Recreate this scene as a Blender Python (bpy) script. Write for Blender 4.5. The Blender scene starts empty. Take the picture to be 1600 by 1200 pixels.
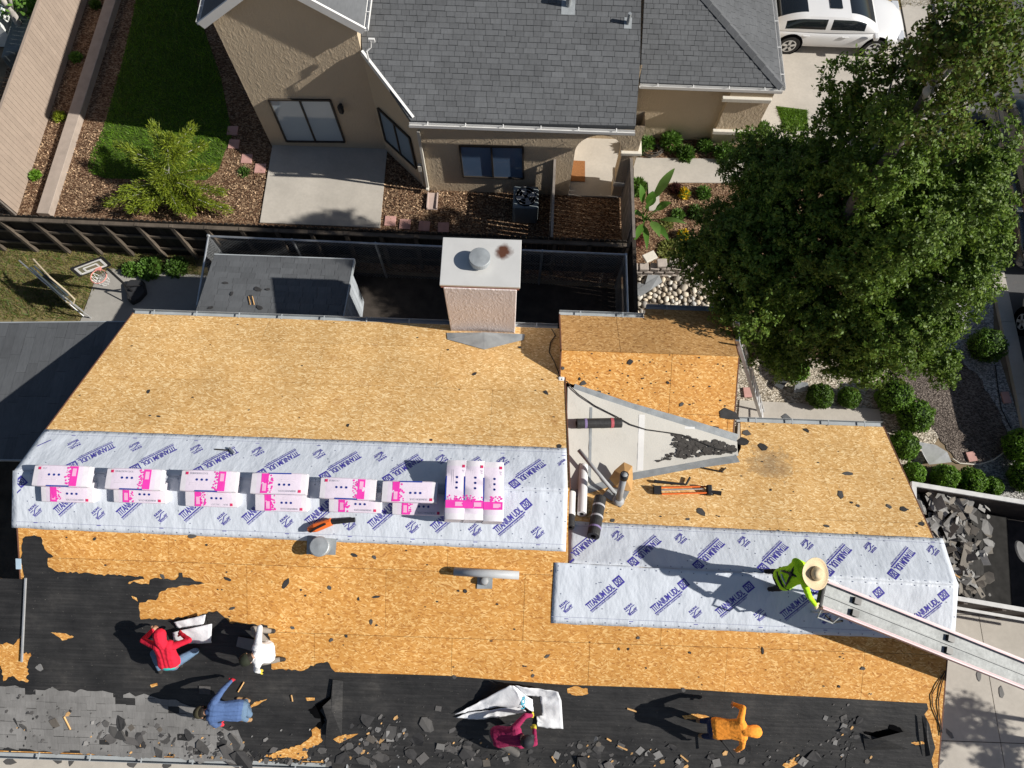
import bpy, bmesh, math, random
import numpy as np
from mathutils import Vector, Matrix, noise as mnoise

random.seed(7)
RNG = np.random.default_rng(11)
scene = bpy.context.scene
COL = scene.collection

# ------------------------------------------------------------------ camera
FPX = 1109.0          # focal length in pixels of a 1600x1200 frame
CAM_H = 17.0
def _cam_axes():
    n = np.array([785 - 800, 600 - 980, -FPX], float); n /= np.linalg.norm(n)
    s = math.radians(2.0)
    e = np.array([math.cos(s), -math.sin(s), 0.0])
    e[2] = -(e[0] * n[0] + e[1] * n[1]) / n[2]; e /= np.linalg.norm(e)
    z = -n
    return np.array([e, np.cross(z, e), z])
AX = _cam_axes()
cam_d = bpy.data.cameras.new('camera')
cam_d.sensor_fit = 'HORIZONTAL'; cam_d.sensor_width = 36.0
cam_d.lens = FPX / 1600.0 * 36.0
cam_d.clip_start = 0.1; cam_d.clip_end = 2000.0
cam = bpy.data.objects.new('camera', cam_d); COL.objects.link(cam)
cam.matrix_world = Matrix.Translation((0, 0, CAM_H)) @ Matrix(AX.tolist()).to_4x4()
scene.camera = cam

# ------------------------------------------------------------------ sky, sun, exposure
SUN = Vector((1.0, -0.12, 0.69)).normalized()
world = bpy.data.worlds.new('World'); scene.world = world; world.use_nodes = True
wn = world.node_tree.nodes; wl = world.node_tree.links
sky = wn.new('ShaderNodeTexSky'); sky.sky_type = 'NISHITA'; sky.sun_disc = False
sky.sun_elevation = math.asin(SUN.z); sky.sun_rotation = math.atan2(SUN.x, SUN.y)
wl.new(sky.outputs[0], wn['Background'].inputs[0]); wn['Background'].inputs[1].default_value = 0.05
sun_d = bpy.data.lights.new('sun', 'SUN'); sun_d.energy = 5.0; sun_d.angle = math.radians(0.55)
sun_d.color = (1.0, 0.955, 0.88)
sun = bpy.data.objects.new('sun', sun_d); COL.objects.link(sun)
sun.rotation_euler = (-SUN).to_track_quat('-Z', 'Y').to_euler(); sun.location = (30, -3, 30)
scene.view_settings.view_transform = 'Standard'; scene.view_settings.look = 'None'
scene.view_settings.exposure = 0.30; scene.view_settings.gamma = 1.0
scene.view_settings.use_curve_mapping = False
try:
    scene.cycles.max_bounces = 4; scene.cycles.diffuse_bounces = 2; scene.cycles.glossy_bounces = 2; scene.cycles.transmission_bounces = 2
except Exception: pass

# ------------------------------------------------------------------ measuring helpers
def ray(u, v):
    return AX @ np.array([u - 800.0, 600.0 - v, -FPX])
def P(u, v, z=0.0):
    """the point at height z seen at pixel u, v of the photograph"""
    r = ray(u, v); t = (z - CAM_H) / r[2]
    return Vector((r[0] * t, r[1] * t, z))
class Plane:
    """z = z0 + mx (x - x0) + my (y - y0)"""
    def __init__(s, x0, y0, z0, mx, my):
        s.c = z0 - mx * x0 - my * y0; s.mx = mx; s.my = my
        s.n = Vector((-mx, -my, 1)).normalized()
    def z(s, x, y): return s.c + s.mx * x + s.my * y
    def at(s, u, v, h=0.0):
        """pixel -> point h metres straight above the plane"""
        r = ray(u, v)
        t = (s.c + h - CAM_H) / (r[2] - s.mx * r[0] - s.my * r[1])
        return Vector((r[0] * t, r[1] * t, CAM_H + r[2] * t))
    def xy(s, x, y, h=0.0): return Vector((x, y, s.z(x, y) + h))
GROUND = Plane(0, 0, 0, 0, 0)

# ------------------------------------------------------------------ object helpers
WLOC = {}
def tag(o, label=None, cat=None, group=None, kind=None):
    if label: o['label'] = label
    if cat: o['category'] = cat
    if group: o['group'] = group
    if kind: o['kind'] = kind
    return o
def thing(name, label, cat, loc, group=None):
    o = bpy.data.objects.new(name, None); COL.objects.link(o)
    o.empty_display_size = 0.2; o.location = loc; WLOC[o] = Vector(loc)
    return tag(o, label, cat, group)
def link(name, verts, faces, mats, parent=None, mi=None, smooth=False, origin=None):
    vs = np.array([tuple(v) for v in verts], float) if not isinstance(verts, np.ndarray) else verts
    if origin is None: O = np.array([vs[:, 0].mean(), vs[:, 1].mean(), vs[:, 2].min()])
    else: O = np.array(origin, float)
    me = bpy.data.meshes.new(name)
    me.from_pydata((vs - O).tolist(), [], faces)
    if not isinstance(mats, (list, tuple)): mats = [mats]
    for m in mats: me.materials.append(m)
    if mi is not None: me.polygons.foreach_set('material_index', np.array(mi, np.int32))
    if smooth: me.polygons.foreach_set('use_smooth', np.ones(len(faces), bool))
    me.update()
    return place(name, me, O, parent)
def place(name, me, O, parent=None):
    o = bpy.data.objects.new(name, me); COL.objects.link(o)
    O = Vector(O)
    if parent is not None:
        o.parent = parent; o.location = O - WLOC[parent]
    else: o.location = O
    WLOC[o] = O
    return o
class MB:
    """collects shapes in world space; build() makes them ONE mesh object"""
    def __init__(s): s.v = []; s.f = []; s.m = []
    def add(s, v, f, m=0):
        b = len(s.v); s.v += [Vector(p) for p in v]
        s.f += [tuple(i + b for i in q) for q in f]; s.m += [m] * len(f); return s
    def box(s, c, size, rot=None, m=0, taper=1.0):
        hx, hy, hz = [a / 2 for a in size]; c = Vector(c)
        pts = [Vector((x * (taper if z > 0 else 1), y * (taper if z > 0 else 1), z)) for z in (-hz, hz) for x, y in ((-hx, -hy), (hx, -hy), (hx, hy), (-hx, hy))]
        if rot is not None: pts = [rot @ p for p in pts]
        return s.add([c + p for p in pts], [(3, 2, 1, 0), (4, 5, 6, 7), (0, 1, 5, 4), (1, 2, 6, 5), (2, 3, 7, 6), (3, 0, 4, 7)], m)
    def prism(s, pts, d, m=0):
        """polygon pts (ccw seen from the tip of -d) and its copy moved by d"""
        n = len(pts); d = Vector(d); a = [Vector(p) for p in pts]
        f = [tuple(range(n)), tuple(range(2 * n - 1, n - 1, -1))] + [((i + 1) % n, i, n + i, n + (i + 1) % n) for i in range(n)]
        return s.add(a + [p + d for p in a], f, m)
    def tube(s, pts, r, n=6, m=0, caps=True):
        pts = [Vector(p) for p in pts]; rs = r if isinstance(r, (list, tuple)) else [r] * len(pts)
        vs = []; up = Vector((0.13, 0.31, 0.94))
        for i, p in enumerate(pts):
            d = (pts[min(i + 1, len(pts) - 1)] - pts[max(i - 1, 0)])
            if d.length < 1e-9: d = Vector((0, 0, 1))
            d.normalize(); a = d.cross(up)
            if a.length < 0.05: a = d.cross(Vector((1, 0, 0)))
            a.normalize(); b = d.cross(a)
            vs += [p + (a * math.cos(k * 2 * math.pi / n) + b * math.sin(k * 2 * math.pi / n)) * rs[i] for k in range(n)]
        f = []
        for i in range(len(pts) - 1):
            for k in range(n):
                k2 = (k + 1) % n
                f.append((i * n + k, i * n + k2, (i + 1) * n + k2, (i + 1) * n + k))
        if caps: f += [tuple(range(n - 1, -1, -1)), tuple(range((len(pts) - 1) * n, len(pts) * n))]
        return s.add(vs, f, m)
    def lathe(s, c, axis, prof, n=20, m=0):
        """prof = [(radius, along)] turned round axis at c"""
        axis = Vector(axis).normalized(); a = axis.orthogonal().normalized(); b = axis.cross(a); c = Vector(c)
        vs = []
        for r, t in prof: vs += [c + axis * t + (a * math.cos(k * 2 * math.pi / n) + b * math.sin(k * 2 * math.pi / n)) * r for k in range(n)]
        f = []
        for i in range(len(prof) - 1):
            for k in range(n):
                k2 = (k + 1) % n
                f.append((i * n + k, i * n + k2, (i + 1) * n + k2, (i + 1) * n + k))
        f += [tuple(range(n - 1, -1, -1)), tuple(range((len(prof) - 1) * n, len(prof) * n))]
        return s.add(vs, f, m)
    def build(s, name, mats, parent=None, smooth=False, origin=None):
        return link(name, s.v, s.f, mats, parent, s.m, smooth, origin)
def bevel(o, w=0.01, seg=2):
    md = o.modifiers.new('bevel', 'BEVEL'); md.width = w; md.segments = seg; md.limit_method = 'ANGLE'; return o
def slab(name, pts, th, mat, parent=None):
    """closed slab: polygon pts is its top, th metres thick downwards"""
    return MB().prism(pts, (0, 0, -th)).build(name, mat, parent)
def area2(p): return sum(p[i][0] * p[(i + 1) % len(p)][1] - p[(i + 1) % len(p)][0] * p[i][1] for i in range(len(p)))
def ccw(p): return p if area2(p) > 0 else p[::-1]
def clip(sub, conv):
    """Sutherland-Hodgman: subject polygon against a convex ccw polygon, 2D"""
    out = list(sub)
    for i in range(len(conv)):
        ax, ay = conv[i]; bx, by = conv[(i + 1) % len(conv)]
        inp, out = out, []
        if not inp: return []
        def side(p): return (bx - ax) * (p[1] - ay) - (by - ay) * (p[0] - ax)
        for k in range(len(inp)):
            p, q = inp[k - 1], inp[k]; sp, sq = side(p), side(q)
            if sq >= 0:
                if sp < 0: t = sp / (sp - sq); out.append((p[0] + t * (q[0] - p[0]), p[1] + t * (q[1] - p[1])))
                out.append(q)
            elif sp >= 0:
                t = sp / (sp - sq); out.append((p[0] + t * (q[0] - p[0]), p[1] + t * (q[1] - p[1])))
    r = []
    for p in out:
        if not r or abs(p[0] - r[-1][0]) + abs(p[1] - r[-1][1]) > 1e-5: r.append(p)
    if len(r) > 1 and abs(r[0][0] - r[-1][0]) + abs(r[0][1] - r[-1][1]) < 1e-5: r.pop()
    return r if len(r) >= 3 and abs(area2(r)) > 2e-3 else []
def inside(p, poly):
    c = False
    for i in range(len(poly)):
        x1, y1 = poly[i]; x2, y2 = poly[i - 1]
        if (y1 > p[1]) != (y2 > p[1]) and p[0] < (x2 - x1) * (p[1] - y1) / (y2 - y1) + x1: c = not c
    return c
def jag(pts, step=0.06, amp=0.03, rng=random, closed=True):
    """ragged outline, 2D points"""
    out = []
    for i in range(len(pts) if closed else len(pts) - 1):
        a, b = pts[i], pts[(i + 1) % len(pts)]
        L = math.hypot(b[0] - a[0], b[1] - a[1]); n = max(1, int(L / step))
        nx, ny = -(b[1] - a[1]) / max(L, 1e-6), (b[0] - a[0]) / max(L, 1e-6)
        for k in range(n):
            t = (k + (rng.uniform(-.25, .25) if k else 0)) / n; d = rng.gauss(0, amp) if k else 0
            out.append((a[0] + (b[0] - a[0]) * t + nx * d, a[1] + (b[1] - a[1]) * t + ny * d))
    return out
# ------------------------------------------------------------------ materials
MATS = {}
class NT:
    def __init__(s, name):
        s.m = bpy.data.materials.new(name); s.m.use_nodes = True
        s.t = s.m.node_tree; s.b = s.t.nodes['Principled BSDF']
        s.pos = s.n('ShaderNodeNewGeometry')
    def n(s, ty, **kw):
        x = s.t.nodes.new(ty)
        for k, v in kw.items():
            if k.startswith('i_'): x.inputs[int(k[2:])].default_value = v
            else: setattr(x, k, v)
        return x
    def l(s, a, b): s.t.links.new(a, b)
    def scaled(s, sc, rot=(0, 0, 0), src=None):
        mp = s.n('ShaderNodeMapping'); mp.inputs['Scale'].default_value = sc; mp.inputs['Rotation'].default_value = rot
        s.l(src or s.pos.outputs['Position'], mp.inputs['Vector']); return mp.outputs[0]
    def noise(s, scale, detail=4, vec=None, rough=.55):
        x = s.n('ShaderNodeTexNoise'); x.inputs['Scale'].default_value = scale; x.inputs['Detail'].default_value = detail; x.inputs['Roughness'].default_value = rough
        s.l(vec or s.pos.outputs['Position'], x.inputs['Vector']); return x.outputs[0]
    def ramp(s, fac, stops):
        r = s.n('ShaderNodeValToRGB'); e = r.color_ramp.elements
        while len(e) < len(stops): e.new(0.5)
        for k, (p, c) in enumerate(stops): e[k].position = p; e[k].color = (*c, 1) if len(c) == 3 else c
        s.l(fac, r.inputs[0]); return r.outputs[0]
    def math(s, op, a, b=None):
        x = s.n('ShaderNodeMath', operation=op)
        for i, q in enumerate((a, b)):
            if q is None: continue
            if isinstance(q, (int, float)): x.inputs[i].default_value = q
            else: s.l(q, x.inputs[i])
        return x.outputs[0]
    def mix(s, fac, a, b, mode='MIX'):
        x = s.n('ShaderNodeMix', data_type='RGBA', blend_type=mode)
        for i, q in ((0, fac), (6, a), (7, b)):
            if isinstance(q, (int, float)): x.inputs[i].default_value = q
            elif isinstance(q, tuple): x.inputs[i].default_value = (*q, 1) if len(q) == 3 else q
            else: s.l(q, x.inputs[i])
        return x.outputs[2]
    def val(s, col, fac, lo, hi):
        """colour times a value between lo and hi"""
        mr = s.n('ShaderNodeMapRange'); s.l(fac, mr.inputs[0]); mr.inputs[1].default_value = 0.25; mr.inputs[2].default_value = 0.75
        mr.inputs[3].default_value = lo; mr.inputs[4].default_value = hi
        h = s.n('ShaderNodeHueSaturation')
        if isinstance(col, tuple): h.inputs['Color'].default_value = (*col, 1)
        else: s.l(col, h.inputs['Color'])
        s.l(mr.outputs[0], h.inputs['Value']); return h.outputs[0]
    def island(s, col, lo, hi):
        mr = s.n('ShaderNodeMapRange'); s.l(s.pos.outputs['Random Per Island'], mr.inputs[0]); mr.inputs[3].default_value = lo; mr.inputs[4].default_value = hi
        h = s.n('ShaderNodeHueSaturation')
        if isinstance(col, tuple): h.inputs['Color'].default_value = (*col, 1)
        else: s.l(col, h.inputs['Color'])
        oi = s.n('ShaderNodeObjectInfo'); mr2 = s.n('ShaderNodeMapRange'); s.l(oi.outputs['Random'], mr2.inputs[0]); mr2.inputs[3].default_value = lo; mr2.inputs[4].default_value = hi
        s.l(s.math('MULTIPLY', mr.outputs[0], mr2.outputs[0]), h.inputs['Value']); return h.outputs[0]
    def n_sep(s):
        x = s.n('ShaderNodeSeparateXYZ'); s.l(s.pos.outputs['Position'], x.inputs[0]); return x.outputs[2]
    def bump(s, h, strength=.4, dist=.02):
        b = s.n('ShaderNodeBump'); b.inputs['Strength'].default_value = strength; b.inputs['Distance'].default_value = dist
        s.l(h, b.inputs['Height']); s.l(b.outputs[0], s.b.inputs['Normal'])
    def done(s, col, rough=.8, metal=0., spec=.3):
        if isinstance(col, tuple): s.b.inputs['Base Color'].default_value = (*col, 1)
        else: s.l(col, s.b.inputs['Base Color'])
        s.b.inputs['Roughness'].default_value = rough; s.b.inputs['Metallic'].default_value = metal
        s.b.inputs['Specular IOR Level'].default_value = spec
        return s.m
def mat(name, col, rough=.8, var=.12, vs=5., bump=0., bs=40., metal=0., spec=.3, isl=0., streak=None):
    """plain procedural surface: blotchy colour, fine relief, per-piece tone"""
    if name in MATS: return MATS[name]
    t = NT(name); vec = t.scaled(streak) if streak else None
    c = t.val(col, t.noise(vs, 3, vec), 1 - var, 1 + var)
    if isl: c = t.island(c, 1 - isl, 1 + isl)
    if bump: t.bump(t.noise(bs, 2), bump, .01)
    MATS[name] = t.done(c, rough, metal, spec); return MATS[name]
def osb(name, dark, mid, light, soot=None):
    t = NT(name)
    w = t.n('ShaderNodeVectorMath', operation='MULTIPLY_ADD')
    nz = t.n('ShaderNodeTexNoise'); nz.inputs['Scale'].default_value = 5.; t.l(t.pos.outputs['Position'], nz.inputs['Vector'])
    t.l(nz.outputs['Color'], w.inputs[0]); w.inputs[1].default_value = (.05, .05, .05); t.l(t.pos.outputs['Position'], w.inputs[2])
    cols = []
    for rot, sc in ((0.12, (15, 52, 5)), (0.6, (17, 50, 5)), (-0.5, (16, 54, 5))):
        v = t.n('ShaderNodeTexVoronoi'); v.inputs['Scale'].default_value = 1.0; v.inputs['Randomness'].default_value = 1.0
        mp = t.scaled((1, 1, 1), (0, 0, rot), w.outputs[0]); t.l(t.scaled(sc, src=mp), v.inputs['Vector'])
        sp = t.n('ShaderNodeSeparateColor'); t.l(v.outputs['Color'], sp.inputs[0]); cols.append(sp.outputs[0])
    sel = t.n('ShaderNodeTexVoronoi'); sel.inputs['Scale'].default_value = 17.; t.l(w.outputs[0], sel.inputs['Vector'])
    ss = t.n('ShaderNodeSeparateColor'); t.l(sel.outputs['Color'], ss.inputs[0])
    def pick(th, a, b):
        x = t.n('ShaderNodeMix', data_type='FLOAT'); t.l(t.math('GREATER_THAN', ss.outputs[1], th), x.inputs[0]); t.l(a, x.inputs[2]); t.l(b, x.inputs[3]); return x.outputs[0]
    f = pick(.5, cols[0], pick(.75, cols[1], cols[2]))
    c = t.ramp(f, [(0, dark), (.26, mid), (.70, tuple(.82 * a + .18 * b for a, b in zip(mid, light))), (.90, light), (1, tuple(1.06 * b for b in light))])
    c = t.val(c, t.noise(.9, 3), .88, 1.12)
    c = t.island(c, .955, 1.04)
    stain = t.ramp(t.noise(2.6, 4, None, .7), [(.60, (1, 1, 1)), (.80, (.72, .62, .55))])
    c = t.mix(1.0, c, stain, 'MULTIPLY')
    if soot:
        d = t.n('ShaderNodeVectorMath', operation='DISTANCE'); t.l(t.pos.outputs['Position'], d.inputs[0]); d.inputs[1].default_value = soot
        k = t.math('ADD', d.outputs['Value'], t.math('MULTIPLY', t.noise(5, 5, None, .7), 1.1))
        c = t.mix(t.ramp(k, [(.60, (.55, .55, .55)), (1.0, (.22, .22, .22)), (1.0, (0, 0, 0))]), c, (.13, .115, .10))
    return t.done(c, .72, 0, .25)
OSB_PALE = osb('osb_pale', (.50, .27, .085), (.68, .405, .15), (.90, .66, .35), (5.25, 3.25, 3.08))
OSB_GOLD = osb('osb_golden', (.42, .175, .042), (.60, .285, .068), (.79, .49, .19))
OSB_SHADED = osb('osb_shaded', (.25, .12, .04), (.44, .235, .08), (.60, .37, .16))  # darker OSB: tree shade put into the colour of the small rear roof's far slope
def felt_mat():
    t = NT('black_felt')
    a = t.noise(1.3, 5, None, .65); b = t.noise(1.0, 4, t.scaled((1.2, 26, 26)))
    c = t.ramp(a, [(.3, (.016, .016, .017)), (.55, (.034, .033, .033)), (.75, (.066, .062, .058))])
    c = t.mix(.5, c, t.ramp(b, [(.35, (.35, .35, .35)), (.6, (1, 1, 1)), (.72, (1.6, 1.55, 1.5))]), 'MULTIPLY')
    c = t.mix(t.math('GREATER_THAN', t.noise(38, 2), .735), c, (.16, .15, .13))
    t.bump(t.noise(6, 4, t.scaled((1, 2.5, 2.5))), .55, .02)
    return t.done(c, .62, 0, .35)
FELT = felt_mat()
def wrap_mat(name, col):
    t = NT(name)
    c = t.val(col, t.noise(2.2, 5), .93, 1.05)
    w1 = t.noise(3.2, 3, t.scaled((1, .45, .45), (0, 0, .5))); w2 = t.noise(7, 4, t.scaled((1, .6, .6), (0, 0, .7)))
    t.bump(t.math('ADD', t.math('MULTIPLY', w1, 1.4), t.math('MULTIPLY', w2, .5)), .6, .035)
    return t.done(c, .45, 0, .4)
WRAP = wrap_mat('grey_membrane', (.605, .645, .71))
def shingle_mat(name, col, isl=.13, mot=.12):
    t = NT(name)
    c = t.val(col, t.noise(1.1, 5), 1 - mot, 1 + mot)
    c = t.island(c, 1 - isl, 1 + isl)
    c = t.val(c, t.noise(26, 2, t.scaled((1, .22, .22))), .9, 1.1)
    t.bump(t.noise(160, 3), .35, .004)
    return t.done(c, .9, 0, .2)
SHINGLE = shingle_mat('grey_shingle', (.122, .127, .134), .075)
SHINGLE_D = shingle_mat('slate_shingle', (.10, .105, .112), .10)
SHINGLE_O = shingle_mat('old_shingle', (.20, .195, .19), .09, .34)
def stucco(name, col):
    t = NT(name)
    c = t.val(col, t.noise(.8, 5), .93, 1.05)
    r = t.noise(9, 5, t.scaled((1, 1, .55)), .6)
    rid = t.math('ABSOLUTE', t.math('SUBTRACT', r, .5))
    t.bump(rid, .75, .05); return t.done(c, .9, 0, .2)
STUCCO = stucco('tan_stucco', (.60, .485, .345))
STUCCO_P = stucco('pinkish_stucco', (.60, .50, .475))
def mulch_mat(name, a, b, c2, sc=22):
    t = NT(name)
    v = t.n('ShaderNodeTexVoronoi'); v.inputs['Scale'].default_value = sc; t.l(t.scaled((1, 2.0, 1), (0, 0, .5), None), v.inputs['Vector'])
    sp = t.n('ShaderNodeSeparateColor'); t.l(v.outputs['Color'], sp.inputs[0])
    c = t.ramp(sp.outputs[0], [(0, a), (.5, b), (.95, c2)]); c = t.val(c, t.noise(1.3, 6), .75, 1.2)
    t.bump(v.outputs['Distance'], .8, .03); return t.done(c, .95, 0, .1)
MULCH = mulch_mat('bark_mulch', (.06, .032, .02), (.17, .095, .055), (.36, .25, .16))
MULCH_D = mulch_mat('grey_bark_mulch', (.05, .04, .035), (.13, .105, .09), (.25, .21, .18), 26)
GRAVEL = mulch_mat('pale_gravel', (.18, .15, .11), (.42, .36, .28), (.68, .62, .52), 20)
GRAVEL_G = mulch_mat('grey_gravel', (.12, .12, .12), (.30, .29, .28), (.55, .54, .52), 24)
def concrete(name, col):
    t = NT(name)
    c = t.val(col, t.noise(.9, 4, None, .65), .84, 1.1); c = t.val(c, t.noise(14, 5), .94, 1.05)
    c = t.mix(t.ramp(t.noise(2.1, 6, None, .7), [(.62, (0, 0, 0)), (.78, (.35, .35, .35))]), c, (.17, .145, .115))
    t.bump(t.noise(60, 4), .25, .006); return t.done(c, .88, 0, .2)
CONC = concrete('concrete', (.47, .435, .385)); CONC_D = concrete('grey_concrete', (.34, .325, .30)); ASPH = concrete('asphalt', (.105, .105, .108))
DIRT = mat('dry_soil', (.20, .15, .095), .95, .35, 2.2, .6, 30)
SOILG = mat('weedy_soil', (.19, .155, .075), .95, .4, 3.0, .6, 30)
TURF = mat('turf_soil', (.05, .09, .01), .95, .35, 6, .5, 40)
def leafm(name, col, isl=.35):
    t = NT(name); c = t.island(t.val(col, t.noise(1.4, 4), .75, 1.25), 1 - isl, 1 + isl)
    t.b.inputs['Subsurface Weight'].default_value = 0.0
    m = t.done(c, .55, 0, .35)
    # thin leaves let a little light through
    tr = t.n('ShaderNodeBsdfTranslucent'); t.l(c, tr.inputs[0]); mx = t.n('ShaderNodeMixShader'); mx.inputs[0].default_value = .34
    out = t.t.nodes['Material Output']; t.l(t.b.outputs[0], mx.inputs[1]); t.l(tr.outputs[0], mx.inputs[2]); t.l(mx.outputs[0], out.inputs[0])
    return m
LEAF = leafm('tree_leaf', (.165, .275, .036), .32); LEAF_B = leafm('boxwood_leaf', (.105, .21, .018)); LEAF_Y = leafm('young_conifer_needle', (.24, .30, .025))
LEAF_P = leafm('plant_leaf', (.10, .20, .03)); LEAF_W = leafm('weed_leaf', (.17, .19, .045)); LEAF_G = leafm('lawn_blade', (.115, .225, .014), .3)
LEAF_DRY = leafm('dry_blade', (.30, .24, .09)); FLOWER = leafm('yellow_flower', (.75, .50, .02), .2)
BARK = mat('grey_bark', (.20, .175, .145), .9, .3, 9, .7, 30); BARK_W = mat('pale_bark', (.48, .45, .41), .85, .25, 7, .5, 25)
WOOD_B = mat('black_stained_wood', (.030, .024, .019), .85, .4, 5, .4, 40, isl=.3, streak=(3, 3, .4))
WOOD_CAP = mat('weathered_rail', (.105, .085, .066), .85, .35, 4, .4, 40, isl=.2)
WOOD_T = mat('tan_painted_board', (.33, .262, .212), .7, .08, 4, .2, 30, isl=.05)
WOOD_G = mat('greyed_board', (.20, .175, .155), .85, .3, 5, .4, 30, isl=.2)
WOOD_E = mat('taupe_timber', (.36, .30, .255), .8, .12, 4, .3, 30)
WOOD_N = mat('raw_wood', (.55, .33, .14), .8, .25, 8, .2, 40, isl=.2)
WHITE = mat('white_paint', (.74, .735, .72), .5, .05, 3); TRIM = mat('cream_trim', (.66, .62, .54), .75, .06, 5, .3, 60)
GALV = mat('galvanised_metal', (.45, .47, .49), .42, .18, 6, .15, 30, metal=.75, spec=.5)
GALV_W = mat('weathered_metal', (.36, .385, .40), .55, .22, 5, .15, 30, metal=.35)
ALU = mat('aluminium', (.62, .63, .64), .38, .12, 8, metal=.7, spec=.5)
GUTTER = mat('pale_gutter', (.36, .385, .40), .5, .15, 3); FASCIA = mat('brown_fascia', (.155, .07, .045), .75, .25, 6, .2, 30)
DARK = mat('black_plastic', (.018, .018, .02), .45, .2, 6); RUBBER = mat('rubber', (.022, .022, .023), .75, .2, 8); HOLE = mat('shade_black', (.004, .004, .0045), .95, .2, 9, spec=0.)  # HOLE: flat black stands in for the shade inside tears and openings
GREYP = mat('grey_plastic', (.33, .34, .35), .5, .1, 5); PIPE = mat('grey_pipe', (.30, .31, .32), .55, .15, 6)
PINKC = mat('pink_paver', (.50, .285, .25), .9, .15, 6, .3, 40); RED_P = mat('red_trim', (.42, .185, .15), .7, .15, 6)
INK = mat('violet_ink', (.060, .050, .33), .5, .12, 12); NAVY = mat('navy_print', (.022, .05, .30), .4, .08, 8); MAG = mat('magenta_print', (.78, .05, .40), .45, .06, 8)
BAG = mat('pale_pink_wrapper', (.72, .635, .735), .45, .05, 7, .25, 14); BAGW = mat('white_wrapper', (.72, .685, .73), .45, .05, 7, .25, 14); REDL = mat('red_logo', (.62, .03, .12), .5, .05, 8); GREYL = mat('grey_print', (.42, .40, .47), .5, .05, 8)
CYAN = mat('cyan_print', (.02, .42, .58), .5, .05, 8); WHITEC = mat('white_cloth', (.74, .75, .78), .75, .07, 4, .4, 18)
ORANGE = mat('orange_plastic', (.80, .16, .03), .45, .1, 6); CARD = mat('cardboard', (.46, .27, .11), .85, .18, 6)
MEMB = None
def glass_mat(nm='window_glass', ca=(.13, .19, .27), cb=(.25, .33, .40)):
    t = NT(nm); c = t.mix(t.ramp(t.math('FRACT', t.math('MULTIPLY', t.n_sep(), 22.)), [(.0, (0, 0, 0)), (.35, (1, 1, 1)), (.9, (1, 1, 1)), (1, (0, 0, 0))]), ca, cb)
    return t.done(c, .08, 0, .8)
GLASS = glass_mat(); GLASS_P = glass_mat('pale_window_glass', (.34, .41, .47), (.42, .50, .56)); GLASS_B = glass_mat('blue_window_glass', (.06, .11, .20), (.13, .20, .32)); CHIM = stucco('chimney_stucco', (.74, .66, .645))
BLIND = mat('window_blind', (.62, .66, .68), .6, .04, 3); TINT = mat('dark_glass', (.012, .015, .018), .06, .1, 3, spec=.8)
# ------------------------------------------------------------------ the house being re-roofed
N1 = Plane(0, 2.26, 4.80, 0, -.5125)           # left block, far slope
SP = Plane(0, 2.26, 4.80, 0, .47)              # near slope of both blocks
R2Y = 1.0; R2Z = SP.z(0, R2Y)                  # lower ridge of the right block
_e2 = P(1267, 663, 2.6)
N2 = Plane(0, R2Y, R2Z, 0, (2.6 - R2Z) / (_e2.y - R2Y))
NEY = P(875, 547, 3.72).y
NEN = Plane(0, NEY, 3.72, 0, -.5); NES = Plane(0, NEY, 3.72, 0, .5)
XW = 1.08                                       # step between the blocks
def px(pl, pts, h=0.): return [pl.at(u, v, h) for u, v in pts]
def xy(pts): return [(p[0], p[1]) for p in pts]
EAVE_Y = 2.26 - (4.8 - 2.6) / .47
lw = SP.at(33, 905)
POLY = {}
POLY['N1'] = xy(px(N1, [(24, 736), (208, 490)])) + [(XW, N1.at(872, 513).y), (XW, 2.26)]
POLY['S'] = [(POLY['N1'][0][0], 2.26), (lw.x, lw.y), (-10.6, lw.y + .02), (-10.6, EAVE_Y), (7.95, EAVE_Y), (7.86, R2Y), (XW, R2Y), (XW, 2.26)]
_a = NEN.at(875, 492); _b = NEN.at(1006, 494); _c = NEN.at(1009, 482); _d = NEN.at(1137, 487); _r = NES.at(1154, 558)
POLY['NEN'] = [(XW - .08, NEY), (_r.x, NEY), (_d.x, _d.y), (_c.x, _d.y), (_b.x, _a.y), (XW - .08, _a.y)]
_s1 = NES.at(886, 598); _s2 = NES.at(1155, 690)
POLY['NES'] = [(XW - .08, NEY), (XW - .08, _s1.y), (_s1.x + .02, _s1.y), (_r.x, _s2.y), (_r.x, NEY)]
_n2e = N2.at(1380, 667)
POLY['N2'] = [(XW, R2Y), (7.86, R2Y), (_n2e.x, _n2e.y), (N2.at(1158, 662).x, _n2e.y), (N2.at(1158, 700).x, N2.at(1158, 700).y), (N2.at(1150, 716).x, N2.at(1150, 716).y), (N2.at(985, 742).x, N2.at(985, 742).y), (XW, N2.at(886, 775).y)]
PLN = {'N1': N1, 'S': SP, 'NEN': NEN, 'NES': NES, 'N2': N2}

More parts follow.
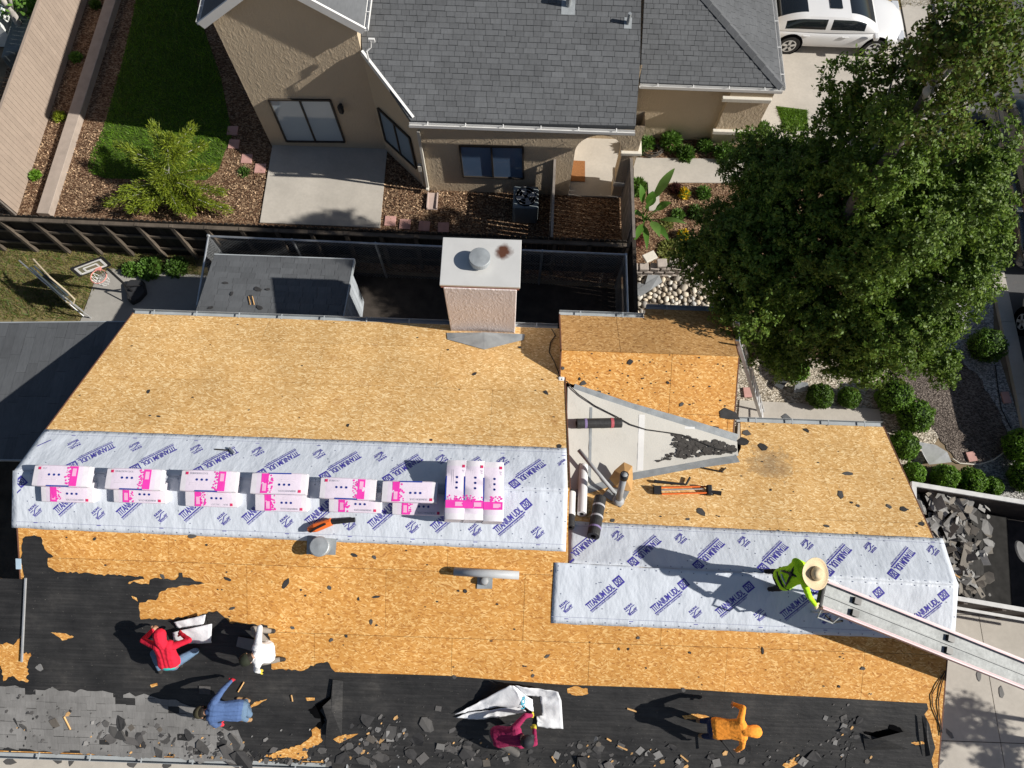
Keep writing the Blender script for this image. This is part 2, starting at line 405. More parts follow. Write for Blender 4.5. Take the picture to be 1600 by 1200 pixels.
house = thing('house', 'house with its old roofing torn off, bare sheathing and grey membrane on its roof', 'house', (0, 1.5, 0))
wallm = MB()
def wall_loop(mb, pts, top, m=0):
    """closed wall ring from the ground to height top"""
    pts = ccw([tuple(p) for p in pts]); n = len(pts)
    mb.add([(x, y, 0) for x, y in pts] + [(x, y, top) for x, y in pts], [(i, (i + 1) % n, n + (i + 1) % n, n + i) for i in range(n)], m)
XL = POLY['N1'][0][0] + .3; XR = 7.5
wall_loop(wallm, [(XL, -2.0), (XR, -2.0), (XR, 3.9), (4.5, 3.9), (4.5, 5.75), (XW + .1, 5.75), (XW + .1, 5.9), (XL, 5.9)], 2.45)
wallm.build('wall', STUCCO_P, house)
gw = MB()
gy0, gy1 = -2.0, 5.9
gw.add([(XL, gy0, 2.45), (XL, gy1, 2.45), (XL, gy1, N1.z(0, gy1) - .1), (XL, 2.26, 4.7), (XL, gy0, SP.z(0, gy0) - .1)], [(4, 3, 2, 1, 0)])
gw.build('gable_wall', STUCCO_P, house)
gw = MB(); gw.add([(XR, gy0, 2.45), (XR, 3.9, 2.45), (XR, 3.9, N2.z(0, 3.9) - .1), (XR, R2Y, R2Z - .1), (XR, gy0, SP.z(0, gy0) - .1)], [(0, 1, 2, 3, 4)])
gw.build('gable_wall', STUCCO_P, house)
gw = MB(); gw.add([(XW - .004, .9, 3.3), (XW - .004, 5.0, 3.0), (XW - .004, 5.0, N1.z(0, 5.0) - .02), (XW - .004, 2.26, 4.78), (XW - .004, .9, SP.z(0, .9) - .02)], [(0, 1, 2, 3, 4)])
gw.build('gable_wall', FASCIA, house)
ne = MB(); xl = XW - .06
ne.add([(xl, _a.y - .08, 2.6), (xl, _s1.y, 2.6), (xl, _s1.y, NES.z(0, _s1.y) - .03), (xl, NEY, 3.69), (xl, _a.y - .08, NEN.z(0, _a.y) - .0)], [(0, 1, 2, 3, 4)])
ne.build('gable_wall', FASCIA, house)
ne = MB(); xr = _r.x - .12
ne.add([(xr, _d.y - .25, 2.0), (xr, _s2.y, 2.0), (xr, _s2.y, NES.z(0, _s2.y) - .06), (xr, NEY, 3.64), (xr, _d.y - .25, NEN.z(0, _d.y - .25) - .06)], [(4, 3, 2, 1, 0)])
ne.build('gable_wall', STUCCO_P, house)

# sheathing: one deck per slope, its panels laid in staggered rows with open joints
def deck(key, rows_from, x_off, mats, sheet_w=2.44, sheet_s=1.22, alt=None, gap=.0035):
    pl = PLN[key]; poly = POLY[key]; cosn = pl.n.z
    base = MB().prism([pl.xy(x, y, -.022) for x, y in ccw(poly)], (0, 0, -.03)).build('roof_deck', FASCIA, house)
    ys = [p[1] for p in poly]; xs = [p[0] for p in poly]
    stepy = sheet_s * cosn; k0 = math.floor((min(ys) - rows_from) / stepy) - 1; k1 = math.ceil((max(ys) - rows_from) / stepy) + 1
    for k in range(k0, k1):
        y0 = rows_from + k * stepy; y1 = y0 + stepy
        off = x_off + (sheet_w / 2 if k % 2 else 0) + random.uniform(-.15, .15)
        for j in range(math.floor((min(xs) - off) / sheet_w) - 1, math.ceil((max(xs) - off) / sheet_w) + 1):
            x0 = off + j * sheet_w
            c = clip(poly, [(x0 + gap, y0 + gap), (x0 + sheet_w - gap, y0 + gap), (x0 + sheet_w - gap, y1 - gap), (x0 + gap, y1 - gap)])
            if not c: continue
            lift = random.uniform(-.002, .002)
            m = mats
            if alt and random.random() < alt[1]: m = alt[0]
            MB().prism([pl.xy(x, y, lift) for x, y in ccw(c)], (0, 0, -.018)).build('osb_sheet', m, base)
    return base
deck('N1', 2.26, -8.9, OSB_PALE, gap=.0018)
deck('S', EAVE_Y, -9.4, OSB_GOLD, gap=.0027)
deck('NEN', NEY, -.4, OSB_SHADED)
deck('NES', NEY - 1.22 * .894, .9, OSB_GOLD)
deck('N2', R2Y, .2, OSB_PALE, gap=.002)

# fascia and rake boards
def board(mb, a, b, w, h, drop=0.0):
    a = Vector(a); b = Vector(b); d = (b - a); L = d.length; d.normalize()
    up = Vector((0, 0, 1)); side = d.cross(up).normalized(); up2 = side.cross(d)
    rot = Matrix((d, side, up2)).transposed()
    mb.box((a + b) / 2 + Vector((0, 0, -h / 2 + drop)), (L, w, h), rot)
def rake(name, a, b, mat_=FASCIA): mb = MB(); board(mb, a, b, .022, .13, -.004); return mb.build(name, mat_, house)
p0, p1 = POLY['N1'][0], POLY['N1'][1]
rake('rake_board', N1.xy(p0[0] - .014, 2.26), N1.xy(p1[0] - .014, p1[1]))
rake('rake_board', SP.xy(p0[0] - .014, 2.26), SP.xy(lw.x - .014, lw.y))
rake('rake_board', N1.xy(XW + .012, 2.3, .01), N1.xy(XW + .012, 4.78, .01))
rake('rake_board', SP.xy(7.872, R2Y), SP.xy(7.965, EAVE_Y))
rake('rake_board', N2.xy(7.872, R2Y), N2.xy(_n2e.x + .012, _n2e.y))
rake('rake_board', NES.xy(_r.x + .012, NEY), NES.xy(_r.x + .012, _s2.y + .1))
rake('rake_board', NEN.xy(_r.x + .012, NEY), NEN.xy(_d.x + .012, _d.y))
rake('rake_board', NEN.xy(XW - .092, NEY, .01), NEN.xy(XW - .092, _a.y, .01))
rake('rake_board', NES.xy(XW - .092, NEY, .01), NES.xy(XW - .092, _s1.y, .01))

# gutters: open channels with hangers
def gutter(a, b, out, parent=house, mat_=GUTTER, hang=.95, w=.095):
    a = Vector(a); b = Vector(b); o = Vector(out).normalized() * w; n = (b - a).normalized()
    mb = MB(); t = .006; z = Vector((0, 0, 1))
    prof = [Vector(), -z * .085, -z * .085 + o, o + z * .012]
    for i in range(3):
        p, q = prof[i], prof[i + 1]; e = (q - p).normalized(); nn = e.cross(n) * t
        mb.prism([a + p, a + q, b + q, b + p], nn)
    g = mb.build('gutter', mat_, parent)
    L = (b - a).length; k = max(1, int(L / hang))
    for i in range(k + 1):
        c = a + (b - a) * ((i + .5) / (k + 1)); hm = MB(); hm.prism([c - n * .011 - o * .25, c + n * .011 - o * .25, c + n * .011 + o, c - n * .011 + o], z * .014)
        hm.build('hanger', WHITE if parent is not house else mat_, g)
    return g
gutter(N1.xy(p1[0] - .02, p1[1] + .012), N1.xy(XW - .1, p1[1] + .012 + .0), (0, 1, 0))
gutter(NEN.xy(XW - .1, _a.y + .01), NEN.xy(_b.x, _a.y + .01), (0, 1, 0))
gutter(NEN.xy(_c.x + .02, _d.y + .01), NEN.xy(_d.x, _d.y + .01), (0, 1, 0))
gutter(N2.xy(_s2.x + .12, _n2e.y + .01), N2.xy(_n2e.x, _n2e.y + .01), (0, 1, 0))
gutter(SP.xy(-10.6, EAVE_Y - .01), SP.xy(7.95, EAVE_Y - .01), (0, -1, 0))

# saddle (cricket) between the blocks: pale cap sheet, metal flashing along both valleys, tar patch
up = [NES.at(u, v, .012) for u, v in ((887, 603), (940, 622), (1010, 645), (1090, 670), (1152, 690))]
lo = [N2.at(u, v, .012) for u, v in ((887, 770), (985, 740), (1060, 727), (1110, 718), (1154, 712))]
CRK = NT('pale_cap_sheet'); _c0 = CRK.val((.53, .515, .475), CRK.noise(1.2, 6), .9, 1.06)
_c0 = CRK.mix(CRK.ramp(CRK.noise(5, 6), [(.6, (0, 0, 0)), (.75, (.25, .25, .25))]), _c0, (.3, .28, .25)); CRK.bump(CRK.noise(30, 4), .3, .01); CRK = CRK.done(_c0, .8)
vs = []; fs = []
for i in range(5):
    for j in range(6):
        t = j / 5; p = up[i].lerp(lo[i], t); p.z -= .10 * math.sin(math.pi * t) * (1 - i / 5.5); vs.append(p)
for i in range(4):
    for j in range(5): fs.append((i * 6 + j, i * 6 + j + 1, (i + 1) * 6 + j + 1, (i + 1) * 6 + j))
saddle = link('roof_saddle', vs, fs, CRK, house, smooth=True)
def saddle_at(u, v, h=.006):
    """point on the saddle under a pixel: march along the ray through its mesh"""
    r = Vector(ray(u, v)).normalized(); o = Vector((0, 0, CAM_H)); best = None
    from mathutils.geometry import intersect_ray_tri
    for f in fs:
        for tri in ((f[0], f[1], f[2]), (f[0], f[2], f[3])):
            h_ = intersect_ray_tri(vs[tri[0]], vs[tri[1]], vs[tri[2]], r, o, True)
            if h_: best = h_
    return (best or N2.at(u, v)) + Vector((0, 0, h))
def strip(name, pl, pts, w, mat_, parent, lift=.016, dirv=None):
    mb = MB()
    for (a, b) in zip(pts[:-1], pts[1:]):
        A = pl.at(*a, lift); B = pl.at(*b, lift); d = (B - A).normalized(); s = d.cross(pl.n).normalized() * w
        mb.prism([A - s * .5, B - s * .5, B + s * .5, A + s * .5], (0, 0, -.006))
    return mb.build(name, mat_, parent)
strip('valley_flashing', NES, [(896, 607), (985, 637), (1070, 661), (1152, 686)], .20, GALV_W, house)
strip('valley_flashing', N2, [(889, 772), (985, 744), (1070, 728), (1153, 716)], .20, GALV_W, house)
sm = MB()
for (a, b, w) in (((924, 612), (921, 760), .10),):
    pts = [saddle_at(a[0] + (b[0] - a[0]) * k / 6, a[1] + (b[1] - a[1]) * k / 6, .008) for k in range(7)]
    for A, B in zip(pts[:-1], pts[1:]): sm.add([A - Vector((w / 4, 0, 0)), B - Vector((w / 4, 0, 0)), B + Vector((w / 4, 0, 0)), A + Vector((w / 4, 0, 0))], [(0, 1, 2, 3)])
sm.build('seam_tape', GALV_W, saddle)
sm = MB()
for cu, w in ((1003, .12), (1078, .2)):
    a, b = (cu, 648 + (cu - 1003) * .3), (cu - 3, 735 - (cu - 1003) * 1.15)
    pts = [saddle_at(a[0] + (b[0] - a[0]) * k / 6, a[1] + (b[1] - a[1]) * k / 6, .009) for k in range(7)]
    for A, B in zip(pts[:-1], pts[1:]): sm.add([A - Vector((w / 2, 0, 0)), B - Vector((w / 2, 0, 0)), B + Vector((w / 2, 0, 0)), A + Vector((w / 2, 0, 0))], [(0, 1, 2, 3)])
sm.build('white_patch', WHITE, saddle)
# tar: blotches inside the outline seen on the saddle and its outlet
tar_px = [(1052, 678), (1072, 682), (1090, 690), (1120, 690), (1145, 697), (1150, 704), (1135, 707), (1105, 711), (1060, 717), (1022, 722), (1045, 710), (1062, 702), (1045, 698), (1052, 690)]
tarm = MB()
for k in range(900):
    u = random.uniform(1015, 1152); v = random.uniform(674, 724)
    if not inside((u, v), tar_px): continue
    r = random.uniform(.6, 3.2) * (1.3 if u > 1060 else .8); n = 7; ph = random.random() * 6
    pts = [saddle_at(u + r * 1.5 * random.uniform(.5, 1.2) * math.cos(i * 6.283 / n + ph), v + r * random.uniform(.5, 1.2) * math.sin(i * 6.283 / n + ph), .011 + k * 2e-5) for i in range(n)]
    tarm.add(pts[::-1], [tuple(range(n))])
tag(tarm.build('tar_smear', mat('tar_smear', (.05, .046, .043), .8, .4, 14), saddle), kind='stuff')

# ------------------------------------------------------------------ black felt still on the lower slope
def flat_on(name, pl, poly, lift, mat_, parent=None, th=.002):
    return MB().prism([pl.xy(x, y, lift) for x, y in ccw(poly)], (0, 0, -th)).build(name, mat_, parent)
RF = random.Random(3)
def spx(pts): return [tuple(SP.at(u, v)[:2]) for u, v in pts]
edge_top = [(36, 842), (46, 838), (64, 839), (70, 858), (84, 870), (75, 872), (76, 886), (92, 894), (160, 898), (224, 901), (226, 905), (202, 909), (200, 912), (215, 911), (222, 913), (234, 913), (235, 906), (243, 903), (262, 904), (275, 906), (280, 901), (280, 895), (285, 895), (286, 902), (298, 903), (305, 908), (314, 909), (320, 912)]
edge_2 = [(290, 915), (262, 919), (252, 924), (244, 938), (236, 937), (218, 942), (217, 950), (220, 968), (262, 968), (300, 964), (338, 955), (352, 970), (360, 974), (418, 977), (424, 1012), (424, 1045), (475, 1048), (495, 1037), (512, 1034), (524, 1050)]
edge_3 = [(524, 1050), (700, 1056), (880, 1070), (1060, 1076), (1210, 1086), (1330, 1092), (1448, 1099), (1450, 1108), (1444, 1116), (1452, 1132), (1456, 1150), (1461, 1168), (1455, 1188), (1462, 1215)]
top = [(38, 905), (34, 870)] + edge_top + edge_2 + edge_3
outer = spx(top) + [(7.86, EAVE_Y + .02), (-10.58, EAVE_Y + .02), (-10.58, lw.y)]
nj = len(edge_top + edge_2) + 2
fe = jag(outer[:nj], .05, .011, RF, False) + jag(outer[nj - 1:nj + 7], .6, .003, RF, False) + outer[nj + 6:]
felt = flat_on('felt_sheet', SP, fe, .010, FELT, house, .006); tag(felt, 'torn black felt over the lower half of the roof')
# second felt course, lying over the first with a lifted torn edge
f2 = spx([(519, 1062), (640, 1066), (700, 1070), (1000, 1085), (1000, 1230), (525, 1225), (508, 1160), (512, 1128), (484, 1108), (512, 1092)])
flat_on('felt_sheet', SP, jag(f2, .09, .01, RF), .0145, FELT, house)
f3 = spx([(1330, 1160), (1452, 1166), (1462, 1230), (1310, 1230)])
flat_on('felt_sheet', SP, jag(f3, .09, .01, RF), .016, FELT, house)
# bare patches torn through the felt: their ragged wood shows as pieces of panel
def patch(pts, lift=.0155, amp=.012):
    return flat_on('bare_patch', SP, jag(spx(pts), .035, amp, RF), lift, OSB_GOLD, felt)
patch([(-20, 1012), (8, 1005), (22, 1008), (34, 992), (32, 1020), (48, 1020), (44, 1035), (44, 1066), (28, 1062), (20, 1056), (6, 1064), (2, 1040), (-20, 1035)])
patch([(80, 988), (104, 990), (116, 995), (98, 1001), (92, 995)], amp=.006)
patch([(388, 1108), (398, 1097), (418, 1092), (402, 1102)], amp=.004)
patch([(415, 1182), (445, 1170), (470, 1164), (488, 1150), (490, 1138), (500, 1135), (502, 1160), (482, 1170), (480, 1186), (440, 1184)], lift=.018)
patch([(521, 1155), (530, 1149), (560, 1146), (552, 1151), (530, 1161)], lift=.018, amp=.005)
patch([(886, 1076), (900, 1072), (918, 1076), (919, 1084), (900, 1087), (887, 1083)], lift=.018, amp=.008)
patch([(1222, 1196), (1238, 1184), (1250, 1182), (1248, 1192), (1230, 1202)], amp=.006)
patch([(1418, 1158), (1430, 1164), (1446, 1162), (1440, 1158), (1424, 1160)], lift=.019, amp=.004)
patch([(206, 931), (214, 934), (216, 940), (208, 935)], amp=.003); patch([(478, 1090), (492, 1090), (492, 1094), (480, 1095)], amp=.003); patch([(235, 1070), (246, 1067), (247, 1071), (237, 1074)], amp=.003)
patch([(1065, 1118), (1090, 1115), (1113, 1121), (1092, 1124), (1070, 1124)], amp=.005)
# tears in the felt: their inner shade painted as flat black patches
for pts in ([(520, 1062), (516, 1088), (496, 1100), (482, 1110), (494, 1122), (508, 1122), (494, 1134), (500, 1140), (508, 1128), (500, 1110), (506, 1102), (517, 1095)],
            [(1348, 1142), (1362, 1144), (1388, 1140), (1390, 1132), (1400, 1134), (1412, 1144), (1395, 1150), (1376, 1154), (1370, 1165), (1358, 1156)]):
    flat_on('felt_tear', SP, jag(spx(pts), .03, .006, RF), .021, HOLE, felt)

# old shingles still on at the lower left: tabs one by one
def tab_field(pl, poly, parent, mat_, name, w=(.28, .34), expo=.14, lift=.004, th=.007, limit=300, drop=0., row_dir=1, rng=None, along='y', gapx=.004, tilt=.008, skip=None):
    """tabs in courses; the tabs that show largest become parts, the rest one stuff part"""
    rng = rng or random.Random(5); items = []
    cz = pl.n.z if along == 'y' else math.sqrt(1 / (1 + pl.mx ** 2))
    A = 1 if along == 'y' else 0; B = 1 - A
    ys = [p[A] for p in poly]; xs = [p[B] for p in poly]; st = expo * cz
    k0 = math.floor(min(ys) / st) - 1
    for k in range(k0, math.ceil(max(ys) / st) + 1):
        x = min(xs) - rng.uniform(0, .4)
        while x < max(xs):
            ww = rng.uniform(*w); dy = rng.uniform(-.006, .006)
            rect = [(x + gapx, k * st + dy), (x + ww - gapx, k * st + dy), (x + ww - gapx, (k + 1) * st + dy), (x + gapx, (k + 1) * st + dy)]
            x += ww
            if drop and rng.random() < drop: continue
            if along != 'y': rect = [(b, a) for a, b in rect]
            rect = ccw(rect); c = clip(poly, rect)
            if not c: continue
            cx = sum(p[0] for p in c) / len(c); cy = sum(p[1] for p in c) / len(c)
            if skip and skip(cx, cy): continue
            d = math.dist((cx, cy, pl.z(cx, cy)), (0, 0, CAM_H))
            items.append((d / max(abs(area2(c)), 1e-4) ** .5, c, k * st))
    items.sort(key=lambda q: q[0]); rest = MB(); cache = {}
    low_first = 1 if row_dir > 0 else -1
    def shape(c, y0):
        pts = []
        for q in c:
            f = (q[A] - y0) / st; f = f if row_dir > 0 else 1 - f      # 0 at the exposed (lower) edge
            pts.append(pl.xy(q[0], q[1], lift + tilt * (1 - max(0, min(1, f))) + th * .3))
        return pts
    for i, (d, c, y0) in enumerate(items):
        pts = shape(c, y0)
        if i < limit: MB().prism(pts, (0, 0, -th)).build(name, mat_, parent)
        else: rest.prism(pts, (0, 0, -th))
    if rest.v: tag(rest.build(name, mat_, parent), kind='stuff')
old = jag(spx([(-70, 1066), (0, 1072), (60, 1078), (150, 1080), (235, 1087), (250, 1092), (305, 1105), (345, 1135), (372, 1140), (385, 1192), (-70, 1165)]), .12, .03, RF)
tab_field(SP, old, felt, SHINGLE_O, 'old_shingle', w=(.17, .21), expo=.13, lift=.015, drop=.05, limit=260, tilt=.002, gapx=.0015, th=.005)

# ------------------------------------------------------------------ grey membrane sheets with their print
_txt = {}
def text_mesh(s, bold=.012, spacing=.92):
    if s in _txt: return _txt[s]
    cu = bpy.data.curves.new('lettering', 'FONT'); cu.body = s; cu.offset = bold; cu.resolution_u = 2; cu.space_character = spacing
    ob = bpy.data.objects.new('lettering', cu); COL.objects.link(ob)
    bpy.context.view_layer.update(); dg = bpy.context.evaluated_depsgraph_get()
    me = bpy.data.meshes.new_from_object(ob.evaluated_get(dg))
    v = np.array([p.co[:2] for p in me.vertices]); f = [tuple(p.vertices) for p in me.polygons]
    bpy.data.objects.remove(ob); bpy.data.meshes.remove(me); bpy.data.curves.remove(cu)
    v -= v.min(0); _txt[s] = (v, f); return _txt[s]
def wrinkle(x, y):
    a = mnoise.noise(Vector((x * 1.7 + y * .9, y * 1.1, 3.1))); b = mnoise.noise(Vector((x * 5.1 - y * 2.2, y * 2.0 + x, 7.7)))
    c = mnoise.noise(Vector((x * 3.3 + y * 3.1, y * .8 - x * .5, 1.7)))
    return .012 * a + .005 * b + .010 * max(0, c - .25) + .014
MEM_LABEL = {}
def membrane(label, pl, quad, rows, prints, logos, dots, flip):
    a, b, c, d = [pl.at(*q) for q in quad]                # ridge-left, ridge-right, lower-right, lower-left in order round
    nx = max(20, int((b - a).length / .09)); vs = []; fs_ = []
    for i in range(nx + 1):
        for j in range(rows + 1):
            s, t = i / nx, j / rows
            p = a.lerp(b, s).lerp(d.lerp(c, s), t)
            e = .02 * math.sin(s * 9 + 1) * 0 + .010 * mnoise.noise(Vector((s * 24, t * 3, 5)))
            x, y = p.x, p.y + (e if j in (0, rows) else 0)
            h = wrinkle(x, y)
            if t < .02: h = .014
            if t > .98: h = .007
            if s < .006 and pl in (SP, N1) and a.x < 0: h += .02
            vs.append(pl.xy(x, y, h))
    for i in range(nx):
        for j in range(rows): fs_.append((i * (rows + 1) + j, (i + 1) * (rows + 1) + j, (i + 1) * (rows + 1) + j + 1, i * (rows + 1) + j + 1))
    if (Vector(vs[fs_[0][1]]) - vs[fs_[0][0]]).cross(Vector(vs[fs_[0][2]]) - vs[fs_[0][0]]).z < 0: fs_ = [f[::-1] for f in fs_]
    o = link('underlayment_sheet', vs, fs_, WRAP, None, smooth=True); tag(o, label, 'roofing membrane', 'grey membrane sheets along the ridges')
    sd = o.modifiers.new('thick', 'SOLIDIFY'); sd.thickness = .004; sd.offset = -1
    quad2 = [(p.x, p.y) for p in (a, b, c, d)]; lim = ccw(quad2)
    sy = 1 / math.sqrt(1 + pl.my ** 2)
    def put(mb, v, f, ox, oy, ang, sx, sz):
        ca, sa = math.cos(ang), math.sin(ang); pts = []
        for q in v:
            X, Y = q[0] * sx, q[1] * sz; x = ox + X * ca - Y * sa; y = oy + (X * sa + Y * ca) * sy
            if not inside((x, y), lim): return
            pts.append(pl.xy(x, y, wrinkle(x, y) + .0035))
        mb.add(pts, f)
    R_ = lambda x0, y0, x1, y1: (np.array([(x0, y0), (x1, y0), (x1, y1), (x0, y1)]), [(0, 1, 2, 3)])
    def rect(mb, x0, y0, x1, y1, ox, oy, ang):
        n = 6
        for k in range(n):
            u0 = x0 + (x1 - x0) * k / n; u1 = x0 + (x1 - x0) * (k + 1) / n
            put(mb, *R_(u0, y0, u1, y1), ox, oy, ang, 1, 1)
    ink = MB()
    base = math.radians(43) + (math.pi if flip else 0)
    for (u, v) in prints:
        o0 = pl.at(u, v); ang = base
        tv, tf = text_mesh('TITANIUM UDL', .028, .95); sx = .60 / tv[:, 0].max(); sz = .125 / tv[:, 1].max()
        put(ink, tv, tf, o0.x, o0.y, ang, sx, sz)
        ca, sa = math.cos(ang), math.sin(ang)
        rect(ink, .0, -.037, .62, -.017, o0.x, o0.y, ang)
        tv, tf = text_mesh('SYNTHETIC ROOFING UNDERLAYMENT', .012); sx = .58 / tv[:, 0].max(); sz = .026 / tv[:, 1].max()
        put(ink, tv, tf, o0.x + .074 * sa, o0.y - .074 * ca * sy, ang, sx, sz)
    for (u, v) in prints:
        o0 = pl.at(u, v); ang = base; ca, sa = math.cos(ang), math.sin(ang)
        for (x0, y0, x1, y1) in ((.64, -.02, .80, .012), (.64, .118, .80, .15), (.64, .012, .66, .118), (.775, .012, .80, .118)): rect(ink, x0, y0, x1, y1, o0.x, o0.y, ang)
        tv, tf = text_mesh('30', .02); sx = .10 / tv[:, 0].max(); sz = .10 / tv[:, 1].max()
        put(ink, tv, tf, o0.x + .668 * ca - .015 * sa, o0.y + (.668 * sa + .015 * ca) * sy, ang, sx, sz)
    for (u, v) in logos:
        o0 = pl.at(u, v); ang = base; ca, sa = math.cos(ang), math.sin(ang)
        for s_, yy, w_, h_ in (('BUILDING', .055, .17, .042), ('PRODUCTS', -.085, .17, .042)):
            tv, tf = text_mesh(s_, .03); put(ink, tv, tf, o0.x - .09 * ca - yy * sa, o0.y + (-.09 * sa + yy * ca) * sy, ang, w_ / tv[:, 0].max(), h_ / tv[:, 1].max())
        pts = [(-.10, -.032), (-.06, -.034), (-.02, -.004), (.03, .028), (.10, .024), (.10, .036), (.02, .040), (-.03, .010), (-.062, -.02), (-.10, -.02)]
        put(ink, np.array(pts), [tuple(range(len(pts)))], o0.x, o0.y, ang, 1, 1)
        put(ink, *R_(.03, -.032, .10, -.022), o0.x, o0.y, ang, 1, 1); put(ink, *R_(-.10, .022, -.03, .034), o0.x, o0.y, ang, 1, 1); put(ink, *R_(-.10, -.045, .09, -.039), o0.x, o0.y, ang, 1, 1)
        o1 = pl.at(u, v + (19 if not flip else -13)); rect(ink, -.035, -.006, .035, .006, o1.x, o1.y, 0)
    tag(ink.build('printed_lettering', INK, o), kind='stuff')
    # cap nails along the hems and scattered in the field, and the printed lap line
    cn = MB(); ll = MB()
    for t in dots:
        n = int((b - a).length / .21)
        for i in range(n):
            p = a.lerp(b, (i + .4) / n).lerp(d.lerp(c, (i + .4) / n), t); x = p.x + random.uniform(-.015, .015); y = p.y + random.uniform(-.008, .008)
            cn.add([pl.xy(x + .011 * math.cos(k), y + .011 * math.sin(k), wrinkle(x, y) + .006) for k in (0, 1.05, 2.1, 3.14, 4.2, 5.25)], [(0, 1, 2, 3, 4, 5)])
    for i in range(int((b - a).length * 5)):
        s, t = random.random(), random.uniform(.12, .88); p = a.lerp(b, s).lerp(d.lerp(c, s), t); x, y = p.x, p.y
        cn.add([pl.xy(x + .010 * math.cos(k), y + .010 * math.sin(k), wrinkle(x, y) + .006) for k in (0, 1.05, 2.1, 3.14, 4.2, 5.25)], [(0, 1, 2, 3, 4, 5)])
    tag(cn.build('cap_nail', mat('blue_grey_cap', (.19, .21, .30), .5), o), kind='stuff')
    n = 60
    for i in range(n):
        pp = [a.lerp(b, (i + e) / n).lerp(d.lerp(c, (i + e) / n), .885) for e in (.02, .98)]
        ll.add([pl.xy(pp[0].x, pp[0].y - .003, wrinkle(pp[0].x, pp[0].y) + .004), pl.xy(pp[1].x, pp[1].y - .003, wrinkle(pp[1].x, pp[1].y) + .004), pl.xy(pp[1].x, pp[1].y + .003, wrinkle(pp[1].x, pp[1].y) + .004), pl.xy(pp[0].x, pp[0].y + .003, wrinkle(pp[0].x, pp[0].y) + .004)], [(0, 1, 2, 3)])
    tag(ll.build('printed_line', mat('line_ink', (.30, .32, .44), .5), o), kind='stuff')
    return o
membrane('grey printed membrane on the far slope behind the pink bundles, text upside down', N1, [(24, 736), (887, 768), (885, 700), (72, 671)], 12,
         [(82 + 95.6 * k, 689 + 3.9 * k) for k in range(9)], [(116 + 95.6 * k, 694 + 3.9 * k) for k in range(9)], (.04, .95), True)
membrane('grey printed membrane on the near slope in front of the pink bundles', SP, [(22, 736), (887, 768), (884, 862), (20, 825)], 14,
         [(-7 + 98 * k, 799 + 4.35 * k) for k in range(0, 9)], [(57 + 98 * k, 798 + 4.3 * k) for k in range(9)], (.04, .955), False)
membrane('grey printed membrane above the lower ridge, behind the worker in the straw hat', N2, [(889, 880), (1497, 914), (1472, 841), (889, 814)], 12,
         [(1026 + 98.6 * k, 839 + 4.5 * k) for k in range(-1, 5)], [(964 + 98.6 * k, 837 + 4.6 * k) for k in range(0, 6)], (.05, .94), True)
membrane('grey printed membrane below the lower ridge, under the conveyor', SP, [(866, 879), (1497, 914), (1491, 1001), (861, 974)], 14,
         [(921 + 101 * k, 953 + 4.3 * k) for k in range(0, 6)], [(885 + 101 * k, 948 + 4.4 * k) for k in range(0, 6)], (.05, .955), False)
# felt flaps lifted beside the tears
def flap(pts, seed):
    q = [SP.at(u, v, h + .022) for u, v, h in pts]; c = sum(q, Vector()) / len(q)
    mb = MB(); n = len(q); mb.add(q + [c + SP.n * .03], [(i, (i + 1) % n, n) for i in range(n)]); o = mb.build('felt_flap', FELT, felt); o.modifiers.new('t', 'SOLIDIFY').thickness = .004
flap([(520, 1062, .05), (517, 1092, .07), (504, 1104, .12), (511, 1126, .09), (509, 1150, .06), (534, 1150, 0), (536, 1064, 0)], 1)
flap([(1348, 1146, .02), (1362, 1156, .10), (1376, 1152, .14), (1412, 1143, .14), (1428, 1150, .04), (1420, 1170, 0), (1352, 1172, 0)], 2)
flap([(1440, 1118, .05), (1448, 1122, .08), (1454, 1180, .08), (1446, 1182, .02)], 3)
# ------------------------------------------------------------------ ground and paved areas
def gpx(pts, z=0.): return [P(u, v, z) for u, v in pts]
def struct(name, pts, mat_, z=.004, th=.003):
    o = MB().prism([Vector((p[0], p[1], z)) for p in ccw([(q[0], q[1]) for q in pts])], (0, 0, -th)).build(name, mat_); return tag(o, kind='structure')
g = MB().add([(-250, -250, 0), (250, -250, 0), (250, 250, 0), (-250, 250, 0)], [(0, 1, 2, 3)]).build('ground', DIRT, origin=(0, 0, 0)); tag(g, kind='structure')
struct('mulch_bed', [(-15.2, 9.15), (3.2, 8.75), (3.2, 13.6), (-6.9, 13.6), (-6.9, 24), (-11, 24), (-15.2, 24)], MULCH, .004)
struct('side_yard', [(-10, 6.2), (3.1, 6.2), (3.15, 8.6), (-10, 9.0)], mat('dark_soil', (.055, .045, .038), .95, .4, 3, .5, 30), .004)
struct('weedy_yard', gpx([(-120, 380), (320, 402), (330, 440), (330, 520), (-120, 530)]), SOILG, .008)
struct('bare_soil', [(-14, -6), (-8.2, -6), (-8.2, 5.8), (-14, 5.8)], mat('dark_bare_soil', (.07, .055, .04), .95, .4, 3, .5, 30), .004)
lawn_px = [(163, 198), (137, 256), (139, 270), (165, 279), (230, 281), (322, 282), (342, 265), (352, 236), (363, 212), (345, 120), (310, 20), (300, -60), (225, -60), (205, 40), (188, 110)]
lawn = gpx(lawn_px); struct('lawn', lawn, TURF, .012)
tag(slab('patio', ccw(gpx([(427, 227), (606, 229), (594, 357), (407, 349)], .05)) if False else [Vector((p[0], p[1], .05)) for p in ccw([tuple(q[:2]) for q in gpx([(427, 226), (606, 228), (594, 357), (407, 349)])])], .06, CONC), kind='structure')
tag(slab('concrete_path', [Vector((x, y, .03)) for x, y in ccw([tuple(q[:2]) for q in gpx([(152, 432), (175, 420), (330, 432), (360, 520), (120, 520)])])], .04, CONC_D), kind='structure')
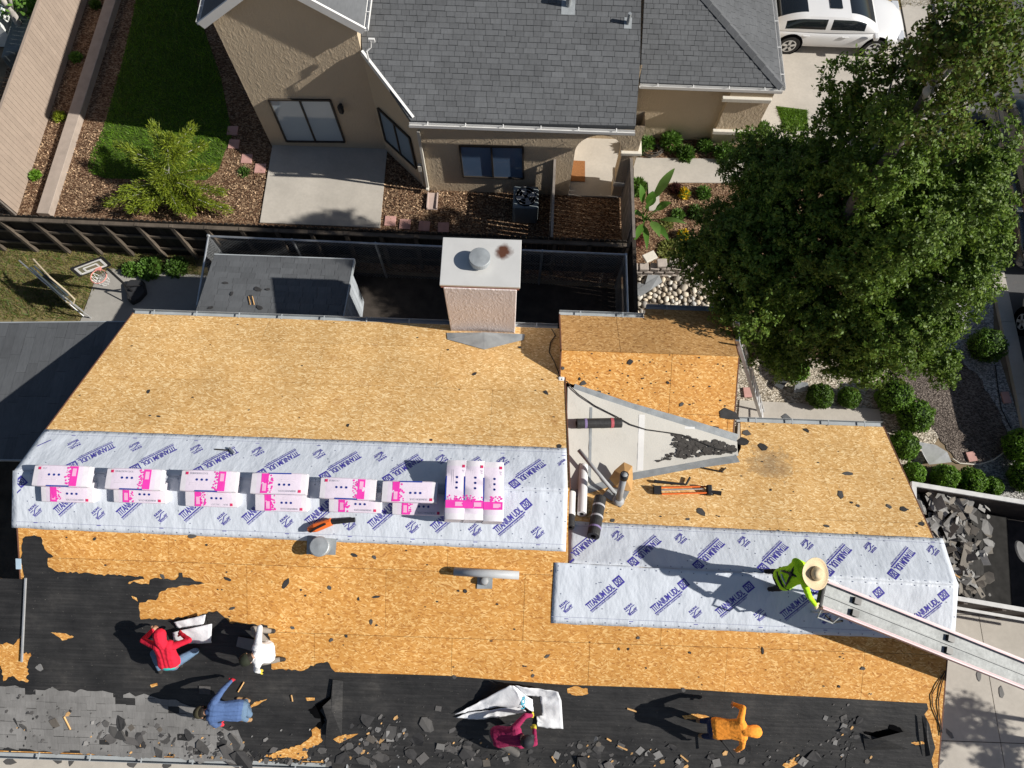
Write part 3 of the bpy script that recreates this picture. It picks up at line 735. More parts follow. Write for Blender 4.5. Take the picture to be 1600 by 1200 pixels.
# front garden, walks, street on the right
struct('front_garden', [(3.1, 5.0), (11.0, 5.0), (11.0, 14), (3.1, 14)], MULCH, .004)
struct('gravel_bed', gpx([(1140, 560), (1320, 560), (1480, 560), (1480, 660), (1420, 760), (1380, 690), (1140, 665)]), GRAVEL, .010)
struct('gravel_strip', gpx([(1440, 430), (1552, 430), (1552, 530), (1600, 680), (1600, 800), (1540, 800), (1480, 560)]), GRAVEL_G, .008)
struct('bark_bed', jag([tuple(p[:2]) for p in gpx([(1385, 585), (1440, 560), (1482, 545), (1530, 590), (1565, 650), (1580, 700), (1540, 722), (1500, 725), (1470, 690), (1440, 640)])], .1, .02), MULCH_D, .016)
WALK = slab('front_walk', [Vector((x, y, .04)) for x, y in ccw([tuple(q[:2]) for q in gpx([(1155, 626), (1270, 632), (1372, 640), (1385, 700), (1150, 700)])])], .05, CONC); tag(WALK, kind='structure')
walk2 = [tuple(q[:2]) for q in gpx([(990, 247), (1120, 249), (1200, 252), (1198, 287), (1050, 286), (1030, 290), (1030, 330), (1014, 330), (1012, 286), (990, 286)])]
tag(slab('garden_walk', [Vector((x, y, .03)) for x, y in ccw(walk2)], .04, CONC), kind='structure')
DRV_N = struct('driveway', [(7.0, 13.0), (11.75, 13.0), (11.75, 30), (7.0, 30)], CONC, .012)
tag(MB().prism([Vector((x, y, .0165)) for x, y in ccw([tuple(q[:2]) for q in gpx([(1212, 166), (1260, 172), (1262, 205), (1226, 205)])])], (0, 0, -.003)).build('verge', TURF), kind='structure')
struct('verge_dry', gpx([(1380, -40), (1455, -40), (1455, 12), (1402, 15), (1388, 8)]), mat('dry_grass_soil', (.36, .27, .13), .95, .3, 5, .4, 40), .018)
street = struct('street', [(13.1, -30), (40, -30), (40, 60), (13.1, 60)], ASPH, .010)
for (y0, y1) in ((-30, 60),):
    mb = MB()
    for k in range(30):
        a = -20 + k * 2.0; mb.box((12.96, a + 1.0, .055), (.36, 1.992, .11))
    tag(mb.build('kerb', CONC), kind='structure')
mb = MB()
for k in range(22, 46): mb.box((12.27, -20 + k * 1.5 + .75, .022), (1.0, 1.485, .044))
tag(mb.build('pavement', CONC), kind='structure')
# the drive beside the dumpster, cast in bays
drv = struct('concrete_drive', [(7.2, -9), (13.0, -9), (13.0, 2.9), (7.2, 2.9)], mat('joint_grey', (.10, .095, .085), .9), .010)
xs_ = [7.2, 8.75, 10.9, 13.0]; ys_ = [-9, -5.0, -2.02, .62, 2.9]
for i in range(3):
    for j in range(4):
        MB().box(((xs_[i] + xs_[i + 1]) / 2, (ys_[j] + ys_[j + 1]) / 2, .022), (xs_[i + 1] - xs_[i] - .016, ys_[j + 1] - ys_[j] - .016, .022)).build('slab', CONC, drv)
tag(slab('rear_walk', [Vector((x, y, .03)) for x, y in ((-14, -9), (7.1, -9), (7.1, -1.9), (-14, -1.9))], .02, CONC), kind='structure')

# ------------------------------------------------------------------ blades, leaves
def quads(name, V4, mats, parent=None, mi=None, kind=None):
    n = len(V4); vs = V4.reshape(-1, 3)
    O = np.array([vs[:, 0].mean(), vs[:, 1].mean(), vs[:, 2].min()])
    me = bpy.data.meshes.new(name); k = V4.shape[1]
    me.vertices.add(n * k); me.vertices.foreach_set('co', (vs - O).ravel())
    me.loops.add(n * k); me.loops.foreach_set('vertex_index', np.arange(n * k, dtype=np.int32))
    me.polygons.add(n); me.polygons.foreach_set('loop_start', np.arange(0, n * k, k, dtype=np.int32))
    if not isinstance(mats, (list, tuple)): mats = [mats]
    for m in mats: me.materials.append(m)
    if mi is not None: me.polygons.foreach_set('material_index', mi.astype(np.int32))
    me.update(calc_edges=True); me.validate()
    o = place(name, me, O, parent)
    if kind: tag(o, kind=kind)
    return o
def leaf_quads(C, size, aspect=.5, up=.4, rng=RNG, dirs=None, nrm=None):
    """one small bent-free leaf at each centre; up = how far faces turn to the sky"""
    n = len(C); d = rng.normal(size=(n, 3)) if dirs is None else dirs + rng.normal(size=(n, 3)) * .35
    d /= np.linalg.norm(d, axis=1, keepdims=True) + 1e-9
    nn = rng.normal(size=(n, 3)); nn[:, 2] = np.abs(nn[:, 2]) + up * 2
    if nrm is not None: nn = nrm * 1.7 + rng.normal(size=(n, 3)) * .55
    s = np.cross(d, nn); s /= np.linalg.norm(s, axis=1, keepdims=True) + 1e-9
    L = (size * rng.uniform(.6, 1.35, n))[:, None]; W = L * aspect
    return np.stack([C - d * L / 2, C + s * W / 2, C + d * L / 2, C - s * W / 2], 1)
def pts_in(poly, n, rng=RNG):
    a = np.array(poly)[:, :2]; lo, hi = a.min(0), a.max(0); out = []
    pl_ = [tuple(p) for p in a]
    while len(out) < n:
        for q in rng.uniform(lo, hi, (n, 2)):
            if inside(q, pl_): out.append(q)
    return np.array(out[:n])
def blades(poly, n, h, w, z=0., lean=.6, rng=RNG):
    q = pts_in(poly, n, rng); b = np.column_stack([q, np.full(n, z)])
    a = rng.uniform(0, 6.283, n); hh = h * rng.uniform(.5, 1.3, n)
    s = np.column_stack([np.cos(a), np.sin(a), np.zeros(n)]) * w / 2
    tip = b + np.column_stack([rng.normal(0, lean, n) * hh, rng.normal(0, lean, n) * hh, hh])
    return np.stack([b - s, b + s, tip], 1)
quads('lawn_grass', blades(lawn, 17000, .075, .022, .01), [LEAF_G, LEAF_W], None, RNG.random(17000) > .93, 'stuff')
weeds_poly = [tuple(p[:2]) for p in gpx([(-60, 386), (310, 404), (312, 432), (175, 424), (152, 436), (128, 500), (-60, 500)])]
V = blades(weeds_poly, 9000, .10, .018, .005, .9); quads('weeds', V, [LEAF_W, LEAF_DRY, LEAF_P], None, RNG.choice(3, 9000, p=[.45, .38, .17]), 'stuff')
V = blades([tuple(p[:2]) for p in gpx([(1380, -60), (1455, -60), (1455, 10), (1402, 12)])], 2500, .09, .02, .01); quads('dry_grass', V, [LEAF_DRY, LEAF_W], None, RNG.random(2500) > .8, 'stuff')
V = blades([tuple(p[:2]) for p in gpx([(1212, 168), (1262, 174), (1262, 205), (1226, 205)])], 1500, .07, .02, .01); quads('verge_grass', V, LEAF_G, None, None, 'stuff')
# loose chips of bark over the mulch
cp = np.vstack([pts_in([tuple(p[:2]) for p in gpx([(90, 215), (165, 200), (140, 285), (230, 285), (345, 285), (365, 230), (420, 262), (408, 345), (70, 328)])], 4200), pts_in([tuple(p[:2]) for p in gpx([(598, 240), (668, 296), (855, 300), (855, 360), (594, 352)])], 3000), pts_in([tuple(p[:2]) for p in gpx([(35, 310), (80, 175), (112, 90), (75, 325)])], 900), pts_in([tuple(p[:2]) for p in gpx([(1040, 290), (1120, 290), (1110, 400), (1050, 380)])], 900)])
C = np.column_stack([cp, RNG.uniform(.008, .03, len(cp))]); quads('bark_chips', leaf_quads(C, .075, .33, 2.0), [MULCH, mat('pale_chip', (.42, .29, .18), .9, .3, 20, isl=.4), mat('dark_chip', (.09, .05, .03), .9, .3, 20, isl=.4)], None, RNG.choice(3, len(cp), p=[.35, .4, .25]), 'stuff')

# ------------------------------------------------------------------ neighbour house
def onY(u, v, y):
    r = ray(u, v); t = y / r[1]; return Vector((r[0] * t, y, CAM_H + r[2] * t))
def onPl(u, v, p0, n):
    r = Vector(ray(u, v)); o = Vector((0, 0, CAM_H)); t = (Vector(p0) - o).dot(n) / r.dot(n); return o + r * t
YF, YB = 11.45, 12.73; XA, XB = -2.50, -3.80; XGL = -7.03
nb = thing('neighbour_house', 'tan stucco house with grey shingle roof, arched porch and sliding patio door', 'house', (-2, 13, 0))
RA = Plane(0, P(816, 191, 3.06).y, 3.06, 0, .50)      # its lower roof, rising away
wl_ = MB()
def wq(mb, a, b, z0, z1, za=None, zb=None, m=0):
    """wall from plan point a to b (outside on the right hand), optional sloping top"""
    mb.add([(a[0], a[1], z0), (b[0], b[1], z0), (b[0], b[1], zb or z1), (a[0], a[1], za or z1)], [(0, 1, 2, 3)], m)
arch_l = onY(889, 298, YF).x; arch_r = onY(957, 300, YF).x; pier_r = 3.0
zs = onY(893, 236, YF).z
wq(wl_, (XA, YF), (arch_l, YF), 0, 2.98)
wq(wl_, (XB, YB), (XA, YF), 0, 2.98, RA.z(0, YB) - .05, RA.z(0, YF) - .03)
gz = 4.62; pk = 5.75; xm = (XGL + XB) / 2
wl_.add([(XGL, YB, 0), (XB, YB, 0), (XB, YB, gz), (xm, YB, pk), (XGL, YB, gz)], [(0, 1, 2, 3, 4)])
wq(wl_, (XGL, YB + 12), (XGL, YB), 0, gz); wq(wl_, (XB, YB), (XB, YB + 12), 0, gz)
wq(wl_, (arch_r, YF), (pier_r, YF), 0, 2.98); wq(wl_, (pier_r, YF), (pier_r, YF + .42), 0, 2.98); wq(wl_, (arch_r, YF + .42), (arch_r, YF), 0, 2.98); wq(wl_, (pier_r, YF + .42), (arch_r, YF + .42), 0, 2.98)
wq(wl_, (arch_l, YF), (arch_l, YF + 1.9), 0, 2.98)
# spandrel over the arch
cx = (arch_l + arch_r) / 2; rx = (arch_r - arch_l) / 2; ztop = onY(925, 211, YF).z
arc = [(cx - rx * math.cos(k * math.pi / 14), zs + (ztop - zs) * math.sin(k * math.pi / 14)) for k in range(15)]
sp = [Vector((x, YF + .001, z)) for x, z in arc] + [Vector((arch_r, YF + .001, 2.98)), Vector((arch_l, YF + .001, 2.98))]
wl_.prism(sp[::-1], (0, .30, 0))
wq(wl_, (arch_l, YF + 1.9), (3.0, YF + 1.9), 0, 2.9)
wl_.build('wall', STUCCO, nb)
GY = 13.46
XG = P(1222, 137, 2.25).x - .16
gl = MB(); wq(gl, (3.0, GY), (XG, GY), 0, 2.2); wq(gl, (XG, GY), (XG, GY + 9), 0, 2.2)
pil0 = onY(1113, 214, GY - .16).x; gl.box(((pil0 + XG) / 2, GY - .08, 1.08), (XG - pil0, .16, 2.16)); gl.build('garage_wall', STUCCO, nb)
for (a, b, h) in (((1128, 153), (1204, 157), .13), ((1113, 204), (1186, 208), .13)):
    p = onY(*a, GY - .17); q = onY(*b, GY - .17); bevel(MB().box(((p.x + q.x) / 2, GY - .20, p.z), (q.x - p.x, .10, h)).build('trim_band', TRIM, nb), .012)
for (v, ) in ((238,), (287,)):
    p = onY(960, v, YF - .02); bevel(MB().box(((arch_r + pier_r) / 2 + .02, YF + .2, p.z), (pier_r - arch_r + .14, .56, .10)).build('trim_band', TRIM, nb), .012)
# lower roof with its shingles
ra_px = [(642, 189), (993, 197), (1000, 100), (1003, -90), (560, -90), (558, 66), (566, 76)]
ra = [tuple(RA.at(*q)[:2]) for q in ra_px]
ra[5] = (XB + .02, RA.at(558, 60).y); ra[4] = (XB + .02, ra[4][1])
lr = MB().prism([RA.xy(x, y, -.006) for x, y in ccw(ra)], (0, 0, -.12)).build('roof', SHINGLE_D, nb)
tab_field(RA, ra, lr, SHINGLE, 'shingle', w=(.17, .31), expo=.125, limit=290, tilt=.010, th=.007)
RG = Plane(0, P(1110, 135, 2.25).y, 2.25, 0, .45)
hip = RG.at(1222, 137); gx0 = RG.at(1000, 134).x
hp2 = RG.at(1098, -8); e3 = None
rg = [(gx0, hip.y), (hip.x, hip.y), (hp2.x, hp2.y), (hp2.x - .6, hp2.y + 1.3), (gx0, hp2.y + 1.3)]
lg = MB().prism([RG.xy(x, y, -.006) for x, y in ccw(rg)], (0, 0, -.10)).build('roof', SHINGLE_D, nb)
tab_field(RG, rg, lg, SHINGLE, 'shingle', w=(.17, .31), expo=.125, limit=0, tilt=.010, th=.007)
dirx = (hip.x - hp2.x); sl = (RG.z(*hp2[:2]) - 2.25) / dirx
RE = Plane(hip.x, hip.y, 2.25, -sl, 0)
re_ = [(hip.x, hip.y), (hip.x + .02, hip.y + 8), (hp2.x, hp2.y + 6), (hp2.x, hp2.y)]
le = MB().prism([RE.xy(x, y, -.006) for x, y in ccw(re_)], (0, 0, -.10)).build('roof', SHINGLE_D, nb)
tab_field(RE, re_, le, SHINGLE, 'shingle', w=(.20, .36), expo=.145, limit=0, tilt=.012, th=.008, along='x', row_dir=-1)
for k in range(9):      # hip caps
    a = Vector(hip).lerp(hp2, k / 9); b = Vector(hip).lerp(hp2, (k + 1.12) / 9); mb = MB(); d = (b - a).normalized(); s = d.cross(Vector((0, 0, 1))).normalized() * .13
    mb.add([a + s + Vector((0, 0, .0)), a + Vector((0, 0, .075)), a - s, b + s - Vector((0, 0, .02)), b + Vector((0, 0, .05)), b - s - Vector((0, 0, .02))], [(0, 1, 4, 3), (1, 2, 5, 4), (0, 2, 1), (3, 4, 5)]); mb.build('hip_cap', SHINGLE, lg)
# upper gable roof, only its near edge is in view
for s in (-1, 1):
    xe = XGL - .22 if s < 0 else XB + .22; ez = gz - .12
    a, b, c, d = Vector((xe, YB - .12, ez)), Vector((xm, YB - .12, pk + .06)), Vector((xm, YB + 12, pk + .06)), Vector((xe, YB + 12, ez))
    mb = MB().prism([a, b, c, d] if s < 0 else [b, a, d, c], (0, 0, -.05)); r_ = mb.build('roof', SHINGLE, nb)
    mb = MB(); board(mb, a + Vector((0, -.02, .01)), b + Vector((0, -.02, .01)), .05, .19); mb.build('fascia', WHITE, r_)
    gutter(a + Vector((0, 0, -.02)) if s > 0 else d + Vector((0, 0, -.02)), d + Vector((0, 0, -.02)) if s > 0 else a + Vector((0, 0, -.02)), (s, 0, 0), nb, WHITE)
g0 = RA.at(641, 190); g1 = RA.at(993, 198)
gutter(g0 + Vector((-.03, -.01, -.01)), Vector((g1.x, g0.y - .01, g0.z - .01)), (0, -1, 0), nb, WHITE)
mb = MB(); board(mb, (XA - .05, YF - .06, RA.z(0, YF) + .0), (XB + .02, YB - .06 + .02, RA.z(0, YB) + .02), .06, .16); mb.build('fascia', WHITE, nb)
gutter((gx0, hip.y - .01, 2.24), (hip.x + .02, hip.y - .01, 2.24), (0, -1, 0), nb, WHITE); gutter((hip.x + .01, hip.y, 2.24), (hip.x + .03, hip.y + 8, 2.24), (1, 0, 0), nb, WHITE)
dp = MB(); c0 = Vector((XA + .02, YF - .07, 2.6)); dp.box((c0.x, c0.y, 1.42), (.075, .06, 2.3)); dp.box((c0.x, c0.y - .02, .22), (.075, .13, .09)); bevel(dp.build('downspout', TRIM, nb), .01)
dp = MB(); dp.box((c0.x - .14, YF + .05, .95), (.09, .10, .22)); dp.box((c0.x - .14, YF + .05, .55), (.03, .03, .8)); dp.build('meter_box', TRIM, nb)
FRAME = mat('bronze_frame', (.045, .038, .032), .5, .1, 5)
def window(name, q, n, parent, panes=2, gm=None):
    """q: four corners on the wall, upper-left first, clockwise as seen from outside"""
    q = [Vector(p) + Vector(n) * .012 for p in q]; n = Vector(n); w = thing_part(name, parent, q)
    fr = MB()
    for i in range(4):
        a, b = q[i], q[(i + 1) % 4]; board2(fr, a, b, n, .045, .05)
    for k in range(1, panes): board2(fr, q[0].lerp(q[1], k / panes), q[3].lerp(q[2], k / panes), n, .045, .045)
    fr.build('frame', FRAME, w)
    for k in range(panes):
        a = q[0].lerp(q[1], k / panes); b = q[0].lerp(q[1], (k + 1) / panes); c = q[3].lerp(q[2], (k + 1) / panes); d = q[3].lerp(q[2], k / panes)
        MB().prism([a + n * .012, d + n * .012, c + n * .012, b + n * .012], -n * .005).build('pane', gm or GLASS, w)
    return w
def thing_part(name, parent, q):
    # a part that carries sub-parts: a thin backing panel
    n = len(q); return link(name, q, [tuple(range(n - 1, -1, -1))], BLIND, parent)
def board2(mb, a, b, n, w, t):
    d = (b - a).normalized(); s = d.cross(n).normalized() * w / 2; mb.prism([a - s, b - s, b + s, a + s], n * t)
window('window', [onY(718, 226, YF), onY(817, 228, YF), onY(818, 277, YF), onY(724, 274, YF)], (0, -1, 0), nb, 2, GLASS_B)
nw = Vector((YF - YB, -(XA - XB), 0)).normalized()
pw = Vector((XA, YF, 0))
window('window', [onPl(592, 168, pw, nw), onPl(641, 214, pw, nw), onPl(652, 262, pw, nw), onPl(604, 218, pw, nw)], nw, nb)
window('sliding_door', [onY(420, 154, YB), onY(516, 155, YB), onY(539, 220, YB), onY(448, 219, YB)], (0, -1, 0), nb, 2, GLASS_P)
lp = onY(533, 164, YB); mb = MB(); mb.lathe(lp + Vector((0, -.12, -.16)), (0, 0, 1), [(.05, 0), (.075, .06), (.08, .22), (.03, .30)], 10); mb.box(lp + Vector((0, -.04, 0)), (.07, .09, .12)); mb.build('wall_lamp', DARK, nb)
for (u, v, s) in ((888, 8, 1.0), (981, 37, .55)):
    p = RA.at(u, v); mb = MB(); mb.prism([RA.xy(p.x + dx * .16 * s, p.y + dy * .2 * s, .02) for dx, dy in ((-1, -1), (1, -1), (1, 1), (-1, 1))], (0, 0, -.01)); mb.tube([p, p + Vector((0, 0, .32 * s + .12))], .055 * (s + .2), 12); mb.build('vent_pipe', GALV_W, nb)
p = RA.at(577, 98); mb = MB(); mb.tube([p, p + Vector((0, 0, .35)), p + Vector((.10, .05, .42)), p + Vector((.14, .05, .62))], .022, 8); mb.box(p + Vector((.16, .06, .62)), (.14, .05, .10)); mb.build('antenna_mount', WHITE, nb)
tag(slab('porch_floor', [Vector((x, y, .05)) for x, y in ((arch_l - .02, YF - .03), (pier_r + .1, YF - .03), (pier_r + .1, YF + 1.95), (arch_l - .02, YF + 1.95))], .06, CONC), kind='structure')
q = [P(893, 251, .06), P(914, 252, .06), P(914, 284, .06), P(890, 283, .06)]
dm = MB().prism([Vector((x, y, .075)) for x, y in ccw([tuple(p[:2]) for p in q])], (0, 0, -.02)).build('doormat', mat('coir', (.27, .12, .045), .95, .2, 30, .6, 90)); tag(dm, 'brown doormat lying inside the arched porch', 'doormat')

# splash block, air conditioner, pavers
p = P(676, 316); mb = MB(); mb.prism([(p.x - .12, p.y + .26, .07), (p.x - .15, p.y - .26, .05), (p.x + .15, p.y - .26, .05), (p.x + .12, p.y + .26, .07)][::1], (0, 0, -.04)); mb.box((p.x - .13, p.y, .085), (.04, .5, .06)); mb.box((p.x + .13, p.y, .085), (.04, .5, .06)); sb = bevel(mb.build('splash_block', mat('pinkish_concrete', (.46, .36, .32), .9, .1, 8, .3, 50)), .008); tag(sb, 'pinkish splash block under the downspout', 'splash block')
p = P(820, 345); ac = thing('air_conditioner', 'grey air conditioner unit with round top fan beside the picket fence', 'air conditioner', p)
p = p + Vector((0, .25, 0)); S_ = .68; ah = .78
bevel(MB().box((p.x, p.y, ah / 2), (S_, S_, ah)).build('cabinet', mat('grey_cabinet', (.20, .23, .24), .6, .1, 6), ac), .05, 3)
mb = MB(); mb.lathe((p.x, p.y, ah), (0, 0, 1), [(.29, 0), (.30, .03), (.27, .03), (.27, .006), (.02, .006)], 24); mb.build('fan_opening', HOLE, ac)
for k in range(4):
    a = k * math.pi / 2 + .3; mb = MB(); c = Vector((p.x, p.y, ah + .014)); d = Vector((math.cos(a), math.sin(a), 0)); s = Vector((-d.y, d.x, .12)); mb.prism([c + d * .05 - s * .03, c + d * .25 - s * .08, c + d * .25 + s * .08, c + d * .05 + s * .03], (0, 0, .004)); mb.build('fan_blade', GREYP, ac)
for r in (.1, .19, .275):
    mb = MB(); mb.tube([(p.x + r * math.cos(k * .3142), p.y + r * math.sin(k * .3142), ah + .045) for k in range(21)], .006, 5); mb.build('guard_ring', GREYP, ac)
for i, (u, v) in enumerate([(610, 346), (633, 351), (663, 354), (693, 356), (407, 264), (386, 249), (366, 226), (364, 205)]):
    c = P(u, v); a = .04 * random.uniform(-1, 1); mb = MB().box((c.x, c.y, .018), (.30, .30, .045), Matrix.Rotation(a, 3, 'Z'))
    pv = bevel(mb.build('stepping_stone', PINKC), .006)
    tag(pv, ['pink stepping stone nearest the patio, behind the black fence', 'second pink stepping stone from the patio along the fence', 'third pink stepping stone from the patio along the fence', 'last pink stepping stone along the fence, farthest from the patio',
             'pink stepping stone beside the left edge of the patio', 'pink stepping stone at the edge of the house shadow', 'pink stepping stone in the shade beside the lawn corner', 'pink stepping stone deepest in the house shade'][i], 'paver', 'pink stepping stones')

# ------------------------------------------------------------------ fences
def fence(name, label, a, b, h, pitch, mat_, cap=None, posts_side=0, post_every=2.0, rails=(.35, 1.45), ear=False, th=.02, gap=.006, post_mat=None, cap_w=.1, post_up=0.):
    a = Vector((a[0], a[1], 0)); b = Vector((b[0], b[1], 0)); L = (b - a).length; d = (b - a) / L; n = Vector((-d.y, d.x, 0))
    f = thing(name, label, 'fence', (a + b) / 2); k = int(L / pitch)
    rot = Matrix((d, n, Vector((0, 0, 1)))).transposed()
    for i in range(k):
        c = a + d * (i + .5) * pitch; w = pitch - gap; hh = h + random.uniform(-.012, .012); mb = MB()
        if ear:
            pr = [(-w / 2, .03), (w / 2, .03), (w / 2, hh - .05), (w / 4, hh), (-w / 4, hh), (-w / 2, hh - .05)]
            mb.prism([c + d * x + Vector((0, 0, z)) + n * th / 2 for x, z in pr], -n * th)
        else: mb.box(c + Vector((0, 0, hh / 2 + .02)), (w, th, hh - .04), rot)
        mb.build('board', mat_, f)
    s = posts_side
    for i in range(int(L / post_every) + 1):
        c = a + d * i * post_every + n * s * .075; MB().box(c + Vector((0, 0, (h - .08 + post_up) / 2)), (.09, .09, h - .08 + post_up), rot).build('post', post_mat or mat_, f)
    for z in rails:
        c = (a + b) / 2 + n * s * .045; MB().box(c + Vector((0, 0, z)), (L, .038, .09), rot).build('rail', post_mat or mat_, f)
    if cap: MB().box((a + b) / 2 + Vector((0, 0, h + .02)) + n * s * .02, (L, cap_w, .035), rot).build('cap_rail', cap, f)
    return f
bf0 = P(-40, 385); bf1 = Vector((P(985, 372, 1.75).x, P(985, 375, 1.75).y, 0))
fence('board_fence', 'dark stained board fence between the two back yards', bf0, bf1, 1.72, .138, WOOD_B, None, -1, .86, (.42, 1.0), True, post_mat=WOOD_CAP)
_bf = (Vector((bf1.x, bf1.y, 0)) - Vector((bf0.x, bf0.y, 0))); _d = _bf.normalized(); _n = Vector((-_d.y, _d.x, 0))
MB().box((Vector((bf0.x, bf0.y, 0)) + Vector((bf1.x, bf1.y, 0))) / 2 + Vector((0, 0, 1.60)) - _n * .07, (_bf.length, .10, .05), Matrix((_d, _n, Vector((0, 0, 1)))).transposed()).build('cap_rail', WOOD_CAP, bpy.data.objects['board_fence'])
lf0 = P(138, 0); lf1 = P(28, 335); dd = (lf0 - lf1).normalized()
fence('painted_fence', 'tan painted board fence along the left yard', lf1, lf0 + dd * 2.5, 1.62, .150, WOOD_T, WOOD_T, 1, 2.4, (.4, 1.3), False, cap_w=.07, post_mat=WOOD_G, post_up=.0)
fence('picket_fence', 'short brown board fence beside the air conditioner', P(861, 300), Vector((P(857, 362, 0).x, bf1.y + .1, 0)), 1.55, .13, WOOD_G, WOOD_G, 0, 1.9, (.35, 1.25), False, gap=.02, cap_w=.06)
sx_ = P(986, 245, 1.7).x
fence('side_fence', 'grey weathered fence running from the porch pier to the stones', (sx_, P(986, 244, 1.7).y), (sx_ + .02, P(986, 372, 1.7).y), 1.7, .13, WOOD_G, WOOD_G, 0, 2.0, (.35, 1.35), False, cap_w=.07)
fence('dark_side_fence', 'dark fence section beside the river stones', (sx_ + .02, P(986, 372, 1.7).y - .05), (sx_ + .03, 6.35), 1.68, .13, WOOD_B, WOOD_B, 0, 2.0, (.35, 1.35), False, cap_w=.09)
# timber kerb of the raised bed
ta, tb = P(172, 0, .22), P(66, 333, .22); d = (ta - tb).normalized(); mb = MB(); s = Vector((-d.y, d.x, 0)) * .17; ta = ta + d * 2
te = bevel(mb.prism([tb + s, tb - s, ta - s, ta + s][::-1], (0, 0, -.26)).build('timber_edging', WOOD_E), .012); tag(te, 'long taupe timber edging of the raised bed by the tan fence', 'edging')

# behind the tan fence: a covered grill-like box, a pale trunk and foliage
pt = thing('pale_trunk_tree', 'small tree with pale bare trunk behind the tan fence', 'tree', P(40, 55))
a = P(44, 62, .2); mb = MB(); mb.tube([a, P(24, 28, 1.0), P(8, 5, 1.6), P(-10, -20, 2.2)], [.10, .10, .085, .06], 10); mb.tube([P(20, 22, 1.1), P(16, 0, 1.7), P(10, -30, 2.2)], [.05, .045, .03], 8); mb.build('trunk', BARK_W, pt, True)
C = np.vstack([np.array(P(u, v, z)) + RNG.normal(0, s_, (n, 3)) for u, v, z, s_, n in ((35, 2, .9, .22, 260), (50, -12, 1.0, .25, 260), (12, -14, 1.6, .3, 300), (58, 10, .8, .15, 90))]); quads('crown', leaf_quads(C, .16, .45, .8), LEAF_P, pt, None, 'stuff')
bx = thing('covered_box', 'grey covered box behind the tan fence', 'storage box', P(20, 62))
mb = MB(); q = [P(2, 92, .75), P(38, 78, .75), P(55, 30, .75), P(22, 22, .75)]; mb.prism([Vector((x, y, .8)) for x, y in ccw([tuple(p[:2]) for p in q])], (0, 0, -.8)); bevel(mb.build('cover', mat('grey_green_cover', (.16, .18, .175), .7, .15, 5, .2, 20), bx), .05, 3)
tag(MB().box(P(2, 40, .5), (.6, .7, .9)).build('white_tub', mat('tub_white', (.7, .72, .70), .5)), 'white tub standing behind the grey covered box', 'tub')

# ------------------------------------------------------------------ shed, kennel, left roof
sh = thing('shed', 'garden shed with slate shingle roof and grey boarded side', 'shed', P(480, 470))
zb_, zf_ = 1.95, 2.30
RS = Plane(0, P(440, 402, zb_).y, zb_, 0, -.22)
sq = [RS.at(335, 398), RS.at(553, 406), RS.at(540, 500), RS.at(300, 492)]
s_y0, s_y1 = sq[3].y - .1, sq[0].y; sx0, sx1 = sq[0].x, sq[1].x
srf = [(sx0, s_y1), (sx1, s_y1), (sx1, s_y0), (sx0, s_y0)]
rb = MB().prism([RS.xy(x, y, -.004) for x, y in ccw(srf)], (0, 0, -.06)).build('roof', SHINGLE_D, sh)
tab_field(RS, srf, rb, SHINGLE_D, 'shingle', w=(.30, .34), expo=.17, limit=300, tilt=.008, row_dir=-1)
mb = MB(); mb.box(((sx0 + sx1) / 2, (s_y0 + s_y1) / 2 - .02, .93), (sx1 - sx0 - .24, s_y1 - s_y0 - .2, 1.84)); mb.build('wall', mat('blue_grey_wall', (.33, .36, .39), .8, .12, 5), sh)
for k in range(int((s_y1 - s_y0 - .2) / .16)):
    y = s_y0 + .14 + k * .16; zt = RS.z(0, y) - .08; MB().box((sx1 - .11, y, zt / 2), (.02, .152, zt)).build('board', mat('blue_grey_board', (.36, .39, .42), .8, .15, 5, isl=.12), sh)
mb = MB(); board(mb, RS.xy(sx1 + .012, s_y0, .02), RS.xy(sx1 + .012, s_y1, .02), .024, .11); mb.build('rake_board', GUTTER, sh)
mb = MB(); board(mb, RS.xy(sx0, s_y1 + .012, .015), RS.xy(sx1, s_y1 + .012, .015), .024, .10); mb.build('fascia', GUTTER, sh)

kn = thing('kennel', 'chain link kennel pen along the dark fence', 'kennel', P(327, 405))
k0 = P(326, 369, 1.75); k1 = P(978, 398, 1.75); k0.z = k1.z = 0
k2 = Vector((k0.x + .05, 6.9, 0)); k3 = Vector((k1.x + .02, 6.6, 0)); kh = 1.75
def pipe(a, b, r, name='rail', m=GALV): return MB().tube([a, b], r, 8).build(name, m, kn)
up_ = Vector((0, 0, kh)); pipe(k0 + up_, k1 + up_, .028); pipe(k0 + up_, k2 + up_, .028); pipe(k1 + up_, k3 + up_, .028)
L = (k1 - k0).length
for i in range(6): c = k0.lerp(k1, i / 5); pipe(c, c + Vector((0, 0, kh + .03)), .032, 'post')
for c in (k2, k3): pipe(c, c + up_, .032, 'post')
mb = MB(); c = k0 + up_; mb.lathe(c, (0, 0, 1), [(.045, -.04), (.05, .02), (.02, .07), (.0, .075)], 10); mb.build('post_cap', GALV, kn)
def chain(a, b, h, s=.085):
    a = Vector(a); b = Vector(b); L = (b - a).length; d = (b - a) / L; mb = MB(); w = .0028
    for sg in (-1, 1):
        t = -h if sg > 0 else 0.
        while t < L + (h if sg < 0 else 0):
            # line x = t + sg*z clipped to the panel
            z0, z1 = 0, h
            if sg > 0: z0 = max(0, -t); z1 = min(h, L - t)
            else: z0 = max(0, t - L); z1 = min(h, t)
            if z1 - z0 > .02:
                p = a + d * (t + sg * z0) + Vector((0, 0, z0)); q = a + d * (t + sg * z1) + Vector((0, 0, z1)); mb.tube([p, q], w, 3, caps=False)
            t += s
    return tag(mb.build('wire_mesh', GALV, kn), kind='stuff')
chain(k0, k1, kh); chain(k0, k2, kh); chain(k1, k3, kh)

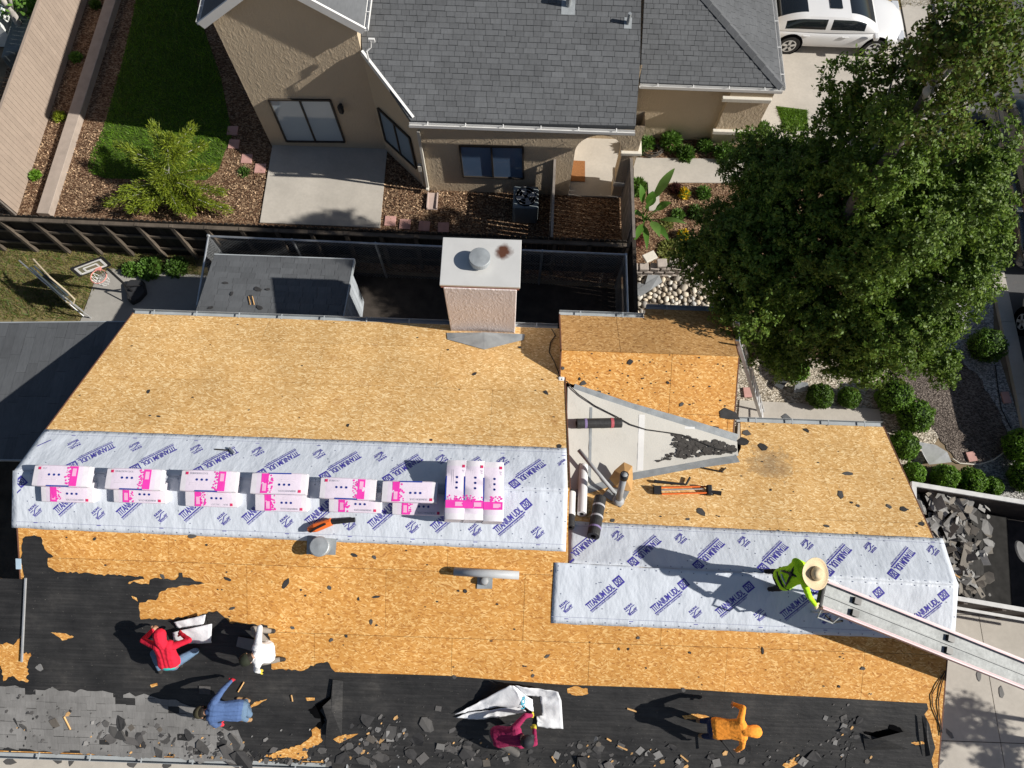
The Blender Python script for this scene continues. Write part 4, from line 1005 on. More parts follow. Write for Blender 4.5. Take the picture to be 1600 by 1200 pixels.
lr_ = thing('patio_cover', 'low slate shingle roof left of the house, half in its shadow', 'roof', P(60, 600))
RL = Plane(-9, 4, 2.25, .10, 0.0)
lq = [tuple(RL.at(*q)[:2]) for q in [(-160, 506), (197, 503), (200, 720), (-160, 716)]]; lq[1] = (-8.25, lq[1][1]); lq[2] = (-8.25, lq[2][1])
rb = MB().prism([RL.xy(x, y, -.004) for x, y in ccw(lq)], (0, 0, -.10)).build('roof', SHINGLE_D, lr_)
tab_field(RL, lq, rb, SHINGLE_D, 'shingle', w=(.55, .95), expo=.24, limit=120, tilt=.004, along='x', row_dir=1, gapx=.003)
for (x, y) in ((-12.2, 2.6), (-12.2, 5.5), (-8.75, 2.7), (-8.75, 5.5)): MB().box((x, y, 1.05), (.1, .1, 2.1)).build('post', WOOD_E, lr_)
mb = MB(); board(mb, RL.xy(lq[3][0], lq[3][1] - .012, .01), RL.xy(lq[2][0], lq[2][1] - .012, .01), .024, .10); mb.build('fascia', GUTTER, lr_)
mb = MB(); board(mb, RL.xy(lq[0][0], lq[0][1] + .012, .01), RL.xy(lq[1][0], lq[1][1] + .012, .01), .024, .10); mb.build('fascia', GUTTER, lr_)
# ------------------------------------------------------------------ big tree over the front garden
def limb_path(a, b, n, wob, rng):
    a = np.array(a); b = np.array(b); out = []
    for i in range(n + 1):
        t = i / n; out.append(a + (b - a) * t + rng.normal(0, wob, 3) * math.sin(math.pi * t) + np.array([0, 0, -.15 * math.sin(math.pi * t)]))
    return [Vector(p) for p in out]
def big_tree():
    rng = np.random.default_rng(21)
    base = Vector((6.45, 7.0, 0)); root = thing('garden_tree', 'tall dense evergreen tree over the front garden', 'tree', base)
    top_ = Vector((5.75, 7.55, 10.2))
    def axis(h): t = h / 10.2; return np.array([base.x + (top_.x - base.x) * t, base.y + (top_.y - base.y) * t ** 1.3, h])
    tr = [Vector(axis(h) + rng.normal(0, .05, 3) * (h > 0)) for h in (0, .6, 1.5, 2.6, 3.8, 5.1, 6.4, 7.7, 8.9, 10.0)]
    MB().tube(tr, [.30, .26, .24, .22, .19, .15, .11, .075, .05, .02], 10).build('trunk', mat('dark_bark', (.10, .085, .072), .9, .35, 9, .7, 30), root, True)
    # lobes of foliage: each carries smaller clumps on its outer shell
    lobes = [(1180, 398, 4.2, 1.12), (1262, 300, 5.2, 1.15), (1300, 480, 3.6, 1.10), (1400, 500, 4.0, 1.08), (1472, 432, 4.8, .82), (1390, 345, 5.8, 1.15), (1492, 292, 6.3, .80), (1345, 225, 6.6, .85), (1452, 190, 7.4, .72), (1522, 120, 8.4, .55), (1545, 48, 9.4, .42), (1395, 120, 7.8, .50), (1240, 505, 3.0, .75), (1128, 365, 3.6, .68), (1200, 270, 4.6, .75), (1330, 400, 5.0, 1.0), (1540, 225, 7.0, .40), (1530, 385, 5.4, .42), (1450, 560, 3.2, .55), (1340, 565, 2.9, .6), (1330, 130, 7.2, .45), (1172, 472, 3.4, .80), (1212, 548, 2.5, .55), (1485, 92, 8.6, .40), (1500, 30, 9.6, .34), (1565, 95, 8.8, .38), (1440, 118, 8.0, .42), (1470, 150, 8.3, .36), (1100, 400, 3.4, .55), (1500, 60, 9.6, .3)]
    blobs = []
    for h in np.linspace(6.2, 9.8, 15):
        a = h * 5.1; d = np.array([math.cos(a), math.sin(a), .5]); blobs.append((axis(h) + d * np.array([.32, .32, .5]), .36, min(h, 6.9) if h < 8.2 else h, d / np.linalg.norm(d)))
    for u, v, h, r in lobes:
        lc = np.array(P(u, v, h)); n = max(5, int(20 * r * r)); s = axis(max(1.6, h - .9))
        MB().tube(limb_path(s, lc, 4, .06, rng), [.085 if h < 6.5 else .05, .06, .045, .03, .012], 7).build('limb', BARK_W if h > 6.0 else BARK, root, True)
        for i in range(n):
            z = 1 - 1.55 * (i + .5) / n; a = i * 2.39996 + rng.normal(0, .3); q = math.sqrt(max(0, 1 - z * z)); d = np.array([math.cos(a) * q, math.sin(a) * q, z])
            c = lc + d * r * rng.uniform(.62, .95); blobs.append((c, rng.uniform(.26, .44) * (1.0 if h < 7 else .8), h, d))
            if i % 3 == 0: MB().tube(limb_path(lc, c, 3, .04, rng), [.025, .02, .013, .005], 5).build('twig', BARK, root, True)
        if h < 7: blobs.append((lc, r * .62, h, np.array([0, 0, 1.])))
    Cs = []; Ds = []; MI = []; NN = []
    for c, r, h, ld in blobs:
        dens = 1.0 if h < 7.0 else .5
        k = int(2100 * (r / .5) ** 2 * dens)
        nt = int(110 * (r / .5) ** 2 * dens) + 8; td = rng.normal(size=(nt, 3)); td /= np.linalg.norm(td, axis=1, keepdims=True)
        tl = r * rng.uniform(.70, 1.30, nt); ti = rng.integers(0, nt, k); f = rng.uniform(.5, 1.0, k) ** .55
        p = c + td[ti] * (tl[ti] * f)[:, None] * np.array([1.05, 1.05, .85]) + rng.normal(0, .03, (k, 3))
        q_ = td[ti] * .7 + ld * .9 + np.array([0, 0, .2]); NN.append(q_ / np.linalg.norm(q_, axis=1, keepdims=True))
        Cs.append(p); Ds.append(rng.normal(size=(k, 3))); MI.append(np.full(k, 0 if h < 7.3 else 1))
    C = np.vstack(Cs); D = np.vstack(Ds); MI = np.concatenate(MI); keep = C[:, 2] > .15
    NN = np.vstack(NN)[keep]; C, D, MI = C[keep], D[keep], MI[keep]
    MI = np.where((MI == 1) & (rng.random(len(MI)) > .55), 1, np.where(rng.random(len(MI)) > .78, 2, 0))
    quads('crown', leaf_quads(C, .074, .55, .7, rng, D, NN), [LEAF, leafm('olive_leaf', (.15, .16, .03)), leafm('fresh_leaf', (.23, .33, .045))], root, MI, 'stuff')
    print('tree leaves', len(C))
big_tree()

# ------------------------------------------------------------------ clipped round bushes
def bush(u, v, r, label, tall=1.0, n=2900, m=None, h0=0.):
    c = P(u, v, r * tall * .8); c.z = 0; rng = np.random.default_rng(int(u * 7 + v))
    o = thing('boxwood', label, 'bush', c, 'clipped bushes in the front garden')
    r *= 1.16; hh = r * tall
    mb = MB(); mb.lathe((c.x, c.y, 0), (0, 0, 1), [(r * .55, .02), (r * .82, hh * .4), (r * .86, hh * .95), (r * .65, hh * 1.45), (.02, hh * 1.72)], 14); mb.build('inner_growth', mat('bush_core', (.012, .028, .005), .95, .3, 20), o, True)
    mb = MB(); mb.tube([(c.x, c.y, 0), (c.x, c.y, hh)], .03, 6); mb.build('stem', BARK, o)
    d = rng.normal(size=(n, 3)); d /= np.linalg.norm(d, axis=1, keepdims=True); d = d[d[:, 2] > -.75]
    lump = 1 + .2 * np.array([mnoise.noise(Vector(q * 2.4 + np.array([u, v, 0]))) for q in d])
    p = np.array(c) + np.array([0, 0, hh * .86]) + d * np.array([r, r, hh * .92]) * (lump * rng.uniform(.86, 1.03, len(d)))[:, None]
    quads('foliage', leaf_quads(p, .060, .6, .4, rng, None, d), m or LEAF_B, o, None, 'stuff')
BL = [(1540, 541, .38, 'round bush alone on the grey gravel strip, behind the bark bed', 1.0), (1395, 621, .37, 'large round bush touching another one beside the bark bed', 1.05), (1428, 651, .36, 'round bush in front of the largest pair, nearest the bark bed', 1.0),
      (1280, 620, .27, 'small round bush at the edge of the front walk, left of the shaded one', .95), (1326, 622, .23, 'small shaded round bush between the walk edge bush and the large pair', .9), (1243, 578, .27, 'small bush under the tree beside the grey flashing', .95),
      (1410, 697, .30, 'leafy bush behind the bent metal sheet, close to the roof edge', 1.0), (1426, 741, .24, 'small bush between the roof edge and the dumpster corner', 1.0), (1474, 747, .27, 'upright oval bush behind the dumpster, left of its twin', 1.15), (1514, 753, .28, 'upright oval bush behind the dumpster, right of its twin', 1.15), (1549, 760, .20, 'low loose bush at the right end of the row behind the dumpster', .9), (1594, 698, .36, 'round bush cut by the right edge of the picture', 1.0), (1600, 745, .33, 'dark bush behind the dumpster at the right edge', 1.0)]
for b in BL: bush(*b)

# ------------------------------------------------------------------ young conifer in the mulch
def sapling():
    rng = np.random.default_rng(4); b = P(262, 322); o = thing('young_conifer', 'young yellow-green conifer with loose branches beside the lawn', 'tree', b)
    tip = P(262, 232, 1.55); MB().tube([b, b.lerp(tip, .4) + Vector((.04, .02, 0)), tip], [.035, .028, .01], 7).build('trunk', BARK_W, o, True)
    tips = [(182, 225, 1.1), (238, 192, 1.5), (303, 196, 1.45), (165, 320, .5), (186, 300, .7), (225, 330, .5), (350, 300, .6), (335, 262, .9), (360, 328, .35), (300, 335, .4), (285, 235, 1.4), (255, 300, .8), (210, 250, 1.0), (320, 225, 1.2), (268, 212, 1.7), (240, 285, 1.0), (310, 300, .8), (200, 330, .4), (280, 330, .55), (330, 320, .5)]
    Cs = []; Ds = []
    for u, v, z in tips:
        e = P(u, v, z); s = b.lerp(tip, min(.95, z / 1.6 * .85 + .05)); mid = s.lerp(e, .5) + Vector((0, 0, .08))
        MB().tube([s, mid, e], [.016, .011, .004], 5).build('branch', BARK_W, o, True)
        n = 900; t = rng.uniform(.1, 1, n); q = np.array([np.array(s) * (1 - k) ** 2 + 2 * k * (1 - k) * np.array(mid) + k * k * np.array(e) for k in t])
        off = rng.normal(0, .10, (n, 3)) * (1.25 - .7 * t)[:, None]; Cs.append(q + off); dd = np.array(e - s); Ds.append(off * 9 + dd)
    C = np.vstack(Cs); quads('needles', leaf_quads(C, .10, .2, .6, rng, np.vstack(Ds)), [LEAF_Y, leafm('green_needle', (.13, .19, .02))], o, rng.random(len(C)) > .72, 'stuff')
sapling()

# ------------------------------------------------------------------ smaller plants
def tuft(u, v, r, h, label, m=LEAF_P, n=420, size=.12, z0=0., asp=.28, name='garden_plant', cat='plant', mi=None):
    rng = np.random.default_rng(int(u * 3 + v)); c = P(u, v, h * .5); c.z = z0
    o = thing(name, label, cat, c, 'small garden plants')
    a = rng.uniform(0, 6.283, n); rr = r * np.sqrt(rng.random(n)); zz = h * rng.uniform(.15, 1, n) * (1 - .5 * (rr / r) ** 2)
    C = np.array(c) + np.column_stack([np.cos(a) * rr, np.sin(a) * rr, zz]); D = np.column_stack([np.cos(a) * rr, np.sin(a) * rr, zz * .8])
    quads('foliage', leaf_quads(C, size, asp, .3, rng, D / r), m, o, mi, 'stuff')
    MB().tube([c, c + Vector((0, 0, h * .5))], .012, 5).build('stem', BARK, o)
tuft(92, 181, .16, .18, 'yellow-green clump between the tan fence and the timber edging', LEAF_Y)
tuft(54, 273, .15, .18, 'small green clump at the foot of the tan fence, nearest the dark fence', LEAF_B)
tuft(118, 88, .17, .18, 'green clump in the shade between the tan fence and the timber edging', LEAF_P)
tuft(148, 6, .15, .18, 'farthest small clump in the raised bed at the top edge', LEAF_P)
tuft(381, 268, .16, .10, 'tiny weed clump in the mulch left of the patio', LEAF_P, 160)
tuft(232, 418, .34, .32, 'low leafy shrub behind the basketball hoop', LEAF_P, 700, .10, asp=.5); tuft(275, 416, .30, .28, 'low leafy shrub between the hoop and the kennel', LEAF_P, 600, .10, asp=.5); tuft(203, 420, .22, .25, 'low leafy shrub against the backboard pole', LEAF_P, 400, .10, asp=.5)
for (u, v, r, h, l) in ((992, 228, .26, .45, 'leafy plant in the corner by the porch pier'), (1050, 218, .30, .5, 'leafy plant against the garage wall beside the hose'), (1072, 238, .24, .35, 'low plant beside the garden walk, left of the garage trim'), (1133, 236, .30, .45, 'leafy plant in front of the garage trim'), (1190, 205, .32, .6, 'leafy plant at the garage corner'), (996, 290, .26, .45, 'leafy plant in front of the grey side fence'), (1160, 238, .20, .3, 'reddish-green plant at the right end of the garage bed')): tuft(u, v, r, h, l, LEAF_P, 520, .15)
YF_ = [LEAF_P, FLOWER]
for (u, v, l) in ((1070, 301, 'yellow flowering plant near the garden walk'), (1068, 366, 'yellow flowering plant in front of the tall tree')): tuft(u, v, .16, .28, l, YF_, 260, .09, asp=.5, mi=np.random.default_rng(2).random(260) > .45)
for (u, v, r, h, l) in ((1012, 222, .22, .3, 'small plant behind the hose coil'), (1102, 226, .22, .3, 'small plant against the garage wall, between two larger ones'), (1088, 330, .22, .25, 'low green plant at the left foot of the tall tree'), (1100, 300, .20, .22, 'low plant between the walk and the tall tree'), (1060, 335, .18, .16, 'tiny plant beside the paddle leaf plant'), (1210, 232, .25, .5, 'leafy plant at the end of the garage bed'), (1085, 385, .24, .16, 'low weeds at the right end of the block wall')): tuft(u, v, r, h, l, LEAF_P, 420, .12)
tuft(1056, 293, .15, .25, 'dark red leafy plant beside the yellow flowers', leafm('dark_red_leaf', (.10, .035, .03)), 260, .12)
tuft(998, 375, .18, .3, 'reddish succulent behind the dark fence', leafm('pinkish_leaf', (.28, .12, .09)), 240, .14)
tuft(1050, 392, .38, .14, 'thin grass clump above the block wall', LEAF_W, 700, .11); tuft(1042, 350, .2, .2, 'small green clump among the garden bark', LEAF_W, 260, .1)
# bird of paradise: big single leaves
def big_leaf(root, base, tip, w, m, fold=.18):
    base = Vector(base); tip = Vector(tip); d = tip - base; side = d.cross(Vector((0, 0, 1))).normalized(); vs = []; fs_ = []; n = 7
    for i in range(n + 1):
        t = i / n; c = base.lerp(tip, t) + Vector((0, 0, .16 * d.length * math.sin(math.pi * t * .8))); ww = w * math.sin(math.pi * (t ** .75 * .96 + .02)) * random.uniform(.88, 1.05)
        vs += [c - side * ww + Vector((0, 0, ww * fold)), c, c + side * ww + Vector((0, 0, ww * fold))]
    for i in range(n): fs_ += [(3 * i, 3 * i + 1, 3 * i + 4, 3 * i + 3), (3 * i + 1, 3 * i + 2, 3 * i + 5, 3 * i + 4)]
    link('leaf', vs, fs_, m, root, smooth=True)
bp = P(1005, 345); bird = thing('paddle_leaf_plant', 'tropical plant with big paddle leaves beside the grey side fence', 'plant', bp)
GL = leafm('paddle_leaf', (.08, .19, .025), .15); GL2 = leafm('pale_paddle_leaf', (.15, .28, .06), .15)
for (u, v, z, w, m) in ((1053, 266, 1.2, .13, GL2), (1020, 300, .9, .14, GL), (1000, 290, 1.0, .10, GL), (1033, 325, 1.0, .15, GL), (1048, 318, .7, .12, GL), (1072, 352, .6, .08, GL2), (1030, 372, .5, .13, GL2), (1044, 378, .45, .11, GL), (990, 335, .6, .12, GL), (1010, 392, .3, .09, GL), (1018, 312, 1.1, .13, GL), (990, 380, .35, .10, GL)):
    s = bp + Vector((random.uniform(-.08, .08), random.uniform(-.08, .08), .15)); e = P(u, v, z); k = s.lerp(e, .35) + Vector((0, 0, .12))
    MB().tube([bp, s, k], [.02, .017, .012], 5).build('stalk', GL, bird); big_leaf(bird, k, e, w, m)
# hose coil
hc = P(1018, 234, .08); mb = MB(); rng = random.Random(2); pts = []
for k in range(150):
    a = k * .21; r = .24 + .05 * math.sin(k * .13) + rng.uniform(-.006, .006); pts.append((hc.x + r * math.cos(a) * 1.1, hc.y + r * .8 * math.sin(a) + .05 * math.sin(k * .05), .03 + .11 * k / 150))
mb.tube(pts, .014, 6); tag(mb.build('garden_hose', mat('dark_hose', (.07, .06, .05), .5), None, True), 'dark garden hose coiled on the walk by the garage wall', 'hose')

# ------------------------------------------------------------------ river stones and block wall
def stone_mesh(seed):
    bm = bmesh.new(); bmesh.ops.create_icosphere(bm, subdivisions=1, radius=1.0)
    for v in bm.verts: v.co *= 1 + .22 * mnoise.noise(v.co * 1.1 + Vector((seed * 3.1, 0, 0)))
    me = bpy.data.meshes.new('stone'); bm.to_mesh(me); bm.free()
    me.polygons.foreach_set('use_smooth', np.ones(len(me.polygons), bool)); return me
def stone_mat():
    t = NT('river_stone'); oi = t.n('ShaderNodeObjectInfo')
    c = t.ramp(oi.outputs['Random'], [(0, (.33, .31, .29)), (.3, (.52, .45, .35)), (.55, (.66, .56, .43)), (.75, (.46, .46, .45)), (1, (.72, .65, .54))]); c = t.val(c, t.noise(9, 4), .85, 1.12); return t.done(c, .7, 0, .3)
STM = stone_mat(); SM = [stone_mesh(i) for i in range(7)]
for m in SM: m.materials.append(STM)
sbed = struct('stone_bed', gpx([(984, 424), (1098, 420), (1150, 470), (1190, 520), (1150, 540), (984, 520)]), mat('bed_soil', (.16, .13, .10), .95, .3, 5), .014)
rs = random.Random(8); placed = []
tries = 0
while len(placed) < 270 and tries < 9000:
    tries += 1; u, v = rs.uniform(984, 1160), rs.uniform(424, 520)
    if not inside((u, v), [(984, 424), (1098, 422), (1140, 462), (1165, 520), (984, 520)]): continue
    p = P(u, v); r = rs.uniform(.055, .12)
    if any((p.x - q[0]) ** 2 + (p.y - q[1]) ** 2 < (.82 * (r + q[2])) ** 2 for q in placed): continue
    placed.append((p.x, p.y, r))
    o = place('stone', SM[rs.randrange(7)], (p.x, p.y, .02 + r * .4), sbed); o.scale = (r * rs.uniform(.95, 1.35), r * rs.uniform(.8, 1.05), r * rs.uniform(.6, .8)); o.rotation_euler = (rs.uniform(-.3, .3), rs.uniform(-.3, .3), rs.uniform(0, 6.28))
fill = MB()
for k in range(900):
    u, v = rs.uniform(984, 1165), rs.uniform(424, 520); p = P(u, v); r = rs.uniform(.015, .04); fill.lathe((p.x, p.y, .015), (rs.uniform(-.3, .3), rs.uniform(-.3, .3), 1), [(r * .7, 0), (r, r * .4), (r * .5, r * .9)], 6)
tag(fill.build('pebble', mat('pebble', (.40, .36, .30), .8, .2, 9, isl=.5), sbed, True), kind='stuff')
bw = thing('block_wall', 'low curved wall of grey concrete blocks above the river stones', 'wall', P(1040, 425))
BLK = mat('concrete_block', (.40, .35, .31), .9, .15, 8, .4, 50, isl=.15)
for row in range(3):
    for k in range(8):
        u = 986 + k * 16.5 + (8 if row % 2 else 0); v = 428 - .05 * k - .012 * k * k * -1
        c = P(u, v + 1); z = .06 + row * .135; bevel(MB().box((c.x, c.y + row * .02, z), (.235, .20, .128), Matrix.Rotation(random.uniform(-.05, .05) - .02 * k, 3, 'Z')).build('block', BLK, bw), .012)
for i, (u, v, rz) in enumerate(((1015, 402, .5), (1034, 412, .05), (1053, 411, -.1), (1073, 413, .1))):
    c = P(u, v, .45); bevel(MB().box((c.x, c.y, .47), (.26 if i else .34, .24, .09), Matrix.Rotation(rz, 3, 'Z')).build('cap_stone', BLK if i else TRIM, bw), .015)
q = [tuple(P(u, v, .15)[:2]) for u, v in ((990, 456), (998, 441), (1008, 444), (1012, 430), (1030, 430), (1035, 440), (1015, 455), (1000, 463))]
tag(MB().prism([Vector((x, y, .16 + .05 * math.sin(x * 9))) for x, y in ccw(q)], (0, 0, -.006)).build('felt_piece', mat('grey_felt', (.24, .25, .26), .8, .15, 8)), 'grey torn felt piece dropped on the river stones', 'debris')
# street tree at the kerb; its shadow falls on the drive
def street_tree():
    rng = np.random.default_rng(77); b = Vector((15.7, -2.55, 0)); o = thing('street_tree', 'broad street tree standing right of the drive', 'tree', b)
    MB().tube([b, b + Vector((.05, .1, 1.6)), b + Vector((0, 0, 3.4))], [.16, .12, .08], 9).build('trunk', BARK, o, True)
    Cs = []
    for k in range(15):
        c = np.array(b) + np.array([rng.normal(0, .34), rng.normal(0, .36), 4.1 + rng.normal(0, .25)]); d = rng.normal(size=(300, 3)); d /= np.linalg.norm(d, axis=1, keepdims=True); Cs.append(c + d * .34 * rng.uniform(.3, 1, (300, 1)))
        if k % 3 == 0: MB().tube([b + Vector((0, 0, 3.0)), Vector(c)], [.05, .015], 6).build('limb', BARK, o)
    quads('crown', leaf_quads(np.vstack(Cs), .10, .5, .4, rng), LEAF, o, None, 'stuff')
street_tree()
# ------------------------------------------------------------------ chimney
ch = thing('chimney', 'pinkish stucco chimney with flat metal cap and round flue vent', 'chimney', (-.65, 6.4, 0))
zt = 5.05; ca = [P(u, v, zt) for u, v in ((692, 372), (816, 374), (812, 443), (687, 441))]
x0 = (ca[0].x + ca[3].x) / 2; x1 = (ca[1].x + ca[2].x) / 2; y1 = (ca[0].y + ca[1].y) / 2; y0 = (ca[2].y + ca[3].y) / 2
ins = .06
bevel(MB().box(((x0 + x1) / 2, (6.0 + y1 - ins) / 2, zt / 2 - .06), (x1 - x0 - 2 * ins, y1 - ins - 6.0, zt - .12)).build('shaft', CHIM, ch), .02)
MB().box(((x0 + x1) / 2, (y0 + y1) / 2 - .03, zt - .10), (x1 - x0 - .03, y1 - y0 + .05, .08)).build('trim_band', RED_P, ch)
capm = NT('stained_cap'); cc = capm.val((.62, .615, .60), capm.noise(2.2, 4), .92, 1.06)
_vx = capm.n('ShaderNodeVectorMath', operation='DISTANCE'); capm.l(capm.pos.outputs['Position'], _vx.inputs[0]); _vx.inputs[1].default_value = P(787, 393, zt)
dist_ = capm.math('ADD', _vx.outputs['Value'], capm.math('MULTIPLY', capm.noise(7, 3), .16))
cc = capm.mix(capm.ramp(dist_, [(.17, (1, 1, 1)), (.26, (0, 0, 0))]), cc, (.115, .045, .025)); CAPM = capm.done(cc, .5, .2, .4)
bevel(MB().box(((x0 + x1) / 2, (y0 + y1) / 2 - .03, zt - .03), (x1 - x0, y1 - y0 + .07, .06)).build('cap', CAPM, ch), .008)
vc = P(750, 410, zt); vc.z = zt
MB().lathe(vc, (0, 0, 1), [(.13, 0), (.13, .07), (.20, .07), (.205, .20), (.195, .212), (.02, .228)], 28).build('flue_vent', GALV_W, ch, False)
# flashing saddle behind the chimney on the near side
a, b, c, d, e = N1.at(698, 520, .015), N1.at(820, 522, .015), N1.at(818, 531, .015), N1.at(757, 546, .015), N1.at(699, 530, .015)
pk_ = N1.at(757, 519, .12)
MB().add([a, e, d, c, b, pk_], [(0, 1, 5), (1, 2, 5), (2, 3, 5), (3, 4, 5)]).build('flashing', GALV_W, ch)

# ------------------------------------------------------------------ bundles of shingles on the ridge
def bundle(label, c, ax, ay, up, L=.93, W=.36, H=.145, flip=1, bend=0.):
    """c = centre of its underside; ax along, ay across, up"""
    ax, ay, up = Vector(ax).normalized(), Vector(ay).normalized(), Vector(up).normalized(); o = thing('shingle_bundle', label, 'shingle bundle', c, 'pink wrapped shingle bundles on the ridge')
    c = Vector(c); ni = 10
    def pt(s, t, h):  # s along -.5..5, t across, h height
        z = -bend * (abs(s) * 2) ** 2 * .5 - .018 * (abs(s) * 2) ** 4 + .006 * mnoise.noise(Vector((s * 5 + c.x * 3, t * 3, h)))
        return c + ax * s * L + ay * t * W + up * (h * H) + Vector((0, 0, z))
    vs = []; fs_ = []
    prof = [(-.5, .06), (-.5, .9), (-.46, 1.0), (0, 1.02), (.46, 1.0), (.5, .9), (.5, .06), (0, .0)]
    for i in range(ni + 1):
        s = -.5 + i / ni; sq_ = 1 - .04 * (abs(s) > .49)
        for t, h in prof: vs.append(pt(s, t * sq_, h))
    n = len(prof)
    for i in range(ni):
        for k in range(n): fs_.append((i * n + k, i * n + (k + 1) % n, (i + 1) * n + (k + 1) % n, (i + 1) * n + k))
    fs_ += [tuple(range(n - 1, -1, -1)), tuple(range(ni * n, ni * n + n))]
    mi = [1 if (k // n) in (0, ni - 1) or k >= ni * n else 0 for k in range(len(fs_))]
    link('wrapper', vs, fs_, [BAG, BAGW], o, mi, True).modifiers.new('es', 'EDGE_SPLIT').split_angle = math.radians(40)
    f = flip
    def band(name, s0, s1, t0, t1, m, hgt=1.035, n=2):
        mb = MB()
        for i in range(n):
            a_, b_ = s0 + (s1 - s0) * i / n, s0 + (s1 - s0) * (i + 1) / n; q = [pt(a_ * f, t0 * f, hgt), pt(b_ * f, t0 * f, hgt), pt(b_ * f, t1 * f, hgt), pt(a_ * f, t1 * f, hgt)]; mb.prism(q, -up * .002)
        return mb.build(name, m, o)
    band('magenta_band', .185, .315, -.46, .46, MAG); band('grey_panel', .215, .285, .0, .36, mat('pink_tint', (.80, .42, .62), .45), 1.05)
    mb = MB()     # magenta ornament dots beside the band
    for k in range(26):
        s = random.uniform(.10, .195); t = random.uniform(-.42, .42); r = random.uniform(.008, .02); mb.prism([pt(f * s, f * t, 1.04) + ax * r * math.cos(a_) + ay * r * math.sin(a_) for a_ in (0, 1.2, 2.5, 3.8, 5.0)], -up * .002)
    tag(mb.build('ornament', MAG, o), kind='stuff')
    # navy side label, both long sides; it wraps a little over the top edge
    for sd in (-1, 1):
        mb = MB(); q = [pt(-.22 * f, sd * .502, .86), pt(.19 * f, sd * .502, .86), pt(.19 * f, sd * .502, .12), pt(-.22 * f, sd * .502, .12)]; mb.prism(q if sd * f < 0 else q[::-1], ay * sd * -.003)
        for z in (.35, .6):
            q = [pt(-.16 * f, sd * .507, z + .07), pt(.10 * f, sd * .507, z + .07), pt(.10 * f, sd * .507, z - .05), pt(-.16 * f, sd * .507, z - .05)]; mb.prism(q, ay * sd * -.001, 1)
        mb.build('navy_label', [NAVY, BAGW], o)
        mb = MB(); q = [pt(.20 * f, sd * .503, .88), pt(.30 * f, sd * .503, .88), pt(.30 * f, sd * .503, .08), pt(.20 * f, sd * .503, .08)]; mb.prism(q, ay * sd * -.003); mb.build('magenta_band', MAG, o)
    band('navy_edge', -.22, .19, -.5, -.44, NAVY, 1.03)
    for k in range(3):
        mb = MB(); cc_ = pt((-.20 + .09 * k) * f, .05 * f, 1.045); mb.lathe(cc_, up, [(.020, 0), (.020, .002), (.011, .002), (.011, .0)], 12); mb.build('round_mark', NAVY, o)
    tv, tf = text_mesh('DURATION COOL', .02); k_ = .30 / tv[:, 0].max(); kz = .032 / tv[:, 1].max(); ink = MB()
    ink.add([pt((-.33 * f), (.30) * f, 1.045) + ax * f * v[0] * k_ + ay * f * v[1] * kz for v in tv], tf); tag(ink.build('printed_lettering', GREYL, o), kind='stuff')
    mb = MB(); p_ = [pt((-.42 + dx) * f, (.28 + dy) * f, 1.045) for dx, dy in ((0, 0), (.05, 0), (.05, .13), (0, .13))]; mb.prism(p_, -up * .001); mb.build('red_logo', REDL, o)
    for t in (-.12, -.2): band('fine_print', -.33, -.05, t, t + .025, mat('faint_print', (.70, .63, .72), .5), 1.04)
    return o
nS = SP.n; aS = Vector((0, 1, SP.my)).normalized(); nN = N1.n
ordn = ['first', 'second', 'third', 'fourth', 'fifth', 'sixth']
tops = [(100, 742, 1), (214, 747, 1), (331, 750, 1), (441, 754, -1), (549, 762, 1), (646, 767, -1)]
lows = [(112, 772), (224, 773), (335, 779), (443, 786), (557, 788), (655, 792)]
for i in range(6):
    u, v = lows[i]; b = SP.at(u, v - 6, .02); bundle('%s low pink bundle from the left, lying on the near slope below the ridge' % ordn[i], b, (1, .004, 0), aS, nS, flip=-1, L=.88)
    # the upper pair rides on the ridge: one bundle on the far slope carries the top one
    u, v, f = tops[i]; t = P(u - 6, v, 4.8 + .27); q = Vector((t.x - .03, 2.26 + .17, 0)); q.z = N1.z(0, q.y) + .03
    tilt = Vector((0, -.10, 1)).normalized()
    bundle('%s top pink bundle from the left, lying across the ridge' % ordn[i], Vector((t.x, t.y, 4.8 + .12)), (1, random.uniform(-.012, .012), .005), Vector((0, 1, .10)), tilt, flip=f)
for i, (u, v) in enumerate(((712, 764), (741, 765), (771, 767))):
    t = P(u, v, 5.18); w = ('left', 'middle', 'right')[i]
    for k, (z, l) in enumerate(((4.83, 'bottom'), (4.95, 'middle'), (5.07, 'top'))):
        bundle('%s bundle of the %s stack in the three crosswise stacks' % (l, w), Vector((t.x + (.015 * (k - 2)), t.y, z)), (.02, -1, 0), (1, .02, 0), (0, 0, 1), L=1.0, W=.345, H=.118, flip=1, bend=.07)

# ------------------------------------------------------------------ rolls, vents, pipes
def roll(label, a, b, r, body, bands, core=True, name='membrane_roll', lab=None, group='rolls of roofing'):
    a, b = Vector(a), Vector(b); d = (b - a).normalized(); L = (b - a).length; o = thing(name, label, 'roll', (a + b) / 2 - Vector((0, 0, r)), group)
    def pr(t0, t1, rr): return [(rr * .96, t0), (rr, t0 + .012), (rr, t1 - .012), (rr * .96, t1)]
    mb = MB(); mb.lathe(a, d, pr(0, L, r), 20); mb.build('roll', body, o, False)
    for t, w, m in bands: mb = MB(); mb.lathe(a, d, [(r + .003, t * L), (r + .004, t * L + w * .1), (r + .004, t * L + w * .9), (r + .003, t * L + w)], 20); mb.build('band', m, o)
    if core:
        for e, s in ((a, -1), (b, 1)): mb = MB(); mb.lathe(e, d * s, [(r * .42, .001), (r * .42, .003), (.002, .003)], 14); mb.build('core', HOLE, o)
    return o
